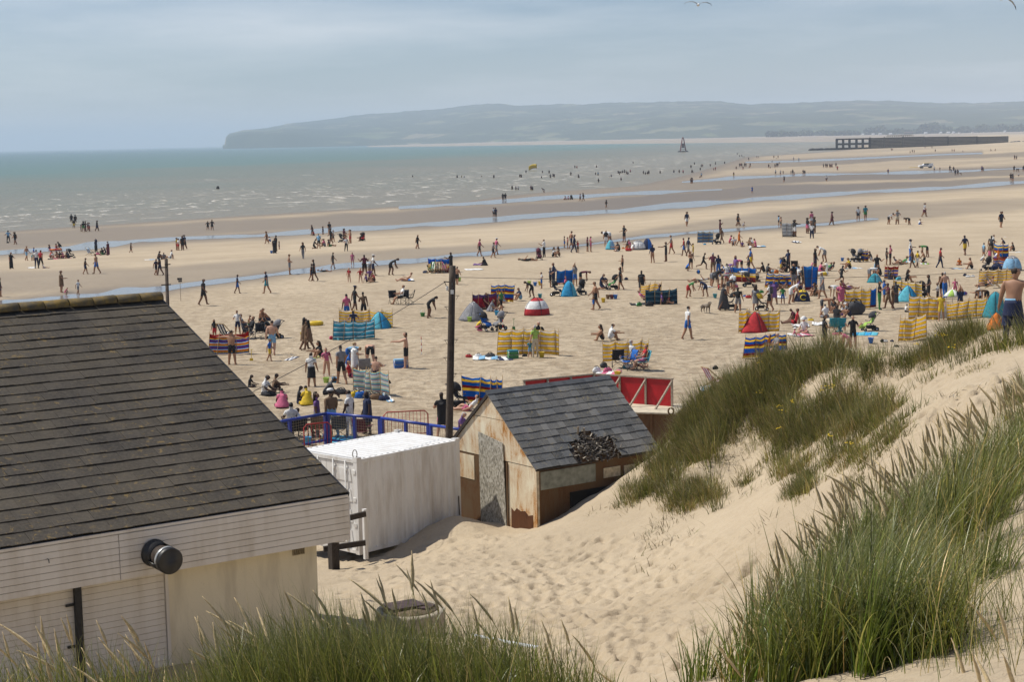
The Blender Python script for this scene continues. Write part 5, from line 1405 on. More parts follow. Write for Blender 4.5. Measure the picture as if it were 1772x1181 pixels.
def stripes(k):
    nm = 'windbreak_' + k
    if nm in MATS: return MATS[nm]
    m = NT(nm); v = m.n('ShaderNodeAttribute', attribute_name='high').outputs['Fac']
    st = STR[k]
    # long lists in two ramps
    def rmp(sub): return m.ramp(v, sub, 'CONSTANT')
    if len(st) <= 30: c = rmp(st)
    pos = m.n('ShaderNodeNewGeometry').outputs['Position']; n = m.noise(pos, 6, 4)
    c = m.mix(m.math('MULTIPLY', m.ramp(n, [(.35, (1, 1, 1)), (.6, (0, 0, 0))]), .12), c, (.08, .06, .05))
    m.set(Base_Color=c, Roughness=.85, Specular_IOR_Level=.1, Normal=m.bump(n, .3, .03))
    t = m.n('ShaderNodeBsdfTranslucent', {'Color': c}); mx = m.n('ShaderNodeMixShader', {0: .68, 1: m.b.outputs[0], 2: t.outputs[0]})
    m.t.links.new(mx.outputs[0], m.t.nodes['Material Output'].inputs[0]); return m.m
def windbreak(pts, h, pal, label, bow=.13):
    P = [GP(x, y) for x, y in pts]
    # keep the row roughly level in depth: the poles follow the ground
    root = thing('windbreak', uniq(label), 'windbreak', P[0], 0, 'striped windbreaks on the beach'); o0 = P[0].copy(); P = [p - o0 for p in P]
    r2 = random.Random(label); m = stripes(pal)
    tops = [h * r2.uniform(.95, 1.04) for _ in P]; lean = [Vector((r2.gauss(.04, .07), r2.gauss(0, .06), 0)) for _ in P]
    for p, t, ln in zip(P, tops, lean): MB().tube([p - UP * .1, p + ln * 1.1 + UP * (t + .13)], .015, 6).build('pole', M_PINE, root)
    ni, nj = 7, 6
    for i in range(len(P) - 1):
        a, b = P[i], P[i + 1]; d = b - a; n = Vector((-d.y, d.x, 0)).normalized()
        bw = bow * r2.uniform(.3, 1.6) * r2.choice((-1, 1, 1)); rows = []; vv = []
        for j in range(nj):
            w = j / (nj - 1); row = []
            for k in range(ni):
                u = k / (ni - 1); t = tops[i] * (1 - u) + tops[i + 1] * u; ll = lean[i].lerp(lean[i + 1], u)
                sag = (.09 * math.sin(math.pi * u) + .012 * math.sin(u * 17 + i)) * w
                row.append(a.lerp(b, u) + ll * w + UP * (.04 + (t - sag - .04) * w) + n * (bw * math.sin(math.pi * u) * math.sin(math.pi * (.25 + .6 * w)) + .012 * math.sin(u * 9 + i) ) + n * .02); vv.append(w)
            rows.append(row)
        me = MB().grid(rows, thick=.004).mesh('panel', m)
        at_ = me.attributes.new('high', 'FLOAT', 'POINT'); at_.data.foreach_set('value', vv + vv)
        link('panel', me, root)
    return root
def zpt(x0, y0, s, pts): return [(x0 + x / s, y0 + y / s) for x, y in pts]
Z3 = lambda *p: zpt(340, 520, 4.43, p); Z4 = lambda *p: zpt(700, 380, 5.907, p); Z5 = lambda *p: zpt(740, 490, 4.43, p)
Z6 = lambda *p: zpt(980, 370, 5.907, p); Z7 = lambda *p: zpt(1160, 380, 5.907, p); Z8 = lambda *p: zpt(1400, 400, 4.763, p); Z1 = lambda *p: zpt(0, 340, 4.43, p); Z2 = lambda *p: zpt(340, 370, 4.43, p)
ZC = lambda *p: zpt(1340, 480, 8.055, p); ZN = lambda *p: zpt(480, 680, 5.21, p)
F1 = lambda *p: zpt(700, 240, 3.544, p); F2 = lambda *p: zpt(1180, 240, 5.907, p); F3 = lambda *p: zpt(1440, 220, 5.337, p)
WB = [
 (Z3((92, 418), (155, 421), (245, 419), (310, 416), (402, 406)), 1.15, 'red', 'red topped windbreak with blue and orange stripes beside the slate roof edge'),
 (Z3((1045, 312), (1125, 313), (1205, 306), (1290, 302), (1367, 293)), 1.12, 'teal', 'teal and pale blue striped windbreak in front of a small blue tent'),
 (Z3((1095, 198), (1210, 198), (1325, 196), (1420, 206), (1503, 216)), 1.05, 'yellow', 'yellow striped windbreak behind the teal striped one'),
 (Z3((1203, 695), (1285, 702), (1345, 712), (1415, 722), (1482, 742)), 1.05, 'multi', 'pale multicoloured towel-like windbreak above a heap of bags'),
 (Z4((250, 548), (322, 546), (390, 546), (460, 545)), 1.25, 'bluetop', 'windbreak with blue top behind a row of deck chairs near the pole top'),
 (Z4((695, 935), (745, 932), (865, 925), (945, 918)), 1.1, 'purple', 'dark pink windbreak behind the grey tent'),
 (Z4((880, 850), (965, 850), (1022, 848), (1108, 850)), 1.2, 'blue', 'blue windbreak with red and yellow stripes behind the pink one'),
 (Z4((1550, 668), (1635, 666), (1715, 666)), 1.15, 'plain', 'plain blue windbreak behind the sky blue pop-up tent'),
 (Z5((530, 560), (640, 556), (725, 552), (800, 550), (862, 549), (985, 556), (1004, 562)), 1.35, 'yellow', 'long yellow striped windbreak alone in the middle of the beach'),
 (Z5((1345, 608), (1440, 602), (1530, 600), (1625, 600), (1682, 604)), 1.05, 'yellow', 'short yellow windbreak behind two people on folding chairs'),
 (Z5((275, 925), (390, 935), (485, 940), (545, 938), (568, 942)), 1.15, 'blue', 'blue yellow and red striped windbreak just behind the derelict shed'),
 (Z6((1338, 300), (1395, 298), (1450, 297), (1502, 298)), 1.2, 'pale', 'pale blue and beige windbreak beside a dark pushchair near the stream'),
 (Z6((765, 868), (838, 862), (905, 852), (965, 845)), 1.0, 'yellow', 'small yellow windbreak behind the dark teal one'),
 (Z6((808, 940), (905, 936), (1040, 934), (1135, 928)), 1.05, 'dark', 'dark teal windbreak beside the small yellow one'),
 (Z7((572, 640), (640, 640), (735, 645), (800, 648), (872, 652)), 1.15, 'bluetop', 'blue yellow and red windbreak in the thick of the crowd'),
 (Z7((962, 700), (1050, 702), (1125, 702), (1232, 706)), 1.05, 'blue', 'blue and yellow banded windbreak left of the tall blue one'),
 (Z7((1380, 728), (1440, 728), (1495, 724)), 1.75, 'plain', 'tall plain blue windbreak above the navy dome tent'),
 (Z7((1232, 610), (1295, 612)), 1.0, 'plain', 'narrow blue windbreak strip behind standing people in the crowd'),
 (Z7((1146, 182), (1190, 180), (1235, 178), (1278, 176)), 1.55, 'silver', 'silvery grey windbreak standing by the far stream'),
 ([(1278, 576), (1292, 575), (1308, 575), (1330, 575), (1348, 574)], 1.22, 'yellow', 'yellow windbreak right behind the red pop-up tent'),
 ([(1285, 622), (1308, 620), (1322, 619), (1342, 617), (1362, 616)], 1.1, 'blue', 'blue and yellow windbreak just above the dune grass crest'),
 (Z8((430, 250), (460, 251), (490, 250)), 1.0, 'blue', 'tiny blue and yellow windbreak beside two dark pushchairs'),
 (Z8((618, 398), (650, 400), (690, 396), (727, 388)), 1.0, 'red', 'small sagging red and blue windbreak near the turquoise tent'),
 (Z8((285, 640), (360, 646), (432, 642), (502, 638)), 1.3, 'yellow', 'yellow windbreak joined to a blue panel in the right-hand crowd'),
 (Z8((503, 637), (552, 632)), 1.25, 'plain', 'blue windbreak panel at the end of a yellow windbreak'),
 (Z8((690, 545), (745, 550), (810, 556), (880, 566), (932, 572)), 1.2, 'yellow', 'yellow windbreak behind the large blue pointed tent'),
 (Z8((820, 738), (900, 736), (980, 736), (1062, 738)), 1.4, 'yellow', 'tall yellow windbreak in front of the lime umbrella'),
 (Z8((1138, 742), (1215, 730), (1300, 722), (1375, 712), (1455, 700)), 1.15, 'yellow', 'long yellow windbreak rising to the right behind the dune crest'),
 (Z8((735, 915), (790, 910), (862, 905), (970, 880)), 1.3, 'yellow', 'nearest yellow windbreak poking above the dune grass'),
 (Z8((1396, 444), (1465, 442), (1552, 438), (1622, 436), (1700, 434)), 1.1, 'yellow', 'yellow windbreak behind a sunbather on a striped lounger'),
 (Z8((1530, 240), (1590, 246), (1645, 246)), 1.35, 'blue', 'blue and yellow windbreak beside the grey dome tent at the right edge'),
 (Z8((1520, 300), (1560, 302), (1625, 305)), .8, 'red', 'low red striped windbreak below the grey dome tent'),
]
for w in WB: windbreak(*w)

# ---- tents
def tent(x, y, wpx, hpx, style, cols, label, rz=0.0, cat='tent', depth=.85):
    g = GP(x, y); k = g.y / FPX; W = wpx * k / 2; H = hpx * k
    D = W * depth; g.y += D * .9; g.z = gz(g.x, g.y)
    t = thing('beach_tent' if cat == 'tent' else 'beach_umbrella', uniq(label), cat, g, rz, 'tents and shelters on the beach')
    p = {'dome': .5, 'point': .66, 'popup': .46}[style]
    NG, NR = (16, 8)
    def S(u, v):                                        # u round, v up
        r = (1 - v) ** p if style != 'dome' else math.cos(v * math.pi / 2)
        zz = v if style != 'dome' else math.sin(v * math.pi / 2)
        a = 2 * math.pi * u - math.pi / 2
        sq = 1.0 + .10 * math.cos(4 * a) * (1 - v) * (style != 'dome')
        return Vector((W * r * sq * math.cos(a), D * r * sq * math.sin(a), H * zz))
    mats_ = [cloth(c) for c in cols]
    per = NG // 4
    for q in range(4):                                  # four panels, each its own piece
        rows = []
        for j in range(NR + 1):
            v = j / NR
            rows.append([S((q * per + i) / NG, min(v, .995)) * (1 + .0 * i) for i in range(per + 1)])
        mb = MB(); mb.grid(rows, thick=.006)
        me = mb.mesh('panel', *mats_)
        if len(cols) > 1:
            mi = []
            for f in me.polygons:
                z = f.center.z / H
                if style == 'dome' and len(cols) == 2: mi.append(1 if (.42 < z < .80) else 0)
                elif style == 'dome' and len(cols) == 3: mi.append(0 if z < .2 else (1 if z < .85 else 2))
                else: mi.append(q % len(cols))
            me.polygons.foreach_set('material_index', mi)
        link('panel', me, t)
        a = [S(q / 4, j / 10 * .99) * 1.012 + UP * .01 for j in range(11)]
        MB().tube(a, .012, 5).build('pole', M_FRAME if cols[0] not in 'wgl' else M_ALU, t)
    if style == 'popup' or style == 'point':
        # a mouth: dark sheet painting the shade inside, with a rolled flap
        rows = []
        for j in range(6):
            v = j / 5 * .62
            rows.append([S(.30 + u * .12, v) * 1.012 for u in (0, .33, .66, 1)])
        MB().grid(rows, thick=.004).build('doorway', mat('tent_inside_shade', (.03, .035, .045), .9), t)
        MB().tube([S(.29, .0) * 1.02, S(.29, .35) * 1.03, S(.30, .62) * 1.03], .03, 6).build('rolled_flap', mats_[0], t)
    MB().lathe([(0, 0), (max(W, D) * 1.02, 0), (max(W, D) * 1.02, .015), (0, .015)], 18).build('groundsheet', cloth('d'), t).scale = (W / max(W, D), D / max(W, D), 1)
    return t
tent(655, 570.5, 44, 29, 'point', 'ze', 'small bright blue pointed tent behind the teal windbreak', .3)
tent(819, 556, 49, 32, 'point', 'gng', 'grey tent with blue tip beside the telegraph pole', -.2)
tent(929.5, 547, 46, 30, 'dome', 'rw', 'red and white dome tent alone on open sand', .4)
tent(985, 514, 31, 27, 'popup', 'ez', 'sky blue pop-up tent beside a dark pushchair', .5)
tent(1057, 432, 17, 16, 'popup', 'le', 'pale blue tent at the end of a tent row by the stream')
tent(1105, 433, 26, 16, 'dome', 'gwg', 'grey and white dome tent in the middle of a tent row')
tent(1121, 432, 19, 19, 'popup', 'bn', 'blue tent at the right end of a tent row')
tent(1310, 577, 52, 36, 'point', 'r', 'plain red pop-up tent before a yellow windbreak', .35)
nav = tent(1390, 523.5, 27, 21, 'dome', 'nny', 'navy dome tent with yellow emblem in the crowd', 0)
tent(1515.5, 490, 25, 16, 'popup', 'et', 'small turquoise tent near the sagging red windbreak')
tent(1574, 523.5, 42, 28, 'point', 'ze', 'large blue pointed tent before a yellow windbreak', .2)
tent(1727, 552, 42, 46, 'popup', 'tdt', 'teal and grey tent beside the bare-backed person', -.3)
tent(1728, 572, 40, 30, 'point', 'o', 'orange tent half hidden by dune grass', .4)
tent(1755, 470, 34, 26, 'dome', 'glg', 'grey dome tent at the right edge of the beach')
tent(1727, 469, 26, 14, 'point', 'n', 'low navy tent beside the grey dome tent')
tent(1640, 552, 40, 24, 'popup', 'rg', 'red tent leaning behind the tall yellow windbreak', .5)
def umbrella():
    g = GP(1648, 527); t = thing('beach_umbrella', uniq('lime green and white beach umbrella above a yellow windbreak'), 'umbrella', g)
    k = g.y / FPX; R = 15.5 * k; H0 = .55
    for q in range(8):
        rows = [[Vector((R * r * math.cos(a), R * r * math.sin(a), H0 + .42 * (1 - r ** 1.6))) for a in np.linspace(q * math.pi / 4, (q + 1) * math.pi / 4, 4)] for r in (.02, .35, .7, 1.0)]
        MB().grid(rows, thick=.004).build('panel', cloth('L' if q % 2 else 'w'), t)
    MB().tube([(0, 0, 0), (0, 0, H0 + .5)], .016, 6).build('pole', M_ALU, t)
umbrella()
# the yellow emblem on the navy tent: a ring broken at the right with a tail
def emblem():
    a = [Vector((.20 * math.cos(t), 0, .16 * math.sin(t))) for t in np.linspace(.6, 5.4, 14)]
    W = 13.5 * nav.location.y / FPX; H = 21 * nav.location.y / FPX
    c = Vector((.02, -W * .85 * .93, H * .42))
    MB().tube([c + v + Vector((0, .0 - .02 * abs(v.x), 0)) + Vector((0, .18 * (v.z + .1), 0)) for v in a], .035, 6).build('emblem', mat('emblem_yellow', (.7, .55, .05), .7), nav)
emblem()

# ---- pushchairs, chairs, loungers
def pushchair(x, y, hood, seat, label, rz=0.0, s=1.0):
    g = GP(x, y); t = thing('pushchair', uniq(label), 'pushchair', g, rz, 'pushchairs on the beach'); t.scale = (s, s, s)
    for sx in (-.24, .24):
        for yy, r in ((-.36, .09), (.30, .13)):
            w = MB().lathe([(0, -.02), (r * .6, -.02), (r, -.018), (r, .018), (r * .6, .02), (0, .02)], 14, c=(sx, yy, r), rot=Matrix.Rotation(math.pi / 2, 3, 'Y')).build('wheel', M_RUBBER, t)
            MB().lathe([(0, -.024), (r * .45, -.024), (r * .45, .024), (0, .024)], 8, c=(sx, yy, r), rot=Matrix.Rotation(math.pi / 2, 3, 'Y')).build('hub', M_ALU, w)
        MB().tube([(sx, -.36, .12), (sx * .95, .05, .55), (sx * .95, .38, .98), (sx * .95, .50, 1.04)], .016, 6).build('side_frame', M_FRAME, t)
        MB().tube([(sx, .30, .15), (sx * .95, .0, .52)], .014, 6).build('strut', M_FRAME, t)
    MB().tube([(-.23, .50, 1.04), (.23, .50, 1.04)], .022, 8).build('handle', M_RUBBER, t)
    rows = [[Vector((xx, yy, zz + .03 * abs(xx / .2) ** 2)) for xx in (-.20, -.1, 0, .1, .20)] for yy, zz in ((-.34, .28), (-.22, .44), (.02, .46), (.12, .50), (.20, .72), (.27, .98))]
    MB().grid(rows, thick=.03).build('seat', cloth(seat), t)
    rows = []
    for a in np.linspace(-.3, 1.75, 7):
        rows.append([Vector((.22 * math.cos(b), .24 - .34 * math.sin(a) * math.sin(b), .82 + .32 * math.cos(a) * math.sin(b))) for b in np.linspace(0, math.pi, 9)])
    MB().grid(rows, thick=.012).build('hood', cloth(hood), t)
    MB().box((0, .05, .24), (.36, .42, .16), taper=1.1).build('basket', cloth('k'), t)
    MB().tube([(-.2, -.20, .62), (0, -.30, .64), (.2, -.20, .62)], .016, 6).build('bumper_bar', M_FRAME, t)
    return t
pc = [Z1((546, 474)) + ['k', 'k', 'far pushchair beside a seated row near the left stream', 90], Z2((1115, 220)) + ['k', 'd', 'dark pushchair beside a person in maroon by the middle stream', 60], Z2((1277, 210)) + ['k', 'r', 'black pushchair with red bag alone on the middle sand', 0],
      Z3((605, 298)) + ['g', 'k', 'grey hooded pushchair behind the bare-backed pair', -60], Z4((1376, 417)) + ['m', 'm', 'maroon pushchair beside a person in a white top', 10], Z4((1556, 785)) + ['k', 'n', 'dark pushchair left of the sky blue tent', 70],
      Z5((445, 368)) + ['k', 'b', 'black and blue pushchair in front of the grey tent', 40], Z5((548, 364)) + ['g', 'g', 'grey pushchair next to the black and blue one', -50], Z6((150, 832)) + ['k', 'k', 'black pushchair right of the sky blue tent', -30],
      Z6((480, 778)) + ['k', 'G', 'black pushchair with green blanket beside a person in black', -70], Z6((1537, 312)) + ['k', 'k', 'black pushchair beside the pale blue windbreak', -50], Z7((1170, 535)) + ['k', 'k', 'black pushchair next to an empty camping chair', 30],
      Z7((622, 922)) + ['k', 'd', 'black pushchair pushed by a person in a long dark robe', -100], Z7((935, 932)) + ['y', 'k', 'pushchair with yellow hood in front of the crowd', 80], Z8((377, 254)) + ['k', 'g', 'left of two pushchairs beside a tiny blue windbreak', 40],
      Z8((412, 254)) + ['g', 'k', 'right of two pushchairs beside a tiny blue windbreak', -40], Z8((945, 552)) + ['k', 'k', 'black pushchair beside a person in black near the blue tent', 20], Z8((1465, 330)) + ['k', 'k', 'black pushchair above the long yellow windbreak on the right', -60],
      ZC((1335, 755)) + ['d', 'L', 'large grey hooded pushchair with lime bag near the dune', -80], F1((1022, 374)) + ['k', 'k', 'distant pushchair among seated people by the far water', 0], Z7((800, 690)) + ['d', 'k', 'low dark pushchair in the middle of the crowd', 90], [(795, 708), 'k', 'k', 'black hooded pushchair between the pole and the shed roof', 70]]
for (xy, h_, s_, lb, a) in pc: pushchair(xy[0], xy[1], h_, s_, lb, math.radians(a))
def camp_chair(x, y, c, label, rz):
    g = GP(x, y); t = thing('camping_chair', uniq(label), 'chair', g, rz, 'camping chairs')
    rows = [[Vector((xx, yy, .42 - .05 * (1 - (xx / .26) ** 2))) for xx in (-.26, -.13, 0, .13, .26)] for yy in (-.24, 0, .22)]
    MB().grid(rows, thick=.01).build('seat', cloth(c), t)
    rows = [[Vector((xx, .22 + .16 * v + .04 * (1 - (xx / .27) ** 2), .42 + .50 * v)) for xx in (-.27, -.13, 0, .13, .27)] for v in (0, .4, .8, 1)]
    MB().grid(rows, thick=.01).build('backrest', cloth(c), t)
    for sx in (-1, 1):
        MB().tube([(sx * .28, -.28, 0), (sx * .27, .38, .95)], .013, 6).build('leg', M_FRAME, t)
        MB().tube([(sx * .28, .30, 0), (sx * .27, -.26, .60)], .013, 6).build('leg', M_FRAME, t)
        MB().bar((sx * .29, -.27, .60), (sx * .29, .26, .62), .07, .015).build('armrest', cloth(c), t)
    MB().tube([(-.28, -.28, .01), (.28, -.26, .40)], .011, 6).build('cross_brace', M_FRAME, t)
    MB().tube([(.28, -.28, .01), (-.28, -.26, .40)], .011, 6).build('cross_brace', M_FRAME, t)
cc = [Z2((1512, 694)) + ['k', 'leftmost of three black camping chairs left of the pole', 20], Z2((1598, 690)) + ['k', 'middle of three black camping chairs left of the pole', 0], Z2((1634, 690)) + ['k', 'rightmost of three black camping chairs left of the pole', -90], Z3((492, 300)) + ['k', 'black camping chair beside the red windbreak', 10],
      Z7((1275, 535)) + ['k', 'empty black camping chair beside a pushchair in the crowd', 160], Z5((1460, 650)) + ['k', 'black camping chair with its back to the dunes near yellow windbreak', 180], Z6((1030, 930)) + ['k', 'dark camping chair before the dark teal windbreak', 30], Z3((1295, 588)) + ['g', 'grey folding chair amid the family near the container', 180],
      ZC((840, 790)) + ['t', 'teal low chair on the sand below a yellow windbreak', 170], ZC((905, 790)) + ['t', 'second teal low chair next to a pink bag', 190], Z3((405, 300)) + ['d', 'dark chair behind the red topped windbreak', 60], ([(553, 760)]) + ['u', 'brown chair back seen through the blue railing mesh', 180], ([(588, 760)]) + ['d', 'dark green chair seen through the railing below the jacketed person', 180],
      ([(628, 765)]) + ['m', 'maroon chair seen through the railing mesh', 160], ([(504, 764)]) + ['k', 'black chair under the person in checked white shirt', 180], ([(521, 763)]) + ['k', 'black chair under the person in jeans by the railing', 180], Z5((1545, 665)) + ['b', 'blue folding chair under the white-robed sunbather', -60], Z5((1650, 670)) + ['e', 'folding chair draped with teal towel', -80]]
for (xy, c, lb, a) in cc: camp_chair(xy[0], xy[1], c, lb, math.radians(a))
def deck_chair(x, y, c, c2, label, rz):
    g = GP(x, y); t = thing('deck_chair', uniq(label), 'deck chair', g, rz, 'deck chairs')
    for sx in (-.28, .28):
        MB().bar((sx, -.55, .05), (sx, .50, .95), .03, .045).build('frame_rail', M_PINE, t)
        MB().bar((sx * .9, .50, .04), (sx * .9, -.42, .42), .03, .045).build('frame_rail', M_PINE, t)
    MB().bar((-.28, .50, .95), (.28, .50, .95), .03).build('top_bar', M_PINE, t); MB().bar((-.26, -.42, .42), (.26, -.42, .42), .03).build('front_bar', M_PINE, t)
    prof = [(-.42, .42), (-.25, .27), (-.05, .24), (.15, .36), (.33, .66), (.50, .96)]
    xs = np.linspace(-.25, .25, 6)
    for k in range(5): MB().grid([[Vector((xx, yy, zz)) for xx in (xs[k], xs[k + 1])] for yy, zz in prof], thick=.006).build('canvas_stripe', cloth(c if k % 2 == 0 else c2), t)
dc = [Z4((285, 552)) + ['G', 'w', 'green and white deck chair at the left of a row', -20], Z4((345, 552)) + ['u', 'c', 'brown deck chair in the middle of a row', 0], Z4((405, 550)) + ['p', 'c', 'pink deck chair at the right of a row', 15], Z1((692, 452)) + ['l', 'w', 'pale deck chair by the left stream', 60],
      [(1236, 672), 'p', 'w', 'pink striped deck chair with dark bag on top at the dune foot', 115], Z8((1510, 474)) + ['n', 'w', 'navy striped deck chair under a sunbather', 70], Z3((225, 300)) + ['n', 'w', 'navy and white deck chair behind the red topped windbreak', 150]]
for (xy, c, c2, lb, a) in dc: deck_chair(xy[0], xy[1], c, c2, lb, math.radians(a))

# ---- bags, towels, toys
def towel(x, y, wpx, hm, c, c2, label, rz=0.0):
    g = GP(x, y); W = wpx * g.y / FPX; r2 = random.Random(label)
    t = thing('towel', uniq(label), 'towel', g, rz, 'towels and rugs on the sand')
    n = 4
    for k in range(n):
        x0, x1 = -W / 2 + W * k / n, -W / 2 + W * (k + 1) / n
        rows = [[Vector((xx, yy, .02 + hm * abs(fbm(np.array(xx * 2.5 + len(label)), np.array(yy * 2.5), 2)) * 1.6)) for xx in np.linspace(x0, x1, 5)] for yy in np.linspace(-.75, .75, 9)]
        MB().grid(rows, thick=.008).build('stripe', cloth(c if k % 2 == 0 else c2), t)
for x, y, w, h, c, c2, lb in [(828, 459, 16, .25, 'v', 'v', 'purple crumpled cloth beside a seated person in black'), (820, 467, 30, .04, 'w', 'w', 'long white cloth lying on the sand near the stream'), (840, 621, 44, .10, 'w', 'l', 'white and pale blue rug left of the green cool box'), (870, 622, 30, .08, 'w', 'n', 'pale rug with navy bands in front of the long yellow windbreak'),
    (758, 473, 30, .03, 'c', 'w', 'cream mat in front of the deck chairs'), (1310, 427, 28, .05, 'w', 'l', 'white and pale blue rug under a seated group by the stream'), (1221, 497, 18, .05, 'k', 'w', 'black and white rug with a person lying on it'), (1385, 565, 30, .10, 'w', 'w', 'white towel beside the person in red'), (1414, 562, 18, .12, 'w', 'w', 'crumpled white towels below the yellow inflatable'),
    (1385, 581, 36, .10, 'w', 'p', 'white and pink rug under two seated in sun hats'), (1497, 579, 44, .04, 'z', 'e', 'bright blue beach mat at the feet of a person in black'), (1445, 555, 30, .05, 'c', 'w', 'pale rug under the seated people near the yellow windbreak'), (1475, 465, 30, .03, 'l', 'w', 'pale blue towel under a person in yellow'), (1662, 466, 36, .03, 'n', 'l', 'dark blue towel under a bare-chested sunbather'),
    (1570, 454, 26, .04, 'w', 'e', 'white towel under two people by a standing pair'), (1600, 457, 14, .04, 'w', 'L', 'small white and lime towel beneath a kneeling person'), (705, 485, 22, .04, 'b', 'w', 'blue towel under a reclining sunbather near the chairs'), (1345, 515, 24, .03, 'w', 'w', 'white mat near the navy dome tent'), (1110, 527, 40, .05, 'k', 'w', 'dark rug strewn with things before the teal windbreak'), (1050, 648, 40, .12, 'w', 'p', 'crumpled pink and white towels near the folding chairs'),
    (1378, 420, 10, .2, 'n', 'w', 'small navy towel heap by the silvery windbreak'), (672, 693, 12, .2, 'l', 'w', 'pale blue cloth heap below the multicoloured windbreak'), (1760, 437, 20, .03, 'w', 'l', 'white towel under a person at the far right'), (1752, 411, 22, .03, 'w', 'p', 'pink and white towel high on the right of the beach'), (55, 464, 12, .05, 'w', 'w', 'white cloth on the sand near the left edge'), (268, 450, 34, .03, 'w', 'l', 'pale mat under three seated people left of the mast'), (103, 448, 40, .04, 'k', 'p', 'dark rug under the far seated row on the left'),
    (590, 762, 40, .04, 'z', 'e', 'blue mat under the group behind the railing'), (1220, 674, 18, .05, 'w', 'l', 'pale towel beside the pink deck chair'), (505, 622, 14, .05, 'w', 'n', 'small towel on sand right of the red windbreak'), (552, 621, 20, .03, 'L', 'y', 'lime mat under a person seated near a person in pink')]:
    towel(x, y, w, h, c, c2, lb, random.Random(lb).uniform(-.4, .4))
def bag(x, y, wpx, c, label, tall=.8):
    g = GP(x, y); W = wpx * g.y / FPX / 2; r2 = random.Random(label)
    t = thing('beach_bag', uniq(label), 'bag', g, r2.uniform(-.6, .6), 'bags on the sand')
    H = 2 * W * tall; n = 12; V = []
    rows = []
    for r, z in ((.75, 0), (1.0, .25), (.97, .6), (.8, .88), (.45, 1.0), (.02, .97)):
        rows.append([Vector((W * r * (1 + .18 * math.sin(3 * a + z * 7 + len(label))) * math.cos(a), W * .6 * r * math.sin(a) * (1 + .1 * math.cos(2 * a)), H * z * (1 + .05 * math.sin(2 * a)))) for a in np.linspace(0, 2 * math.pi, n + 1)])
    MB().grid(rows).build('sack', cloth(c), t)
    for sy in (-1, 1):
        MB().tube([Vector((W * .45 * math.cos(a), sy * W * .25, H * .85 + H * .38 * math.sin(a))) for a in np.linspace(0, math.pi, 8)], W * .05 + .004, 5).build('handle', cloth('d' if c != 'd' else 'k'), t)
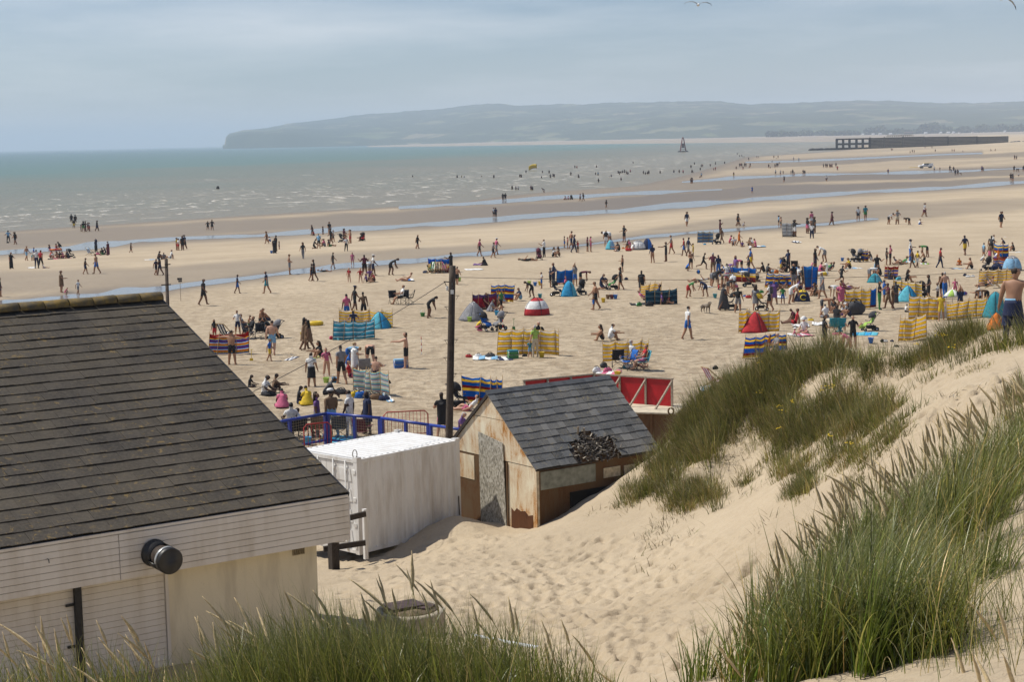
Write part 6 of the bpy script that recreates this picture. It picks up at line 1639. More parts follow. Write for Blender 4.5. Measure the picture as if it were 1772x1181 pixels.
for x, y, w, c, lb in [Z3((1110, 730))[0] + (16, 'k', 'black bag at the left end of the bag heap'), Z3((1185, 745))[0] + (10, 'o', 'orange bag in the heap below the multicoloured windbreak'), Z3((1220, 752))[0] + (12, 'y', 'yellow bag in the heap below the multicoloured windbreak'), Z3((1265, 756))[0] + (14, 'b', 'blue bag in the heap below the multicoloured windbreak'), Z3((1330, 762))[0] + (16, 'd', 'dark grey backpack in the heap below the windbreak'),
    Z3((1385, 766))[0] + (14, 'u', 'brown bag near the right end of the bag heap'), Z3((1440, 770))[0] + (12, 'n', 'navy bag at the right end of the bag heap'), Z3((1465, 640))[0] + (13, 'k', 'black bag hanging on the windbreak end'), Z3((1425, 600))[0] + (11, 'G', 'green bag behind the multicoloured windbreak'), Z5((480, 575))[0] + (20, 'd', 'dark bag on the rug beside the green cool box'), Z5((315, 573))[0] + (13, 'r', 'red bag on the left of the white rug'), Z5((390, 570))[0] + (14, 'w', 'pale bag on the white rug'), Z5((745, 570))[0] + (11, 'k', 'dark bag leaning on the long yellow windbreak'),
    Z5((400, 368))[0] + (11, 'p', 'pink bag beside the black and blue pushchair'), Z5((1295, 690))[0] + (18, 'w', 'white carrier bag near the folding chairs'), Z5((1380, 690))[0] + (18, 'p', 'pink flowered bag near the folding chairs'), Z5((1350, 650))[0] + (16, 'd', 'dark grey bag left of the black camping chair'), Z5((1515, 655))[0] + (12, 't', 'teal bag between the folding chairs'), Z6((390, 686))[0] + (11, 'n', 'navy bag on open sand left of a pushchair'), Z6((612, 678))[0] + (8, 'n', 'small navy bag right of a person in black'),
    Z6((635, 382))[0] + (13, 'r', 'red cool bag in front of the tent row'), Z6((520, 385))[0] + (8, 'w', 'white bag in front of the tent row'), Z6((582, 358))[0] + (6, 'o', 'orange bag among the tent row'), Z6((745, 948))[0] + (12, 'G', 'green bag left of the dark teal windbreak'), Z6((850, 950))[0] + (16, 'k', 'black bag before the dark teal windbreak'), Z6((1415, 318))[0] + (6, 'z', 'bright blue bag below the pale windbreak'), Z7((890, 565))[0] + (9, 'w', 'white bag behind the crowded windbreak'), Z7((1050, 548))[0] + (11, 'l', 'pale blue bag in front of a seated pair'),
    Z7((1085, 552))[0] + (11, 'o', 'orange cloth bag in front of a seated pair'), Z7((1020, 540))[0] + (10, 'w', 'white bag beside a seated person in black'), Z7((760, 790))[0] + (7, 'b', 'blue bag behind a person in dark grey'), Z7((800, 805))[0] + (12, 'r', 'red bag on sand behind people with pushchairs'), Z7((930, 755))[0] + (10, 'G', 'green bag below the blue banded windbreak'), Z7((720, 620))[0] + (16, 'r', 'big red bag in the middle of the crowd'), Z8((700, 400))[0] + (12, 'k', 'black bag by the sagging red windbreak'), Z8((740, 415))[0] + (14, 'e', 'turquoise bag right of the turquoise tent'), Z8((1260, 528))[0] + (12, 'b', 'blue bag by a small person in pink'),
    Z8((1285, 525))[0] + (10, 'v', 'purple bag by a small person in pink'), Z8((1285, 372))[0] + (8, 'n', 'navy bag on the ridge of dug sand'), Z8((1310, 382))[0] + (10, 'w', 'white bag on the ridge of dug sand'), Z8((1350, 380))[0] + (8, 'w', 'second white bag further along the dug ridge'), ZC((1135, 520))[0] + (22, 'd', 'large grey backpack heap near the yellow windbreak'), ZC((510, 615))[0] + (12, 'y', 'yellow inflatable bag on white towels'), ZC((860, 810))[0] + (14, 'p', 'bright pink bag beside the teal chairs'), ZC((1225, 720))[0] + (14, 'L', 'lime green bag by the large grey pushchair'), ZC((1505, 905))[0] + (9, 'k', 'black bag right of a blue bucket'), ZC((1550, 905))[0] + (9, 'w', 'white bag right of a blue bucket'), ZC((1640, 900))[0] + (8, 'n', 'navy bag near the nearest yellow windbreak'),
    ZC((1700, 1010))[0] + (14, 'k', 'black bag half hidden by grass below the nearest windbreak'), Z1((60, 358))[0] + (6, 'k', 'black bag carried low beside the far left sea watcher'), Z1((750, 447))[0] + (8, 'p', 'pink bag beside the pale deck chair'), ZN((430, 400))[0] + (11, 'z', 'blue bag at the foot of the railing'), (1238, 640, 12, 'k', 'black bag on the pink deck chair by the dune'), (802, 700, 10, 'b', 'blue bag below the windbreak behind the shed'), Z4((215, 552))[0] + (12, 'n', 'navy bag left of the deck chair row'), Z3((505, 735))[0] + (12, 'c', 'cream sack by the roof edge')]:
    bag(x, y, w * (1.7 if 'heap' in lb else .9), c, lb, random.Random(lb).uniform(.38, .62))
def bucket(x, y, c, label, s=1.0):
    g = GP(x, y); t = thing('bucket', uniq(label), 'bucket', g, 0, 'buckets on the sand'); t.scale = (s, s, s)
    MB().lathe([(.075, 0), (.085, .02), (.12, .22), (.13, .23), (.115, .22), (.08, .03), (0, .03)], 14).build('pail', mat('plastic_' + CN[c].replace(' ', '_'), CW[c], .35), t)
    MB().tube([Vector((.12 * math.cos(a), 0, .22 + .14 * math.sin(a))) for a in np.linspace(0, math.pi, 9)], .007, 5).build('handle', mat('plastic_white', CW['w'], .35), t)
for x, y, c, lb in [Z4((185, 1000))[0] + ('G', 'green bucket beside the digging person in black left of the pole'), Z4((1385, 803))[0] + ('t', 'teal bucket behind the red and white tent'), Z4((560, 632))[0] + ('L', 'lime bucket held low by the pole top'), Z4((665, 1045))[0] + ('L', 'lime bucket beside the grey tent'), Z5((875, 572))[0] + ('y', 'yellow bucket right of a person in pale green'), Z5((1440, 122))[0] + ('b', 'blue bucket in a row of toys on open sand'), Z5((1347, 148))[0] + ('y', 'yellow bucket below a row of toys'), Z5((1382, 122))[0] + ('u', 'brown bucket at the left of the toy row'), Z5((1412, 122))[0] + ('m', 'maroon bucket in the middle of the toy row'),
    Z5((1455, 725))[0] + ('y', 'yellow bucket between red hoarding and folding chairs'), Z6((1520, 862))[0] + ('t', 'teal bucket right of the two diggers'), ZC((1345, 920))[0] + ('b', 'blue bucket below the blue beach mat'), Z2((575, 305))[0] + ('b', 'blue bucket at the feet of a person in black'), Z3((1062, 640))[0] + ('z', 'bright blue bucket beside a person in black shorts'), Z3((995, 640))[0] + ('L', 'lime bucket near a seated person in dark green'), Z3((815, 285))[0] + ('y', 'small yellow bucket left of two people in brown'), Z4((1275, 668))[0] + ('L', 'lime bucket in the toys near the plain blue windbreak'), Z4((1335, 680))[0] + ('b', 'blue bucket in the toys near the plain blue windbreak'), Z4((1385, 672))[0] + ('y', 'yellow bucket beside a small person in white'), Z5((530, 248))[0] + ('z', 'bright blue bucket right of the grey tent'), Z2((1735, 795))[0] + ('G', 'green bucket on dug sand left of a bending person'), ([(533, 770)])[0] + ('z', 'bright blue bucket below the blue corner post'), Z8((275, 248))[0] + ('b', 'blue bucket left of two pushchairs'), Z8((1440, 190))[0] + ('o', 'orange bucket at the top of the right-hand group')]:
    bucket(x, y, c, lb, 1.25)
def ball(x, y, c, c2, r, label):
    g = GP(x, y); t = thing('beach_ball', uniq(label), 'ball', g)
    for q in range(6):
        rows = [[Vector((r * math.sin(th) * math.cos(a), r * math.sin(th) * math.sin(a), r - r * math.cos(th))) for a in np.linspace(q * math.pi / 3, (q + 1) * math.pi / 3, 4)] for th in np.linspace(.01, math.pi - .01, 9)]
        MB().grid(rows).build('gore', cloth(c if q % 2 else c2), t)
ball(*Z6((1350, 615))[0], 'n', 'b', .16, 'navy ball on the sand left of the crowded windbreak'); ball(*Z3((160, 408))[0], 'r', 'o', .13, 'red ball at the left end of the red windbreak'); ball(*Z3((1033, 305))[0], 'p', 'r', .12, 'pink ball at the left end of the teal windbreak'); ball(*Z7((530, 556))[0], 'b', 'n', .14, 'blue ball next to the crowded windbreak')
def cool_box(x, y, c, label, w=.62):
    g = GP(x, y); t = thing('cool_box', uniq(label), 'cool box', g, .2)
    MB().box((0, 0, .19), (w, .38, .38), taper=1.05).build('body', mat('plastic_' + CN[c].replace(' ', '_'), CW[c], .35), t)
    MB().box((0, 0, .42), (w * 1.06, .42, .08), taper=.92).build('lid', mat('plastic_' + CN['t' if c == 'G' else 'l'].replace(' ', '_'), CW['t' if c == 'G' else 'l'], .35), t)
    MB().tube([(-w * .5, -.2, .40), (-w * .5, -.24, .22), (w * .5, -.24, .22), (w * .5, -.2, .40)], .018, 6).build('handle', mat('plastic_white', CW['w'], .35), t)
cool_box(*Z5((655, 582))[0], 'G', 'green cool box on rugs before the long yellow windbreak', .5); cool_box(*Z3((1565, 522))[0], 'b', 'blue cool box beside the person holding a black cloth')
def ring(x, y, R, r, c, c2, label, name='inflatable_ring'):
    g = GP(x, y); t = thing(name, uniq(label), 'inflatable', g)
    n = 16
    for q in range(8):
        rows = [[Vector(((R + r * math.cos(b)) * math.cos(a), .62 * (R + r * math.cos(b)) * math.sin(a), r + r * math.sin(b))) for b in np.linspace(0, 2 * math.pi, 9)] for a in np.linspace(q * math.pi / 4, (q + 1) * math.pi / 4, 4)]
        MB().grid(rows).build('segment', mat('vinyl_' + CN[c if q % 2 else c2].replace(' ', '_'), CW[c if q % 2 else c2], .3), t)
    return t
ring(*Z3((912, 192))[0], .38, .13, 'y', 'y', 'yellow inflatable boat on open sand above two people in brown')
fl = ring(*Z7((1545, 572))[0], .42, .14, 'w', 'y', 'white unicorn-like inflatable ring beside a pink one')
MB().tube([(.35, 0, .2), (.45, 0, .6), (.40, 0, .85), (.25, 0, .88)], [.10, .09, .10, .05], 8).build('neck', mat('vinyl_white', CW['w'], .3), fl)
f2 = ring(*Z7((1500, 545))[0], .40, .13, 'p', 'p', 'bright pink inflatable ring near the tall blue windbreak')
MB().tube([(-.3, 0, .2), (-.42, 0, .55), (-.36, 0, .78), (-.2, 0, .74)], [.09, .07, .09, .04], 8).build('neck', mat('vinyl_pink', CW['p'], .3), f2)
ring(*Z1((428, 415))[0], .75, .12, 'o', 'r', 'orange inflatable in the left stream')
def pole_marker(x, y, label):
    g = GP(x, y); t = thing('striped_staff', uniq(label), 'post', g)
    for k in range(6): MB().tube([(0, 0, .16 * k), (0, 0, .16 * (k + 1))], .02, 6).build('band', cloth('r' if k % 2 else 'w'), t)
    MB().lathe([(0, 0), (.13, 0), (.13, .03), (0, .04)], 12).build('foot', cloth('d'), t)
pole_marker(*Z3((1726, 420))[0], 'short red and white striped staff on sand left of the pole'); pole_marker(*Z5((578, 410))[0], 'red and white staff behind the long yellow windbreak')
def spade(x, y, c, label):
    g = GP(x, y); t = thing('toy_spade', uniq(label), 'spade', g)
    MB().tube([(0, 0, .12), (.02, .03, .62)], .014, 6).build('shaft', mat('plastic_' + CN[c], CW[c], .35), t); MB().box((0, 0, .08), (.18, .03, .2)).build('blade', mat('plastic_' + CN[c], CW[c], .35), t); MB().bar((-.06, .03, .63), (.1, .03, .63), .025).build('grip', mat('plastic_' + CN[c], CW[c], .35), t)
spade(*Z3((422, 472))[0], 'y', 'yellow spade stuck in sand right of the bare-backed person'); spade(*Z5((660, 358))[0], 'G', 'green spade right of the grey pushchair')

# ---- distant things
def truck():
    g = GP(1602, 291); t = thing('pickup_truck', 'small white rescue pickup truck with yellow roof rack far down the beach', 'truck', g, math.radians(6))
    wm = mat('white_vehicle_paint', (.75, .76, .77), .3, 0, 1, 0, 1, 0, .5); gm = mat('dark_glass', (.02, .025, .03), .1)
    def extr(prof, w, nm, m, parent=t):
        n = len(prof); V = [Vector((x, -w / 2, z)) for x, z in prof] + [Vector((x, w / 2, z)) for x, z in prof]
        return MB().add(V, [tuple(range(n)), tuple(reversed(range(n, 2 * n)))] + [(k, (k + 1) % n, (k + 1) % n + n, k + n) for k in range(n)]).build(nm, m, parent)
    extr([(-2.55, .55), (-2.6, .8), (-2.4, 1.02), (-1.3, 1.12), (2.45, 1.15), (2.5, .55)], 1.8, 'body', wm)
    extr([(-1.25, 1.12), (-.55, 1.72), (.95, 1.76), (1.1, 1.15)], 1.6, 'cab', wm)
    extr([(1.1, 1.15), (1.15, 1.7), (2.4, 1.7), (2.45, 1.15)], 1.66, 'canopy', wm)
    for sy in (-1, 1):
        for a, b in (((-.95, 1.2), (-.1, 1.62)), ((.0, 1.2), (.85, 1.62))): MB().box(((a[0] + b[0]) / 2, sy * .81, 1.42), (b[0] - a[0], .02, .36)).build('window', gm, t)
        for x in (-1.6, 1.6):
            w = MB().lathe([(0, -.12), (.36, -.12), (.40, -.08), (.40, .08), (.36, .12), (0, .12)], 18, c=(x, sy * .84, .40), rot=Matrix.Rotation(math.pi / 2, 3, 'X')).build('wheel', M_RUBBER, t)
            MB().lathe([(0, -.13), (.2, -.13), (.2, .13), (0, .13)], 12, c=(x, sy * .84, .40), rot=Matrix.Rotation(math.pi / 2, 3, 'X')).build('rim', M_ALU, w)
        MB().box((-.3, sy * .905, .85), (1.6, .012, .22)).build('side_stripe', cloth('n'), t); MB().box((-2.52, sy * .7, .85), (.06, .3, .16)).build('headlight', M_ALU, t)
    MB().box((.5, 0, 1.85), (2.6, 1.3, .1)).build('roof_board', mat('plastic_yellow', CW['y'], .35), t)
    g2 = GP(1581, 290.5)
    b = thing('rescue_board', 'long yellow rescue board lying on sand beside the white truck', 'surfboard', g2, .15)
    rows = [[Vector((x, w * s, .12 + .02 * (1 - s * s))) for s in (-1, -.5, 0, .5, 1)] for x, w in ((-1.7, .05), (-1.2, .28), (-.3, .34), (.8, .30), (1.5, .16), (1.75, .04))]
    MB().grid(rows, thick=-.1).build('deck', MATS['plastic_yellow'], b)
truck()
def beacon():
    p = flat_at(1182, 263, 0.0); t = thing('sea_beacon', 'dark red lattice beacon tower standing on rocks in the sea', 'beacon', (p[0], p[1], 0))
    mr = mat('red_brown_steel', (.16, .04, .035), .6, .3, 1); Hh = 13.5
    for sx, sy in ((-1, -1), (1, -1), (1, 1), (-1, 1)): MB().bar((sx * 2.6, sy * 2.6, .5), (sx * .7, sy * .7, Hh * .9), .5).build('leg', mr, t)
    for k in range(5):
        r = 2.6 - 1.9 * (k + 1) / 6; z = .5 + (Hh * .9 - .5) * (k + 1) / 6
        fr = MB()
        for a, b in (((-r, -r), (r, -r)), ((r, -r), (r, r)), ((r, r), (-r, r)), ((-r, r), (-r, -r))): fr.bar((*a, z), (*b, z), .28)
        fr.build('ring_frame', mr, t)
    MB().box((0, 0, Hh * .42), (2.0, 2.0, 4.0), taper=.8).build('lattice_core', mat('black_slats', (.05, .03, .03), .8), t)
    MB().lathe([(.8, Hh * .88), (.9, Hh * .9), (.5, Hh), (.0, Hh * 1.02)], 10).build('cap', mr, t)
    r2 = random.Random(1); 
    for k in range(9):
        a = k * .7; MB().lathe([(0, -.6), (1.9, -.5), (1.7, .5), (.9, 1.1), (0, 1.2)], 7, c=(r2.uniform(-4.6, 4.6), r2.uniform(-2.5, 2), 0)).build('rock', mat('dark_wet_rock', (.04, .04, .04), .6, .4, .5), t)
beacon()
def harbour_arm():
    t = thing('harbour_arm', 'long black timber harbour arm with open frame end at the far beach', 'pier')
    dk = mat('black_tarred_timber', (.014, .014, .015), .8, .4, .3); lt = mat('worn_grey_post', (.09, .085, .08), .85, .3, .5)
    A = flat_at(1447, 259.5, .0); Bq = flat_at(1748, 251.5, .6); A = Vector((A[0], A[1], 0)); Bq = Vector((Bq[0], Bq[1], 0)); Bq = A + (Bq - A).normalized() * min((Bq - A).length, 420)
    d = Bq - A; LN = d.length; d.normalize(); n = Vector((d.y, -d.x, 0)); k = A.y / FPX
    def Pp(px, z): 
        # along the arm at the pixel column px
        r = raydir(px, 255); u = (r[0] * 1.0)
        den = d.x - u * d.y; s = (u * A.y - A.x) / den
        return A + d * s + UP * z, s
    H = lambda px: float(np.interp(px, [1447, 1520, 1580, 1745], [9.6, 9.6, 9.9, 8.6]))
    s0 = 0.0
    # open frame end
    cols = [1448, 1459, 1470, 1482, 1493, 1505]
    for px in cols:
        p, s = Pp(px, 0)
        MB().bar(p - UP * 1, p + UP * 9.4, 1.7, 1.7, up=n).build('pile', dk, t)
    for z in (.9, 4.8, 9.0):
        a, _ = Pp(1447, z); b, _ = Pp(1506, z); MB().bar(a, b, 1.5, 1.7 if z < 9 else 1.2).build('beam', dk, t)
    # planked bays
    bays = [1505, 1530, 1562, 1598, 1640, 1690, 1745]
    for a_, b_ in zip(bays[:-1], bays[1:]):
        a, sa = Pp(a_ + .3, 0); b, sb = Pp(b_ - .3, 0); h = min(H(a_), H(b_)); nb = 8
        for j in range(nb):
            z = h * (j + .5) / nb; off = n * random.uniform(-.08, .08)
            MB().bar(a + UP * z + off, b + UP * (z - .0) + off, .8, h / nb * .92).build('plank', dk, t)
        p, _ = Pp(a_, 0)
        MB().bar(p + n * .7 - UP * .5, p + n * .5 + UP * (h + .5), .9, .9, up=n).build('pile', lt if a_ in (1530, 1562, 1598) else dk, t)
    for px in np.arange(1535, 1580, 3.2):
        p, _ = Pp(px, H(px)); MB().bar(p, p + UP * 1.5, .35, .35, up=n).build('railing_post', dk, t)
    a, _ = Pp(1535, 11.2); b, _ = Pp(1578, 11.3); MB().bar(a, b, .3, .35).build('handrail', dk, t)
    # low rubble running out to sea and inland
    rk = thing('rock_groyne', 'low dark rock groyne running out from the harbour arm', 'groyne')
    r2 = random.Random(3)
    for j in range(46):
        px = 1401 + j * 1.05; p, _ = Pp(px, 0); s = r2.uniform(1.0, 1.9)
        MB().lathe([(0, -.8), (s, -.6), (s * .9, .6 * s), (s * .4, s), (0, s)], 6, c=p + n * r2.uniform(-1, 1), sm=False).build('boulder', dk, rk)
    for j in range(30):
        px = 1747 + j * 1.6; p, _ = Pp(px, .5); s = r2.uniform(1.2, 2.6)
        MB().lathe([(0, -.8), (s, -.6), (s * .9, .5 * s), (s * .4, s * .8), (0, s * .8)], 6, c=p + n * r2.uniform(-2, 2) + UP * r2.uniform(0, 3), sm=False).build('boulder', lt, rk)
    return
harbour_arm()
def far_land():
    # trees and houses on the low shore beyond the harbour arm
    gm = [mat('far_leaf_dark', (.03, .045, .022), .9, .4, .2), mat('far_leaf_mid', (.045, .065, .03), .9, .4, .2)]; bk = mat('bark', (.08, .06, .045), .9)
    r2 = random.Random(12)
    TR = [(1335, 226, 9, 12), (1352, 225, 9, 14), (1372, 224, 7, 12), (1395, 223, 9, 14), (1424, 222, 8, 14), (1440, 222, 7, 14), (1462, 220, 7, 14), (1478, 220, 7, 12), (1506, 221, 11, 13), (1525, 221, 14, 12), (1540, 220, 7, 10), (1556, 219, 9, 12), (1603, 221, 15, 16), (1616, 221, 17, 16), (1628, 220, 13, 12), (1640, 219, 10, 12), (1668, 219, 10, 14), (1700, 219, 13, 13), (1715, 219, 8, 12), (1732, 219, 12, 14), (1748, 218, 9, 12), (1765, 218, 11, 14), (1585, 220, 7, 12), (1655, 220, 6, 12), (1690, 219, 7, 12), (1570, 221, 6, 12)]
    for i, (x, y, h, w) in enumerate(TR):
        Y = 4900.0 + 80 * (i % 5); p = at(x, y + 8, Y); k = Y / FPX; p.z = 4.0
        H_ = h * k * 1.05 + 3; W_2 = w * k * .95
        t = thing('tree', 'dark hazy tree on the low shore beyond the harbour arm', 'tree', p, 0, 'trees on the far shore')
        MB().tube([(0, 0, -1), (.2, 0, H_ * .35), (0, 0, H_ * .6)], [.5, .4, .15], 6).build('trunk', bk, t)
        V = []; F = []
        for q in range(190):
            th = r2.uniform(0, 6.28); u = r2.uniform(-1, 1); rr = r2.random() ** .33
            c = Vector((W_2 * rr * math.sqrt(1 - u * u) * math.cos(th), W_2 * rr * math.sqrt(1 - u * u) * math.sin(th), H_ * (.48 + .52 * u * rr)))
            a = Vector((r2.gauss(0, 1), r2.gauss(0, 1), r2.gauss(0, 1))).normalized() * W_2 * .2; b = a.orthogonal().normalized() * W_2 * .18
            o = len(V); V += [c + a, c + b, c - a, c - b]; F.append((o, o + 1, o + 2, o + 3))
        MB().add(V, F).build('crown', gm[i % 2], t)
    HS = [(1493, 223, 3.4, 'w'), (1511, 224, 4.4, 'w'), (1523, 223, 5, 'w'), (1541, 223, 5, 'w'), (1602, 221, 5, 'w'), (1628, 224, 3.4, 'w'), (1641, 222, 5, 'w'), (1650, 223.5, 4, 'w'), (1683, 221, 3.4, 'c'), (1739, 221, 3, 'w'), (1573, 227, 15, 'd'), (1660, 224, 3, 'c')]
    for i, (x, y, w, c) in enumerate(HS):
        Y = 4600.0; p = at(x, y + 4, Y); k = Y / FPX; p.z = 3.0; W2 = w * k
        lb = 'long dark hut among the trees beyond the harbour arm' if c == 'd' else 'small pale house among trees on the far shore'
        t = thing('house', lb, 'house', p, 0, None if c == 'd' else 'houses on the far shore')
        hh = 5.0 if c != 'd' else 7.0
        MB().box((0, 0, hh / 2), (W2, 6, hh)).build('wall', mat('far_' + c + '_wall', (.7, .69, .66) if c != 'd' else (.05, .05, .055), .9), t)
        V = [Vector((sx * W2 * .54, sy * 3.4, hh)) for sx, sy in ((-1, -1), (1, -1), (1, 1), (-1, 1))] + [Vector((-W2 * .5, 0, hh + 2.6)), Vector((W2 * .5, 0, hh + 2.6))]
        MB().add(V, [(0, 1, 5, 4), (2, 3, 4, 5), (1, 2, 5), (3, 0, 4), (3, 2, 1, 0)]).build('roof', mat('far_roof_' + c, (.10, .07, .06) if i % 3 else (.45, .45, .45), .9), t)
        if c != 'd':
            for q in (-.28, .28): MB().box((q * W2, -3.02, hh * .55), (W2 * .16, .08, 1.2)).build('window', mat('far_window', (.05, .06, .08), .3), t)
far_land()
def gull(x, y, Y, span, label, roll, dark):
    p = at(x, y, Y); t = thing('gull', label, 'bird', p)
    wm = mat('gull_white', (.72, .72, .72), .8); gm = mat('gull_grey_wing', (.40, .42, .45), .8); bm = mat('gull_black_tip', (.03, .03, .03), .8); om = mat('gull_bill', (.5, .25, .03), .6)
    mb = MB(); mb.tube([(0, -.26, -.01), (0, -.20, .0), (0, -.08, 0), (0, .08, 0), (0, .2, .0), (0, .27, .0)], [.015, .045, .075, .07, .04, .01], 10)
    rr = Matrix.Rotation(roll, 3, 'Y')
    for sx in (-1, 1):
        st = [(0.03, .0, .10), (.22, .10, .115), (.42, .11, .10), (.62, .05, .06), (span / 2, -.04, .012)]
        rows = [[rr @ Vector((sx * a, -.07 + c * -1 + .03 * i_, z + .03)) for c in (1.0 * ch, .3 * ch, -.5 * ch, -1.0 * ch)] for i_, (a, z, ch) in enumerate(st)]
        mb.grid(rows, mi=1, thick=.012)
    me = mb.mesh('gull', wm, gm, bm, om)
    for f in me.polygons:
        if abs(f.center.x) > span * .38: f.material_index = 2
        if f.center.y < -.235: f.material_index = 3
    o = link('body', me, t)
    return t
gull(1208, 8, 87, 1.36, 'white gull gliding at the top of the sky', .06, 0); gull(1733, -3, 70, 1.5, 'gull wing entering at the top right corner', .62, 1)
def kite(x, y, c, label):
    p = flat_at(x, y, 0.5); t = thing('inflatable_kite', label, 'kite', (p[0], p[1], .4))
    rows = [[Vector((2.0 * u, .3 * (1 - u * u), 1.9 * v + .6 * (1 - u * u) + .5 * u)) for u in np.linspace(-1, 1, 7)] for v in (0, .5, 1)]
    MB().grid(rows, thick=.05).build('canopy', cloth(c), t)
    MB().tube([rows[0][k] for k in range(7)], .12, 6).build('leading_edge', cloth('u'), t)
kite(922, 293, 'y', 'yellow kite sail lying on the breaking waves')
p = flat_at(377, 327, 0); b_ = thing('sea_buoy', 'small black buoy floating alone in the brown shallows', 'buoy', (p[0], p[1], -.2)); MB().lathe([(0, -.3), (.45, -.2), (.6, .3), (.45, .9), (.2, 1.2), (0, 1.25)], 12).build('float', M_RUBBER, b_)
# ================================================================== people
SIZES = dict(M=1.80, W=1.67, T=1.50, K=1.18, Y=.92)
UPR = ('stand', 'stand2', 'hands', 'fold', 'walk', 'walk2', 'reach', 'arms', 'up')
EXTRA = {}
def extra_mesh(kind, pose, kid):
    key = (kind, pose, kid)
    if key in EXTRA: return EXTRA[key]
    me, J, _ = proto(pose, kid); mb = MB(); N = J['_N']; hc = J['head']; s = 1.4 if kid else 1.2
    if kind == 'L':                                     # long hair down the back
        rows = []
        for z, rx, yo, rd in ((.10, .06, .01, .06), (.07, .092, .02, .075), (.0, .098, .035, .075), (-.09, .10, .05, .055), (-.19, .10, .07, .04), (-.27, .06, .075, .025)):
            rows.append([hc + N @ (Vector((rx * math.cos(a), yo + rd * math.sin(a), z)) * s) for a in np.linspace(-.25, math.pi + .25, 9)])
        mb.grid(rows, thick=-.012)
    elif kind == 'H':                                   # sun hat
        rr = N @ Matrix.Rotation(-.1, 3, 'X')
        mb.lathe([(.17 * s, .03), (.175 * s, .036), (.105 * s, .055), (.10 * s, .11), (.06 * s, .145), (0, .15)], 14, c=hc, rot=rr)
    elif kind == 'C':                                   # cap with a peak
        mb.lathe([(.098 * s, .02), (.10 * s, .06), (.075 * s, .105), (0, .118)], 12, c=hc, rot=N)
        mb.grid([[hc + N @ (Vector((x, y, .03)) * s) for x in (-.07, 0, .07)] for y in (-.07, -.17)], thick=.01)
    elif kind in ('D', 'R', 'S'):                       # dress, long robe, skirt
        hem = {'D': .52, 'R': .10, 'S': .50}[kind]; a, b = J['anL'], J['anR']; T = J['_T']
        top = J['chest'] + UP * .06 if kind != 'S' else J['pelvis'] + UP * .10
        cy = (J['knL'].y + J['knR'].y) / 2; spread = abs(J['anL'].y - J['anR'].y) / 2
        rows = []
        for k in range(8):
            t = k / 7; z = top.z * (1 - t) + hem * t
            rx = (.195 if kind != 'S' else .17) * (1 - t) + (.205 if kind != 'R' else .19) * t; ry = .14 * (1 - t) + (.16 + spread * (1 - hem)) * t
            yc = top.y * (1 - t) + cy * t * .6
            rows.append([Vector((rx * (1 + .05 * math.sin(5 * q + k)) * math.cos(q), yc + ry * (1 + .05 * math.sin(4 * q)) * math.sin(q), z)) for q in np.linspace(0, 2 * math.pi, 17)])
        mb.grid(rows, thick=.006)
    elif kind == 'B':                                   # backpack
        T = J['_T']; c = J['chest'] + T @ Vector((0, .17, -.06))
        mb.box(c, (.28, .16, .42), T, taper=.85)
    elif kind == 'P':                                   # shawl round a seated person
        rows = []
        for k in range(6):
            t = k / 5; c = J['neck'].lerp(J['pelvis'], t)
            rows.append([c + Vector(((.08 + .26 * t) * math.cos(q) * (1 + .06 * math.sin(5 * q)), (.07 + .25 * t) * math.sin(q), -.05 * t)) for q in np.linspace(0, 2 * math.pi, 15)])
        mb.grid(rows, thick=.008)
    me2 = mb.mesh({'L': 'long_hair', 'H': 'sun_hat', 'C': 'cap', 'D': 'dress', 'R': 'robe', 'S': 'skirt', 'B': 'backpack', 'P': 'shawl'}[kind], SKIN[0])
    me2.polygons.foreach_set('use_smooth', [kind != 'B'] * len(me2.polygons))
    EXTRA[key] = me2; return me2
PEOPLE = []
def setmat(o, i, m): o.material_slots[i].link = 'OBJECT'; o.material_slots[i].material = m
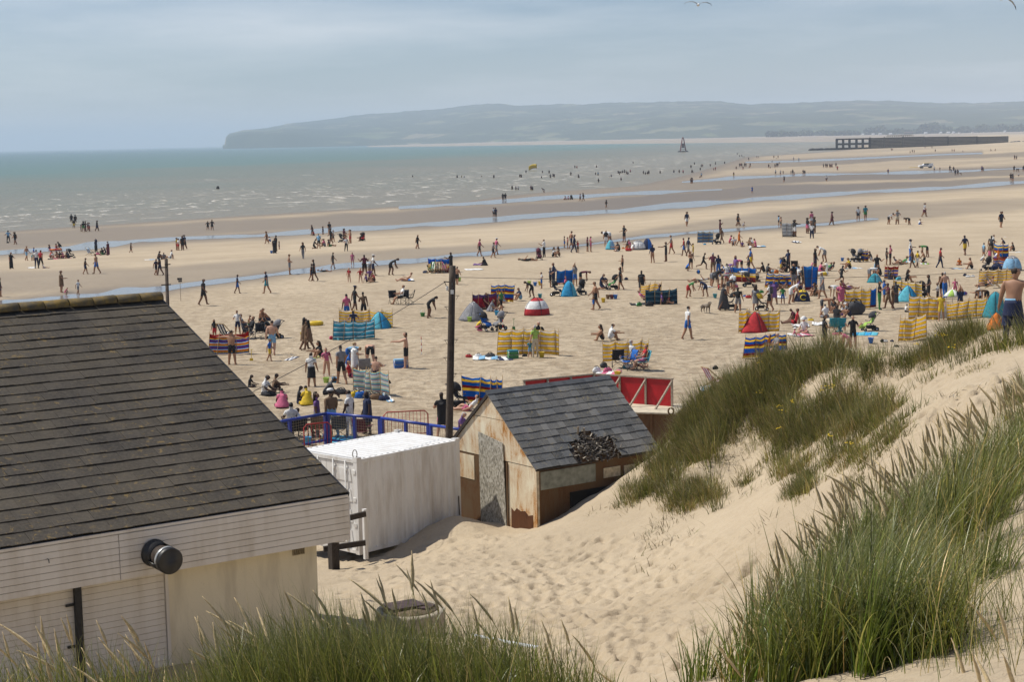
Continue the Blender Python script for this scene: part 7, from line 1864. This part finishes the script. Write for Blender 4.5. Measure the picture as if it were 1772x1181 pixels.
def person(px, py, size, pose, facing, top, bot, hair='k', skin=1, flags='', loc='', pos=None, extra_h=0.0):
    r2 = random.Random(int(px * 31 + py * 17))
    if pose == 'stand': pose = r2.choice(('stand', 'stand', 'stand2', 'fold', 'hands', 'walk', 'stand2'))
    kid = size in 'KY'; me, J, H0 = proto(pose, kid)
    o = bpy.data.objects.new('person', me); COL.objects.link(o)
    full = SIZES[size] / 1.75 * r2.uniform(.96, 1.04)
    g = pos if pos is not None else GP(px, py)
    if g.z < 0.0: g = Vector((*flat_at(px, py, 0.0), 0)); g.z = -.35 - .35 * r2.random()
    g = Vector(g); g.z += extra_h - .015
    o.location = g; o.rotation_euler = (0, 0, face(facing) + r2.uniform(-.5, .5))
    wf = r2.uniform(.94, 1.12); o.scale = (full * wf * r2.choice((-1, 1)), full * wf, full)
    sk = SKIN[skin]; 
    tc, tl = (top[0], top[1:]); bc, bl = (bot[0], bot[1:])
    mt = sk if tc == 's' else cloth(tc); mbm = sk if bc == 's' else cloth(bc)
    slots = [sk, HAIR[hair], mt, sk if tl == '-' or tc == 's' else mt, mt if tl == '+' else sk, mbm, mbm if bl == '+' else sk, sk if bl != '+' else cloth('d')]
    for i, m in enumerate(slots): setmat(o, i, m)
    for f in flags:
        if f in 'DRS' and pose not in UPR: continue
        em = extra_mesh(f, pose, kid); c = bpy.data.objects.new(em.name.split('.')[0], em); COL.objects.link(c); c.parent = o
        setmat(c, 0, {'L': HAIR[hair], 'H': cloth('w'), 'C': cloth('w' if r2.random() < .6 else 'n'), 'B': cloth('d'), 'S': mbm}.get(f, mt))
    # words for the label
    tw = 'bare-chested' if tc == 's' else None
    if 'R' in flags: wear = f'in long {CN[tc]} robe'
    elif 'D' in flags: wear = f'in {CN[tc]} dress'
    elif 'P' in flags: wear = f'in {CN[tc]} shawl'
    elif tc == 's' and bc == 's': wear = 'in swimwear'
    elif bc == 's': wear = f'in {CN[tc]} swimsuit'
    elif tc == 's': wear = f'in only {CN[bc]} ' + ('trousers' if bl == '+' else 'shorts')
    elif tc == bc: wear = f'all in {CN[tc]}'
    else: wear = f'in {CN[tc]} top and {CN[bc]} ' + ('trousers' if bl == '+' else 'skirt' if 'S' in flags else 'shorts')
    if 'H' in flags: wear += ' with sun hat'
    PEOPLE.append([o, f'person {wear} {POSEWORD[pose]}' , loc, px])
    o['category'] = 'person'; o['group'] = 'people on the beach'
    return o
ORD = ['', 'second', 'third', 'fourth', 'fifth', 'sixth', 'seventh', 'eighth', 'ninth', 'tenth', 'eleventh', 'twelfth', 'thirteenth', 'fourteenth', 'fifteenth', 'sixteenth', 'seventeenth', 'eighteenth', 'nineteenth', 'twentieth', 'twenty-first', 'twenty-second', 'twenty-third', 'twenty-fourth', 'twenty-fifth', 'twenty-sixth', 'twenty-seventh', 'twenty-eighth', 'twenty-ninth', 'thirtieth']
def ordinals(items):
    """items: (object, label, pixel x); look-alikes with one label are told apart by their order from the left"""
    by = {}
    for o, lb, x in items: by.setdefault(lb, []).append((x, o))
    for lb, L_ in by.items():
        L_.sort(key=lambda q: q[0])
        for i, (x, o) in enumerate(L_):
            w = lb.split(); pre = '' if len(L_) == 1 else ('leftmost ' if i == 0 else ('rightmost ' if i == len(L_) - 1 else ORD[i] + ' from left, '))
            words = (pre + lb).split()
            o['label'] = ' '.join(words[:16])
def label_people():
    ordinals([(o, f'{d} {l}'.strip(), x) for o, d, l, x in PEOPLE])
SZ = {'Z1': (0, 340, 4.43), 'Z2': (340, 370, 4.43), 'Z3': (340, 520, 4.43), 'Z4': (700, 380, 5.907), 'Z5': (740, 490, 4.43), 'Z6': (980, 370, 5.907), 'Z7': (1160, 380, 5.907), 'Z8': (1400, 400, 4.763), 'ZC': (1340, 480, 8.055), 'ZN': (480, 680, 5.21), 'F1': (700, 240, 3.544), 'F2': (1180, 240, 5.907), 'F3': (1440, 220, 5.337), 'PX': (0, 0, 1)}
TABLE = '''
Z1 | by the surf at far left
548 190 M stand a k k k2; 578 197 M stand a k k k2; 568 244 T stand a k y k2; 622 270 K stand l k k k2; 640 272 M stand a k G k1; 657 268 M stand r k k k2; 676 270 W walk r n r u1; 688 266 T stand l w r k1; 745 266 M walk r k n k2; 1594 258 T stand c k k k1; 1627 260 M hands c k k k1
Z1 | near the left-hand stream
65 350 M stand a l k+ k1; 118 368 M walk l k k k1; 205 492 W walk r s l u1; 87 556 W stand r k k u1 R; 246 492 K bend r k t k1; 263 490 T stand r b w u1; 283 552 M stand a w n+ k2 ; 315 552 M stand a r k+ u1 ; 338 554 Y sit r w v f0; 435 402 K sit r r k k1; 468 400 T crouch l k k k1; 383 408 K sit r m k k1
Z1 | in the far seated row on the left
385 474 W sitk r r k u1; 408 476 T sitk c w p u1; 440 478 W cross c u k u1 L; 465 478 M sitk c k k k1; 487 476 W sitk l p p u1; 508 470 M sit l k d k1; 526 476 W sitk l d k k1
Z1 | in a family group by the left stream
737 430 W up r n+ k+ k2; 790 452 M sitk l k G k2; 812 450 T kneel l n k k2; 830 450 W stand l m m k2 R; 1005 432 K walk r k k k1; 1356 412 T stand r y r u1; 1369 413 T stand l w r k1; 1400 412 M stand c k k k2; 1416 405 M stand c n k k2
Z1 | left of the wooden mast
1212 487 M sitk r k k k2; 1258 484 T cross c g k u1; 1310 480 W sit l w w u1; 1228 604 M walk l k n k2; 1198 606 T walk r n k k1; 657 597 T walk r k n k1; 742 594 M walk l s b u1
Z1 | in the shallow pool behind the roof ridge
473 738 W stand r u u u1 D; 497 754 Y crouch r p p f0; 600 754 K walk r w g k1; 4 772 T stand r k n k1
Z2 | beside the near stream right of the mast
55 700 M walk r k k k2; 315 613 T stand r n b k2; 540 612 W walk l n t u1; 715 466 M hands r s g u1; 905 517 M walk l k k k2; 882 517 T walk r k n k1; 1047 420 T walk r k k k1; 975 446 K lie r k k k1; 1197 398 K stand c p p u0; 818 346 W walk c k g+ k1 L; 1697 268 T walk r k k k1
Z2 | in the group across the near stream
540 230 W walk l u u u1 D; 567 214 K sitk l w b k1; 600 306 W stand c k k k2 R; 612 290 M stand l k k k2; 635 274 Y stand l n n k1; 888 166 T walk l k k k1; 902 168 K sitk l r k k1; 970 160 K stand r n k k1; 1020 156 M stand c k g k1; 1048 216 T walk r g k u1; 1032 230 M walk l k k k2; 940 272 M stand a l k f1; 898 272 W kneel r d k k2; 985 252 W sitk l p g u1; 1020 252 T sit r k G k1
Z2 | by the dark pushchairs on the middle sand
1132 216 W stand r m k k2; 1180 228 W stand l s r u1; 1150 290 T stand c w k+ k1; 1145 225 K stand c u r k1; 1275 210 M sitk l d k k2
Z2 | in the family at the near stream
1290 474 M stand a m k k2; 1355 478 M walk r w n k2 C; 1170 526 K stand c r s f0; 1258 532 K stand c r s f0; 1335 522 W kneel c v d u1; 1305 528 K sit r v k u1; 1365 524 T sitk l r k u1; 1330 470 W bend l w g u1; 1485 474 M dig r k k k2; 1610 516 W recline l s s u0
Z2 | with the black camping chairs
1572 694 M chair l w k k1
Z2 | behind the teal and yellow windbreaks
1215 756 M stand r k k k2 C; 1155 836 M stand a p b+ k2; 1285 812 M stand a u k k2; 1205 930 T stand a n k k1
Z3 | beside the red windbreak
400 190 K sitk r s G k1; 487 197 W kneel r s k u1; 560 192 M crouch l s n k1; 275 499 M arms a s k u1; 422 292 W chair l k+ d u1; 575 265 M crouch l k k k1; 362 262 W chair r g d u1; 585 417 M walk a s l u0; 562 470 K walk r b y k1; 140 300 K stand c k r u1; 320 270 T stand c w n k1
Z3 | walking alone on the sand behind the pole
833 380 W walk r u u k2 DL; 862 382 W walk l u u k2 DL
Z3 | near the multicoloured windbreak
960 442 W sitk l k k u1 L; 885 667 W stand a w k u1 S; 1002 592 T stand c p s u0; 1115 648 M stand a g k u1; 1165 505 W bend r l b f1; 1150 560 T kneel r b w u1; 1215 588 W stand r w w f0 D; 1335 508 M bend a s k u0; 1610 525 M reach l s k u0; 1375 580 M sitk a s n u0; 1180 600 T sit r r p u0
Z3 | behind the roof edge near the container
405 668 K cross r k k k3; 518 735 M cross r w k+ k3; 590 716 W sitk r u k k3; 660 824 W cross a p p k3 P; 780 795 T cross r k n k3; 850 806 W cross a y y k3 P; 982 775 M crouch r d k k3
PX | behind the blue railing
504 757 M chair a w k k3; 522 756 T chair r w n k3; 550 757 W stand r v g+ u2 L; 575 757 M stand a u+ l+ k3 C; 606 756 M stand l w w+ k3; 637 752 W stand l n k k3 D
PX | behind the telegraph pole and shed
767 757 W stand a k p u0 D; 797 752 W cross r v v g0; 812 712 W recline l w p u0
Z4 | by the near stream right of the pole
132 299 T walk r k k k1; 768 372 W walk r p k u1; 908 393 T walk r g k k1; 940 360 W walk r p g u1 C; 822 474 W cross l k k k2 P; 1428 390 M stand l w k+ k1; 1515 386 W sitk r w k u1 L; 1585 380 W sitk l u u u1 L; 1250 428 M lie r k k k1; 1635 288 K stand r k b k1; 1668 302 K stand l r k k1; 1705 298 M stand r s n k1; 1735 338 M walk r n+ n+ k1
Z4 | by the deck chair row behind the pole
478 545 M stand l k k k2; 540 668 T stand a s k u1; 525 660 K stand r b n k1; 285 545 W recline r G w u0; 410 545 W recline l p c u0
Z4 | beside the plain blue windbreak
1402 706 K stand l w b u1; 1525 692 M stand l n+ n+ u1; 1492 694 T stand r n k u1; 1640 672 K sit l p k u0; 1745 684 W up a g b u1
Z4 | around the grey tent and pink windbreak
242 1012 M dig r k k k2; 800 925 W kneel r k r u1; 885 945 W cross r g d k1 P; 990 958 T stand r G k k1; 1025 852 K sitk l w l k1; 945 905 W sitk r k u u1; 1190 824 W sitk l n l k1; 1310 805 T dig l k k k2
Z5 | by the long yellow windbreak
375 368 K crouch r y p f0; 850 535 W stand c k g g0; 826 574 W stand a L c+ g0; 786 574 Y stand a t l f0
Z5 | on the open sand in the middle of the beach
1290 204 M walk l s k u1; 1272 208 K stand l u b k1; 1345 444 W sitk l s k u1 L; 1397 438 W sitk r w w u1; 
Z5 | on folding chairs by the short yellow windbreak
1540 655 W recline r w w g0; 1580 640 M chair r w l g0; 1655 665 W chair l r p u0
Z6 | at the tent row by the stream
120 398 K stand l r k k1; 217 388 T stand r m k k1; 250 388 T stand r p p k1; 408 334 W stand c k w u1; 440 290 M bend l w w u1; 592 290 M hands l k k k1; 540 384 M sitk l k k k1; 612 366 W sitk r k o u1; 655 355 W sitk l p p u1; 690 372 K sit r w r u1
Z6 | walking between the tent row and the crowd
880 503 W stand a n+ s u1; 1020 490 M reach l k k k2; 1075 412 M walk l g r k1; 1205 432 W walk l r b k2; 1247 432 M walk r n g k2; 1297 437 K stand l y y k2; 575 599 T stand l s k k1; 1232 130 M walk c n w k1; 1760 127 T walk l k k k1
Z6 | by the pale blue windbreak near the stream
1572 212 W stand r m m k2 D; 1590 302 W stand l u u k2
Z6 | right of the sky blue tent
145 726 M bend r m k k1; 350 780 M kneel r n n u1; 405 776 K sit l g u u1; 555 782 W stand l k k u1 L
Z6 | by the dark teal windbreak
770 824 W walk a k k u1 D; 930 925 M chair l n k k1; 985 935 T sit r v k u1; 800 880 T recline r p k u0; 1050 930 T cross l r k u1
Z6 | on the sand left of the crowd
1275 562 T stand c s k k1; 1400 567 T run r k k k2; 1225 588 K crouch r b k k1; 1500 628 M stand a m u g1; 1555 645 M stand a n+ b+ k1; 1240 860 T dig r G r k1; 1430 852 T dig l n n k1; 1365 695 W lie l w c f0
Z7 | in the seated group by the stream
605 248 W sitk r p r k2; 650 268 W sitk c w n k1; 703 268 T stand r o o k1; 735 278 K cross c v k k1; 800 274 W sitk r u k u1; 845 274 W sitk l w u u1; 875 282 W cross l p p u1
Z7 | by the far stream above the crowd
690 68 T walk r k k k1; 735 74 Y crouch r w w f0; 1108 62 K stand r l k u1; 1130 80 K stand l s k u1; 1268 178 M reach r k w k2; 1400 142 W stand r k p k2; 1447 194 W stand c w n+ k2; 1470 138 M stand l k k k2; 1443 60 W stand a p w u1; 1650 58 W walk r m m k2 D
Z7 | in the crowd round the long blue windbreak
567 548 K crouch l b k k1; 670 600 M bend l v g u1; 668 612 M stand l v g k1; 730 530 W bend l p k u1; 825 508 M stand l b y k1 C; 800 550 T stand l n k k1; 420 690 M bend r k g u1; 450 695 M dig r k d k1; 530 695 W bend r g u u1; 582 672 W stand a w p u1; 655 700 M crouch a w n k1; 800 665 W bend l w k u1; 850 640 T sitk r k b u1; 900 640 W kneel l c k u1
Z7 | behind the crowd by the camping chair
960 546 W sitk l k k k2; 985 552 T sitk r d k k1; 1130 540 K stand r b y k1; 1207 535 M stand l n k k2; 1185 540 W sitk l k k k2; 1480 524 M stand r k n k2; 1585 440 M dig l w g k1; 1525 545 W sitk r p n k1; 1605 526 W recline l G k k1
Z7 | between the blue windbreaks in the crowd
1090 738 M sitk r k k k2; 1190 700 W cross l n w k1; 1260 715 M stand c k g u1; 1310 705 W stand r w d k1; 1360 702 W stand l k u k1; 1335 735 W sitk l v k k1; 1385 700 T stand l d p u1
Z7 | with pushchairs in front of the crowd
543 928 W walk r d d u2 R; 695 953 W stand a k g u1; 680 735 W crouch l w p u1 H; 490 722 Y cross r r n k1; 872 932 W stand a g g u0 DL; 1012 934 M stand l w k u1 B; 1057 872 W stand c v v u1 D; 1150 868 K stand c G b u1; 1225 862 M dig r w w u1; 1262 845 Y stand l r o u1; 590 760 T bend r k d k1
Z7 | right of the navy dome tent
1553 818 M walk l g g g1; 1495 784 W sitk l u d u1 L; 1470 788 T sitk r k u u1
PX | on open sand left of the red tent
1190 588 M walk r w b k1
ZC | in the seated party near the dune
300 668 W sit l r r k2; 265 835 Y sitk r p w f0 H; 420 780 W cross c w p u0 H; 660 545 M bend r s d u1; 720 570 W cross a w g k1; 862 596 W sitk a k d u1; 932 445 W stand c p p k1 D; 885 330 M bend l w k u1; 1010 480 K kneel l w g k1; 915 770 K cross a t t f0 H; 985 748 Y stand l r n u0; 800 470 W sitk r k u u1; 860 500 T sitk l k g u1; 960 530 K cross l w v u1; 1060 560 W sitk l d n u1; 310 640 T crouch l m k k2
PX | above the dune grass crest
1427 606 M stand r k k u1; 1476 603 W stand c k k u0 ; 1471 618 W dig l p s u0
PX | under the blue windbreak above the dune grass
1328 618 T chair l o k u0; 1342 619 W chair l g n g0
Z8 | on the middle right of the beach
340 312 W sitk l y k k1; 515 248 W sitk l k w u1; 640 282 T stand r k k k1; 670 280 W stand l p k u1; 735 272 T recline r n k k1; 768 276 W recline l G u k1; 835 250 M stand r w b+ k2 C; 850 307 W stand l u d k2; 892 307 T walk r y w k2; 975 215 M bend l G k k1; 955 268 W kneel l s k u1; 1080 307 W walk r r n+ k2; 1285 200 M stand a n y k2; 1240 282 K cross c o o k1; 1345 314 M sitk l s k u1; 1615 120 K crouch l n n k1; 1690 168 W sitk l k k k1; 265 434 T run r k k k1; 310 482 W recline r m v u1; 165 330 W recline l k n u1
Z8 | around the turquoise tent
495 424 M bend r w g u1; 560 366 W stand c k d u1; 590 372 W sitk l k k u1; 800 424 W sitk r k k u1 L; 660 400 T cross r d n k1; 540 350 T kneel r l k u1
Z8 | beside the yellow windbreaks on the right
580 648 M stand r k G+ k1; 655 640 W stand l m u k2; 690 636 T stand r u u k2; 620 590 T stand r b b u1; 715 598 T stand a d d k2 R; 748 560 K sitk r l w k1; 795 668 Y cross r w k k1; 985 584 M stand l k k k2; 1060 584 K stand l w k k2; 1120 556 M walk a s b+ g0; 1205 530 K stand c p p f0; 1095 545 W stand a u k u1
Z8 | under the long yellow windbreak by the dune
1090 745 W stand c y y u1 ; 1245 690 W up c n n k1; 1410 562 W sitk a w k u1; 1465 610 W bend l u k u1
Z8 | near the grey dome tent at right
1490 258 W stand l u p k2; 1520 185 W stand r w n k1; 1415 262 K crouch r w g k1; 1440 210 K stand r l g k1; 1530 250 T crouch r w v k1; 1560 258 K stand c o o k1; 1470 458 M recline l s k u1; 1500 200 M stand a d k k1
F1 | in the far surf
323 240 M stand c n k k2; 350 238 K stand c k k k2; 366 238 K stand c b k k2; 50 235 T stand c k k k2; 473 236 K stand c k k k1; 548 242 M stand c k k k2; 708 238 M stand c k k k2; 717 238 M stand c d k k1; 745 210 M stand c k k k2; 840 242 T stand c k k k2; 846 210 T stand c n k k1; 887 212 M stand c k k k2; 895 240 M stand c k k k2; 911 232 M stand c k k k1; 918 237 M stand c n k k2; 1020 224 M stand c k k k2; 1045 180 M stand c k k k2; 1057 180 M stand c r k k1; 1066 242 M stand l k k k2; 1070 241 W stand r k k k2; 1172 222 T stand c k k k1; 1187 226 M stand c l k k2; 1178 177 M stand c k k k1; 1190 266 M stand c k k k2; 1258 236 W bend r w w k1; 1268 236 T stand c g k k1; 1328 256 W stand c m k k2; 1310 215 M stand c k k k2; 1318 220 M stand c n k k2; 1327 214 T stand c k k k1; 1338 212 M stand c k k k2; 1350 212 M stand c d k k2; 1361 216 M stand c k k k1; 1370 219 M stand c k n k2; 1385 206 M stand c p k k1; 1465 216 M stand c k k k2; 1478 219 W stand c k k k1; 1490 217 M stand c k k k2; 1498 216 M stand c k k k2; 1568 214 M stand c k k k2; 1652 209 M stand c k n k2; 1685 209 M stand c k k k1; 1708 211 T stand c m k k1; 1757 180 M stand c k k k2; 1763 209 M stand c k k k1; 1402 152 M stand c k k k1
F1 | along the far water edge
660 312 M stand c k k k2; 683 314 T stand c n k k1; 697 313 T stand c w k k1; 776 314 W stand c m k k1; 785 315 M stand c k k k2; 857 332 W dig l k g k1; 604 380 M walk c k k k2; 619 380 M walk2 c k k k2; 985 375 W cross c w k k1; 1001 375 W cross r p k k1; 1030 374 M sitk l k k k2; 1077 384 W walk r m k k1; 1097 382 M walk l k k k2; 1237 424 T walk r k k k1; 549 484 M walk c w k k1; 560 486 M walk c n k k2; 1762 272 W stand l v r k1; 1757 275 M stand c k k k1
F2 | in the surf before the harbour arm
13 352 W stand c p k k1; 92 294 M stand c k k k2; 128 264 M stand c k k k2; 198 290 M stand c k k k2; 212 288 M stand c m k k1; 188 322 W stand c k k k2; 103 348 T bend r w m k1; 110 346 T stand c m k k1; 343 264 M stand c k k k2; 437 257 M stand c k k k2; 290 282 M stand c k k k1; 565 162 M stand c k k k2; 590 186 M stand c k k k2; 613 182 M stand c k k k2; 622 188 W crouch c n k k1; 633 188 M crouch c k k k1; 683 222 M stand c k k k2; 765 197 T stand c k k k1; 780 200 T run r k k k1
F2 | on the wet sand before the harbour arm
200 398 W stand c l k f1; 180 402 K crouch r u k k1; 100 458 M stand c g m k1; 108 456 W stand r k k k1; 325 327 K stand c m k k1; 342 327 T stand c r k k1; 530 390 W stand c m y k2 R; 555 320 T stand c u k k1; 590 292 M stand c k k k2; 602 288 W stand c r k k1; 612 290 M stand c k k k1; 625 320 W stand c k r k1; 640 288 M stand c k k k2; 655 288 M stand c k k k2; 688 302 T bend r o k k1; 698 290 M stand c k k k1; 940 202 M stand c k k k1; 965 207 K crouch c k k k1; 983 202 M stand c k k k1; 1142 222 M stand c w k k1; 1195 232 M stand c l k k2; 922 246 T stand c w k k1; 887 302 M stand c k k k1; 905 304 K crouch c k k k1; 952 300 M stand c k k k1; 970 292 M stand c k k k2; 982 288 M stand c n k k1; 996 262 K stand c d k k1; 957 367 W stand c w k k2; 1007 371 W stand c w m k1; 1035 362 K stand c d k k1; 1045 444 M stand c d k k1; 1115 362 K stand c k k k1; 1133 366 M stand c k k k2; 1147 392 W stand l m r k1; 1240 370 M stand c d u k1; 1256 368 T stand c k k k1; 717 560 W stand c b b f0 R; 1478 438 M walk c w n k1; 1448 300 M stand c g k k1; 1472 300 M stand c k n k1; 1486 299 W stand c k k k1; 1510 300 M stand c d m k1; 1522 298 T stand c k k k1; 1534 299 M stand c m k k1; 1575 292 M stand c k k k1; 1590 327 W stand c r m k1
F3 | far down the beach near the truck
517 434 W stand c v k u1; 720 244 T stand c k k k1; 740 237 M stand c k k k1; 758 240 M stand c k k k1; 547 219 M stand c k m k1; 558 219 W stand c r k k1; 858 197 M stand c k k k1; 922 197 M stand c k k k1; 953 232 M stand c k k k1; 1108 230 W stand c m k k1; 1127 230 W stand c r k k1; 1206 229 T sit r k k k1; 1467 224 T run l k k k1; 1505 222 T run r k k k1; 1685 300 M stand c k k k1; 1702 300 W stand c d k k1; 943 406 T stand c w k k1; 995 404 K stand c m k k1; 1087 406 M stand c k k k1; 1103 418 T bend l k n k1; 1122 418 M stand c k k k1; 1138 447 M stand c k k k2; 1160 445 W stand c d k k1; 1192 445 K bend l k k k1; 1383 413 M stand c v k k1; 1395 414 T stand l d k k1; 1680 414 M stand c k k k1; 1705 413 T bend r d k k1; 1722 412 T bend l k k k1; 1766 410 M stand c k n k1; 1650 492 W stand c k k k1; 1668 500 M stand r k d k1; 1722 460 K stand c w k u0
F3 | on the bare sand below the far runnels
240 860 W stand c w d k1; 307 852 M stand c t G k1; 518 902 W dig r w k k1; 602 900 M stand a g c f1; 712 905 T bend l k k k1; 803 902 K sitk r w b f0; 852 830 M walk r w m k1; 1560 930 M walk c n k k1
'''
def parse_people():
    rows = []; cur = None; loc = ''
    for line in TABLE.strip().split('\n'):
        if '|' in line:
            cur, loc = [s.strip() for s in line.split('|')]; continue
        x0, y0, s = SZ[cur]
        for e in line.split(';'):
            p = e.split()
            if not p: continue
            x, y = x0 + float(p[0]) / s, y0 + float(p[1]) / s
            rows.append((y - 250 + .02 * x + 12 * (SIZES[p[2]] - 1.7), x, y, p, loc))
    rows.sort(key=lambda q: -q[0])
    for q in rows[:298]:
        _, x, y, p, loc = q
        person(x, y, p[2], p[3], p[4], p[5], p[6], p[7][0], int(p[7][1]), p[8] if len(p) > 8 else '', loc)
    # the rest, a few pixels each: one far crowd
    global LOW
    LOW = True; Vs, Fs, Ms, mats_, mk = [], [], [], [], {}; off = 0
    for q in rows[298:]:
        _, x, y, p, loc = q
        o = person(x, y, p[2], p[3], p[4], p[5], p[6], p[7][0], int(p[7][1]), '', loc); PEOPLE.pop()
        me = o.data; bpy.context.view_layer.update() if False else None
        mw = np.array(Matrix.LocRotScale(o.location, o.rotation_euler, o.scale))
        co = np.zeros(len(me.vertices) * 3); me.vertices.foreach_get('co', co); co = co.reshape(-1, 3) @ mw[:3, :3].T + mw[:3, 3]
        ix = [tuple(pl.vertices) for pl in me.polygons]; mi = [pl.material_index for pl in me.polygons]
        ls = []
        for sl in o.material_slots:
            n = sl.material.name
            if n not in mk: mk[n] = len(mats_); mats_.append(sl.material)
            ls.append(mk[n])
        Vs.append(co); Fs += [tuple(i + off for i in f) for f in ix]; Ms += [ls[i] for i in mi]; off += len(co)
        bpy.data.objects.remove(o)
    LOW = False; me = bpy.data.meshes.new('crowd'); me.from_pydata(np.concatenate(Vs).tolist(), [], Fs)
    for m in mats_: me.materials.append(m)
    me.polygons.foreach_set('material_index', Ms); me.update()
    tag(link('crowd', me), 'hundreds of tiny far bathers along the water and the wet sand', 'crowd', kind='stuff')
parse_people()

# ---- the bare-backed person on the dune, seen from behind with a hand at the mouth
def dune_person():
    Y = 38.0; tp = at(1754, 464, Y); foot = Vector((tp.x, tp.y, tp.z - 1.80))
    J = fk(lean=2, side=-2, hipL=(2, 5), hipR=(-2, 6), shL=(10, 12), elL=20, shR=(18, 72), elR=128, yawR=10, nod=4, turn=-62, head=1.06)
    me = grow(J, 1.04, 1.08, 2); color_regions(me, J)
    co = np.zeros(len(me.vertices) * 3); me.vertices.foreach_get('co', co); co = co.reshape(-1, 3); z0 = co[:, 2].min(); co[:, 2] -= z0; me.vertices.foreach_set('co', co.ravel()); me.update()
    o = bpy.data.objects.new('person', me); COL.objects.link(o)
    k = 1.80 / co[:, 2].max()
    o.location = foot; o.scale = (k, k, k); o.rotation_euler = (0, 0, math.pi - .35)
    sk = mat('skin_mid_tan', (.36, .20, .125), .55, .12, 7); short = mat('hair_close_crop', (.03, .02, .014), .7, .4, 60)  # this figure's own tan skin tone
    for m in (sk, short, sk, sk, sk, cloth('n'), cloth('n'), sk): me.materials.append(m)
    J = {n: (v - Vector((0, 0, z0)) if not n.startswith('_') else v) for n, v in J.items()}
    rows = [[J['pelvis'] + Vector((r * math.cos(q), r * .78 * math.sin(q), z)) for q in np.linspace(0, 2 * math.pi, 25)] for r, z in ((.168, .125), (.172, .085))]
    MB().grid(rows, thick=.006).build('waistband', cloth('l'), o)
    rows = []
    for t in np.linspace(0, 1, 6):
        rows.append([J['pelvis'] + Vector(((.17 + .05 * t) * math.cos(q), (.135 + .03 * t) * math.sin(q), .085 - .32 * t)) for q in np.linspace(0, 2 * math.pi, 25)])
    MB().grid(rows, thick=.006).build('shorts', cloth('n'), o)
    for s in 'LR':
        rows = []
        for t in np.linspace(0, 1, 5):
            c = J['hi' + s].lerp(J['kn' + s], .25 + .7 * t); rows.append([c + Vector(((.105 + .01 * t) * math.cos(q), (.11 + .01 * t) * math.sin(q), 0)) for q in np.linspace(0, 2 * math.pi, 17)])
        MB().grid(rows, thick=.006).build('shorts_leg', cloth('n'), o)
    tag(o, 'bare-backed person in navy shorts on the dune crest raising a hand to the face', 'person')
dune_person()
label_people()

# ---- dog
def dog():
    g = GP(*Z6((1425, 1012))[0])
    J = [(-.30, 0, .44), (-.12, 0, .46), (.10, 0, .45), (.30, 0, .46), (.42, 0, .58), (.52, 0, .66), (.64, 0, .62), (-.38, 0, .46), (-.52, 0, .38), (-.58, 0, .26)]
    R = [.10, .095, .11, .12, .075, .075, .038, .035, .028, .018]; E = [(0, 1), (1, 2), (2, 3), (3, 4), (4, 5), (5, 6), (0, 7), (7, 8), (8, 9)]
    for sy in (-1, 1):
        o = len(J); J += [(.28, sy * .09, .34), (.25, sy * .10, .18), (.27, sy * .10, .05), (.31, sy * .10, .02)]; R += [.055, .034, .024, .026]; E += [(3, o), (o, o + 1), (o + 1, o + 2), (o + 2, o + 3)]
        o = len(J); J += [(-.26, sy * .09, .30), (-.36, sy * .10, .17), (-.32, sy * .10, .05), (-.27, sy * .10, .02)]; R += [.07, .036, .024, .026]; E += [(0, o), (o, o + 1), (o + 1, o + 2), (o + 2, o + 3)]
        o = len(J); J += [(.48, sy * .06, .72), (.45, sy * .10, .66)]; R += [.022, .014]; E += [(5, o), (o, o + 1)]
    me = bpy.data.meshes.new('dog'); me.from_pydata(J, E, []); ob = bpy.data.objects.new('dogs', me); COL.objects.link(ob)
    ob.modifiers.new('s', 'SKIN')
    for i, r in enumerate(R): me.skin_vertices[0].data[i].radius = (r, r); me.skin_vertices[0].data[i].use_root = (i == 2)
    sb = ob.modifiers.new('d', 'SUBSURF'); sb.levels = 1; sb.render_levels = 1
    out = bpy.data.meshes.new_from_object(ob.evaluated_get(bpy.context.evaluated_depsgraph_get())); bpy.data.objects.remove(ob)
    out.materials.clear(); out.materials.append(mat('dog_coat', (.30, .25, .19), .8, color2=(.05, .03, .022), vscale=4.5)); out.polygons.foreach_set('use_smooth', [True] * len(out.polygons))
    o = link('dog', out); o.location = g; o.rotation_euler = (0, 0, -1.1); tag(o, 'brown and white dog standing on the sand left of the pushchairs', 'dog')
dog()
# ---- order from the left for the look-alikes of the far shore and the mound
ordinals([(o, o['label'], float(project(np.array(o.location))[0])) for o in bpy.data.objects if o.get('group') in ('trees on the far shore', 'houses on the far shore', 'ragwort plants on the mound')])
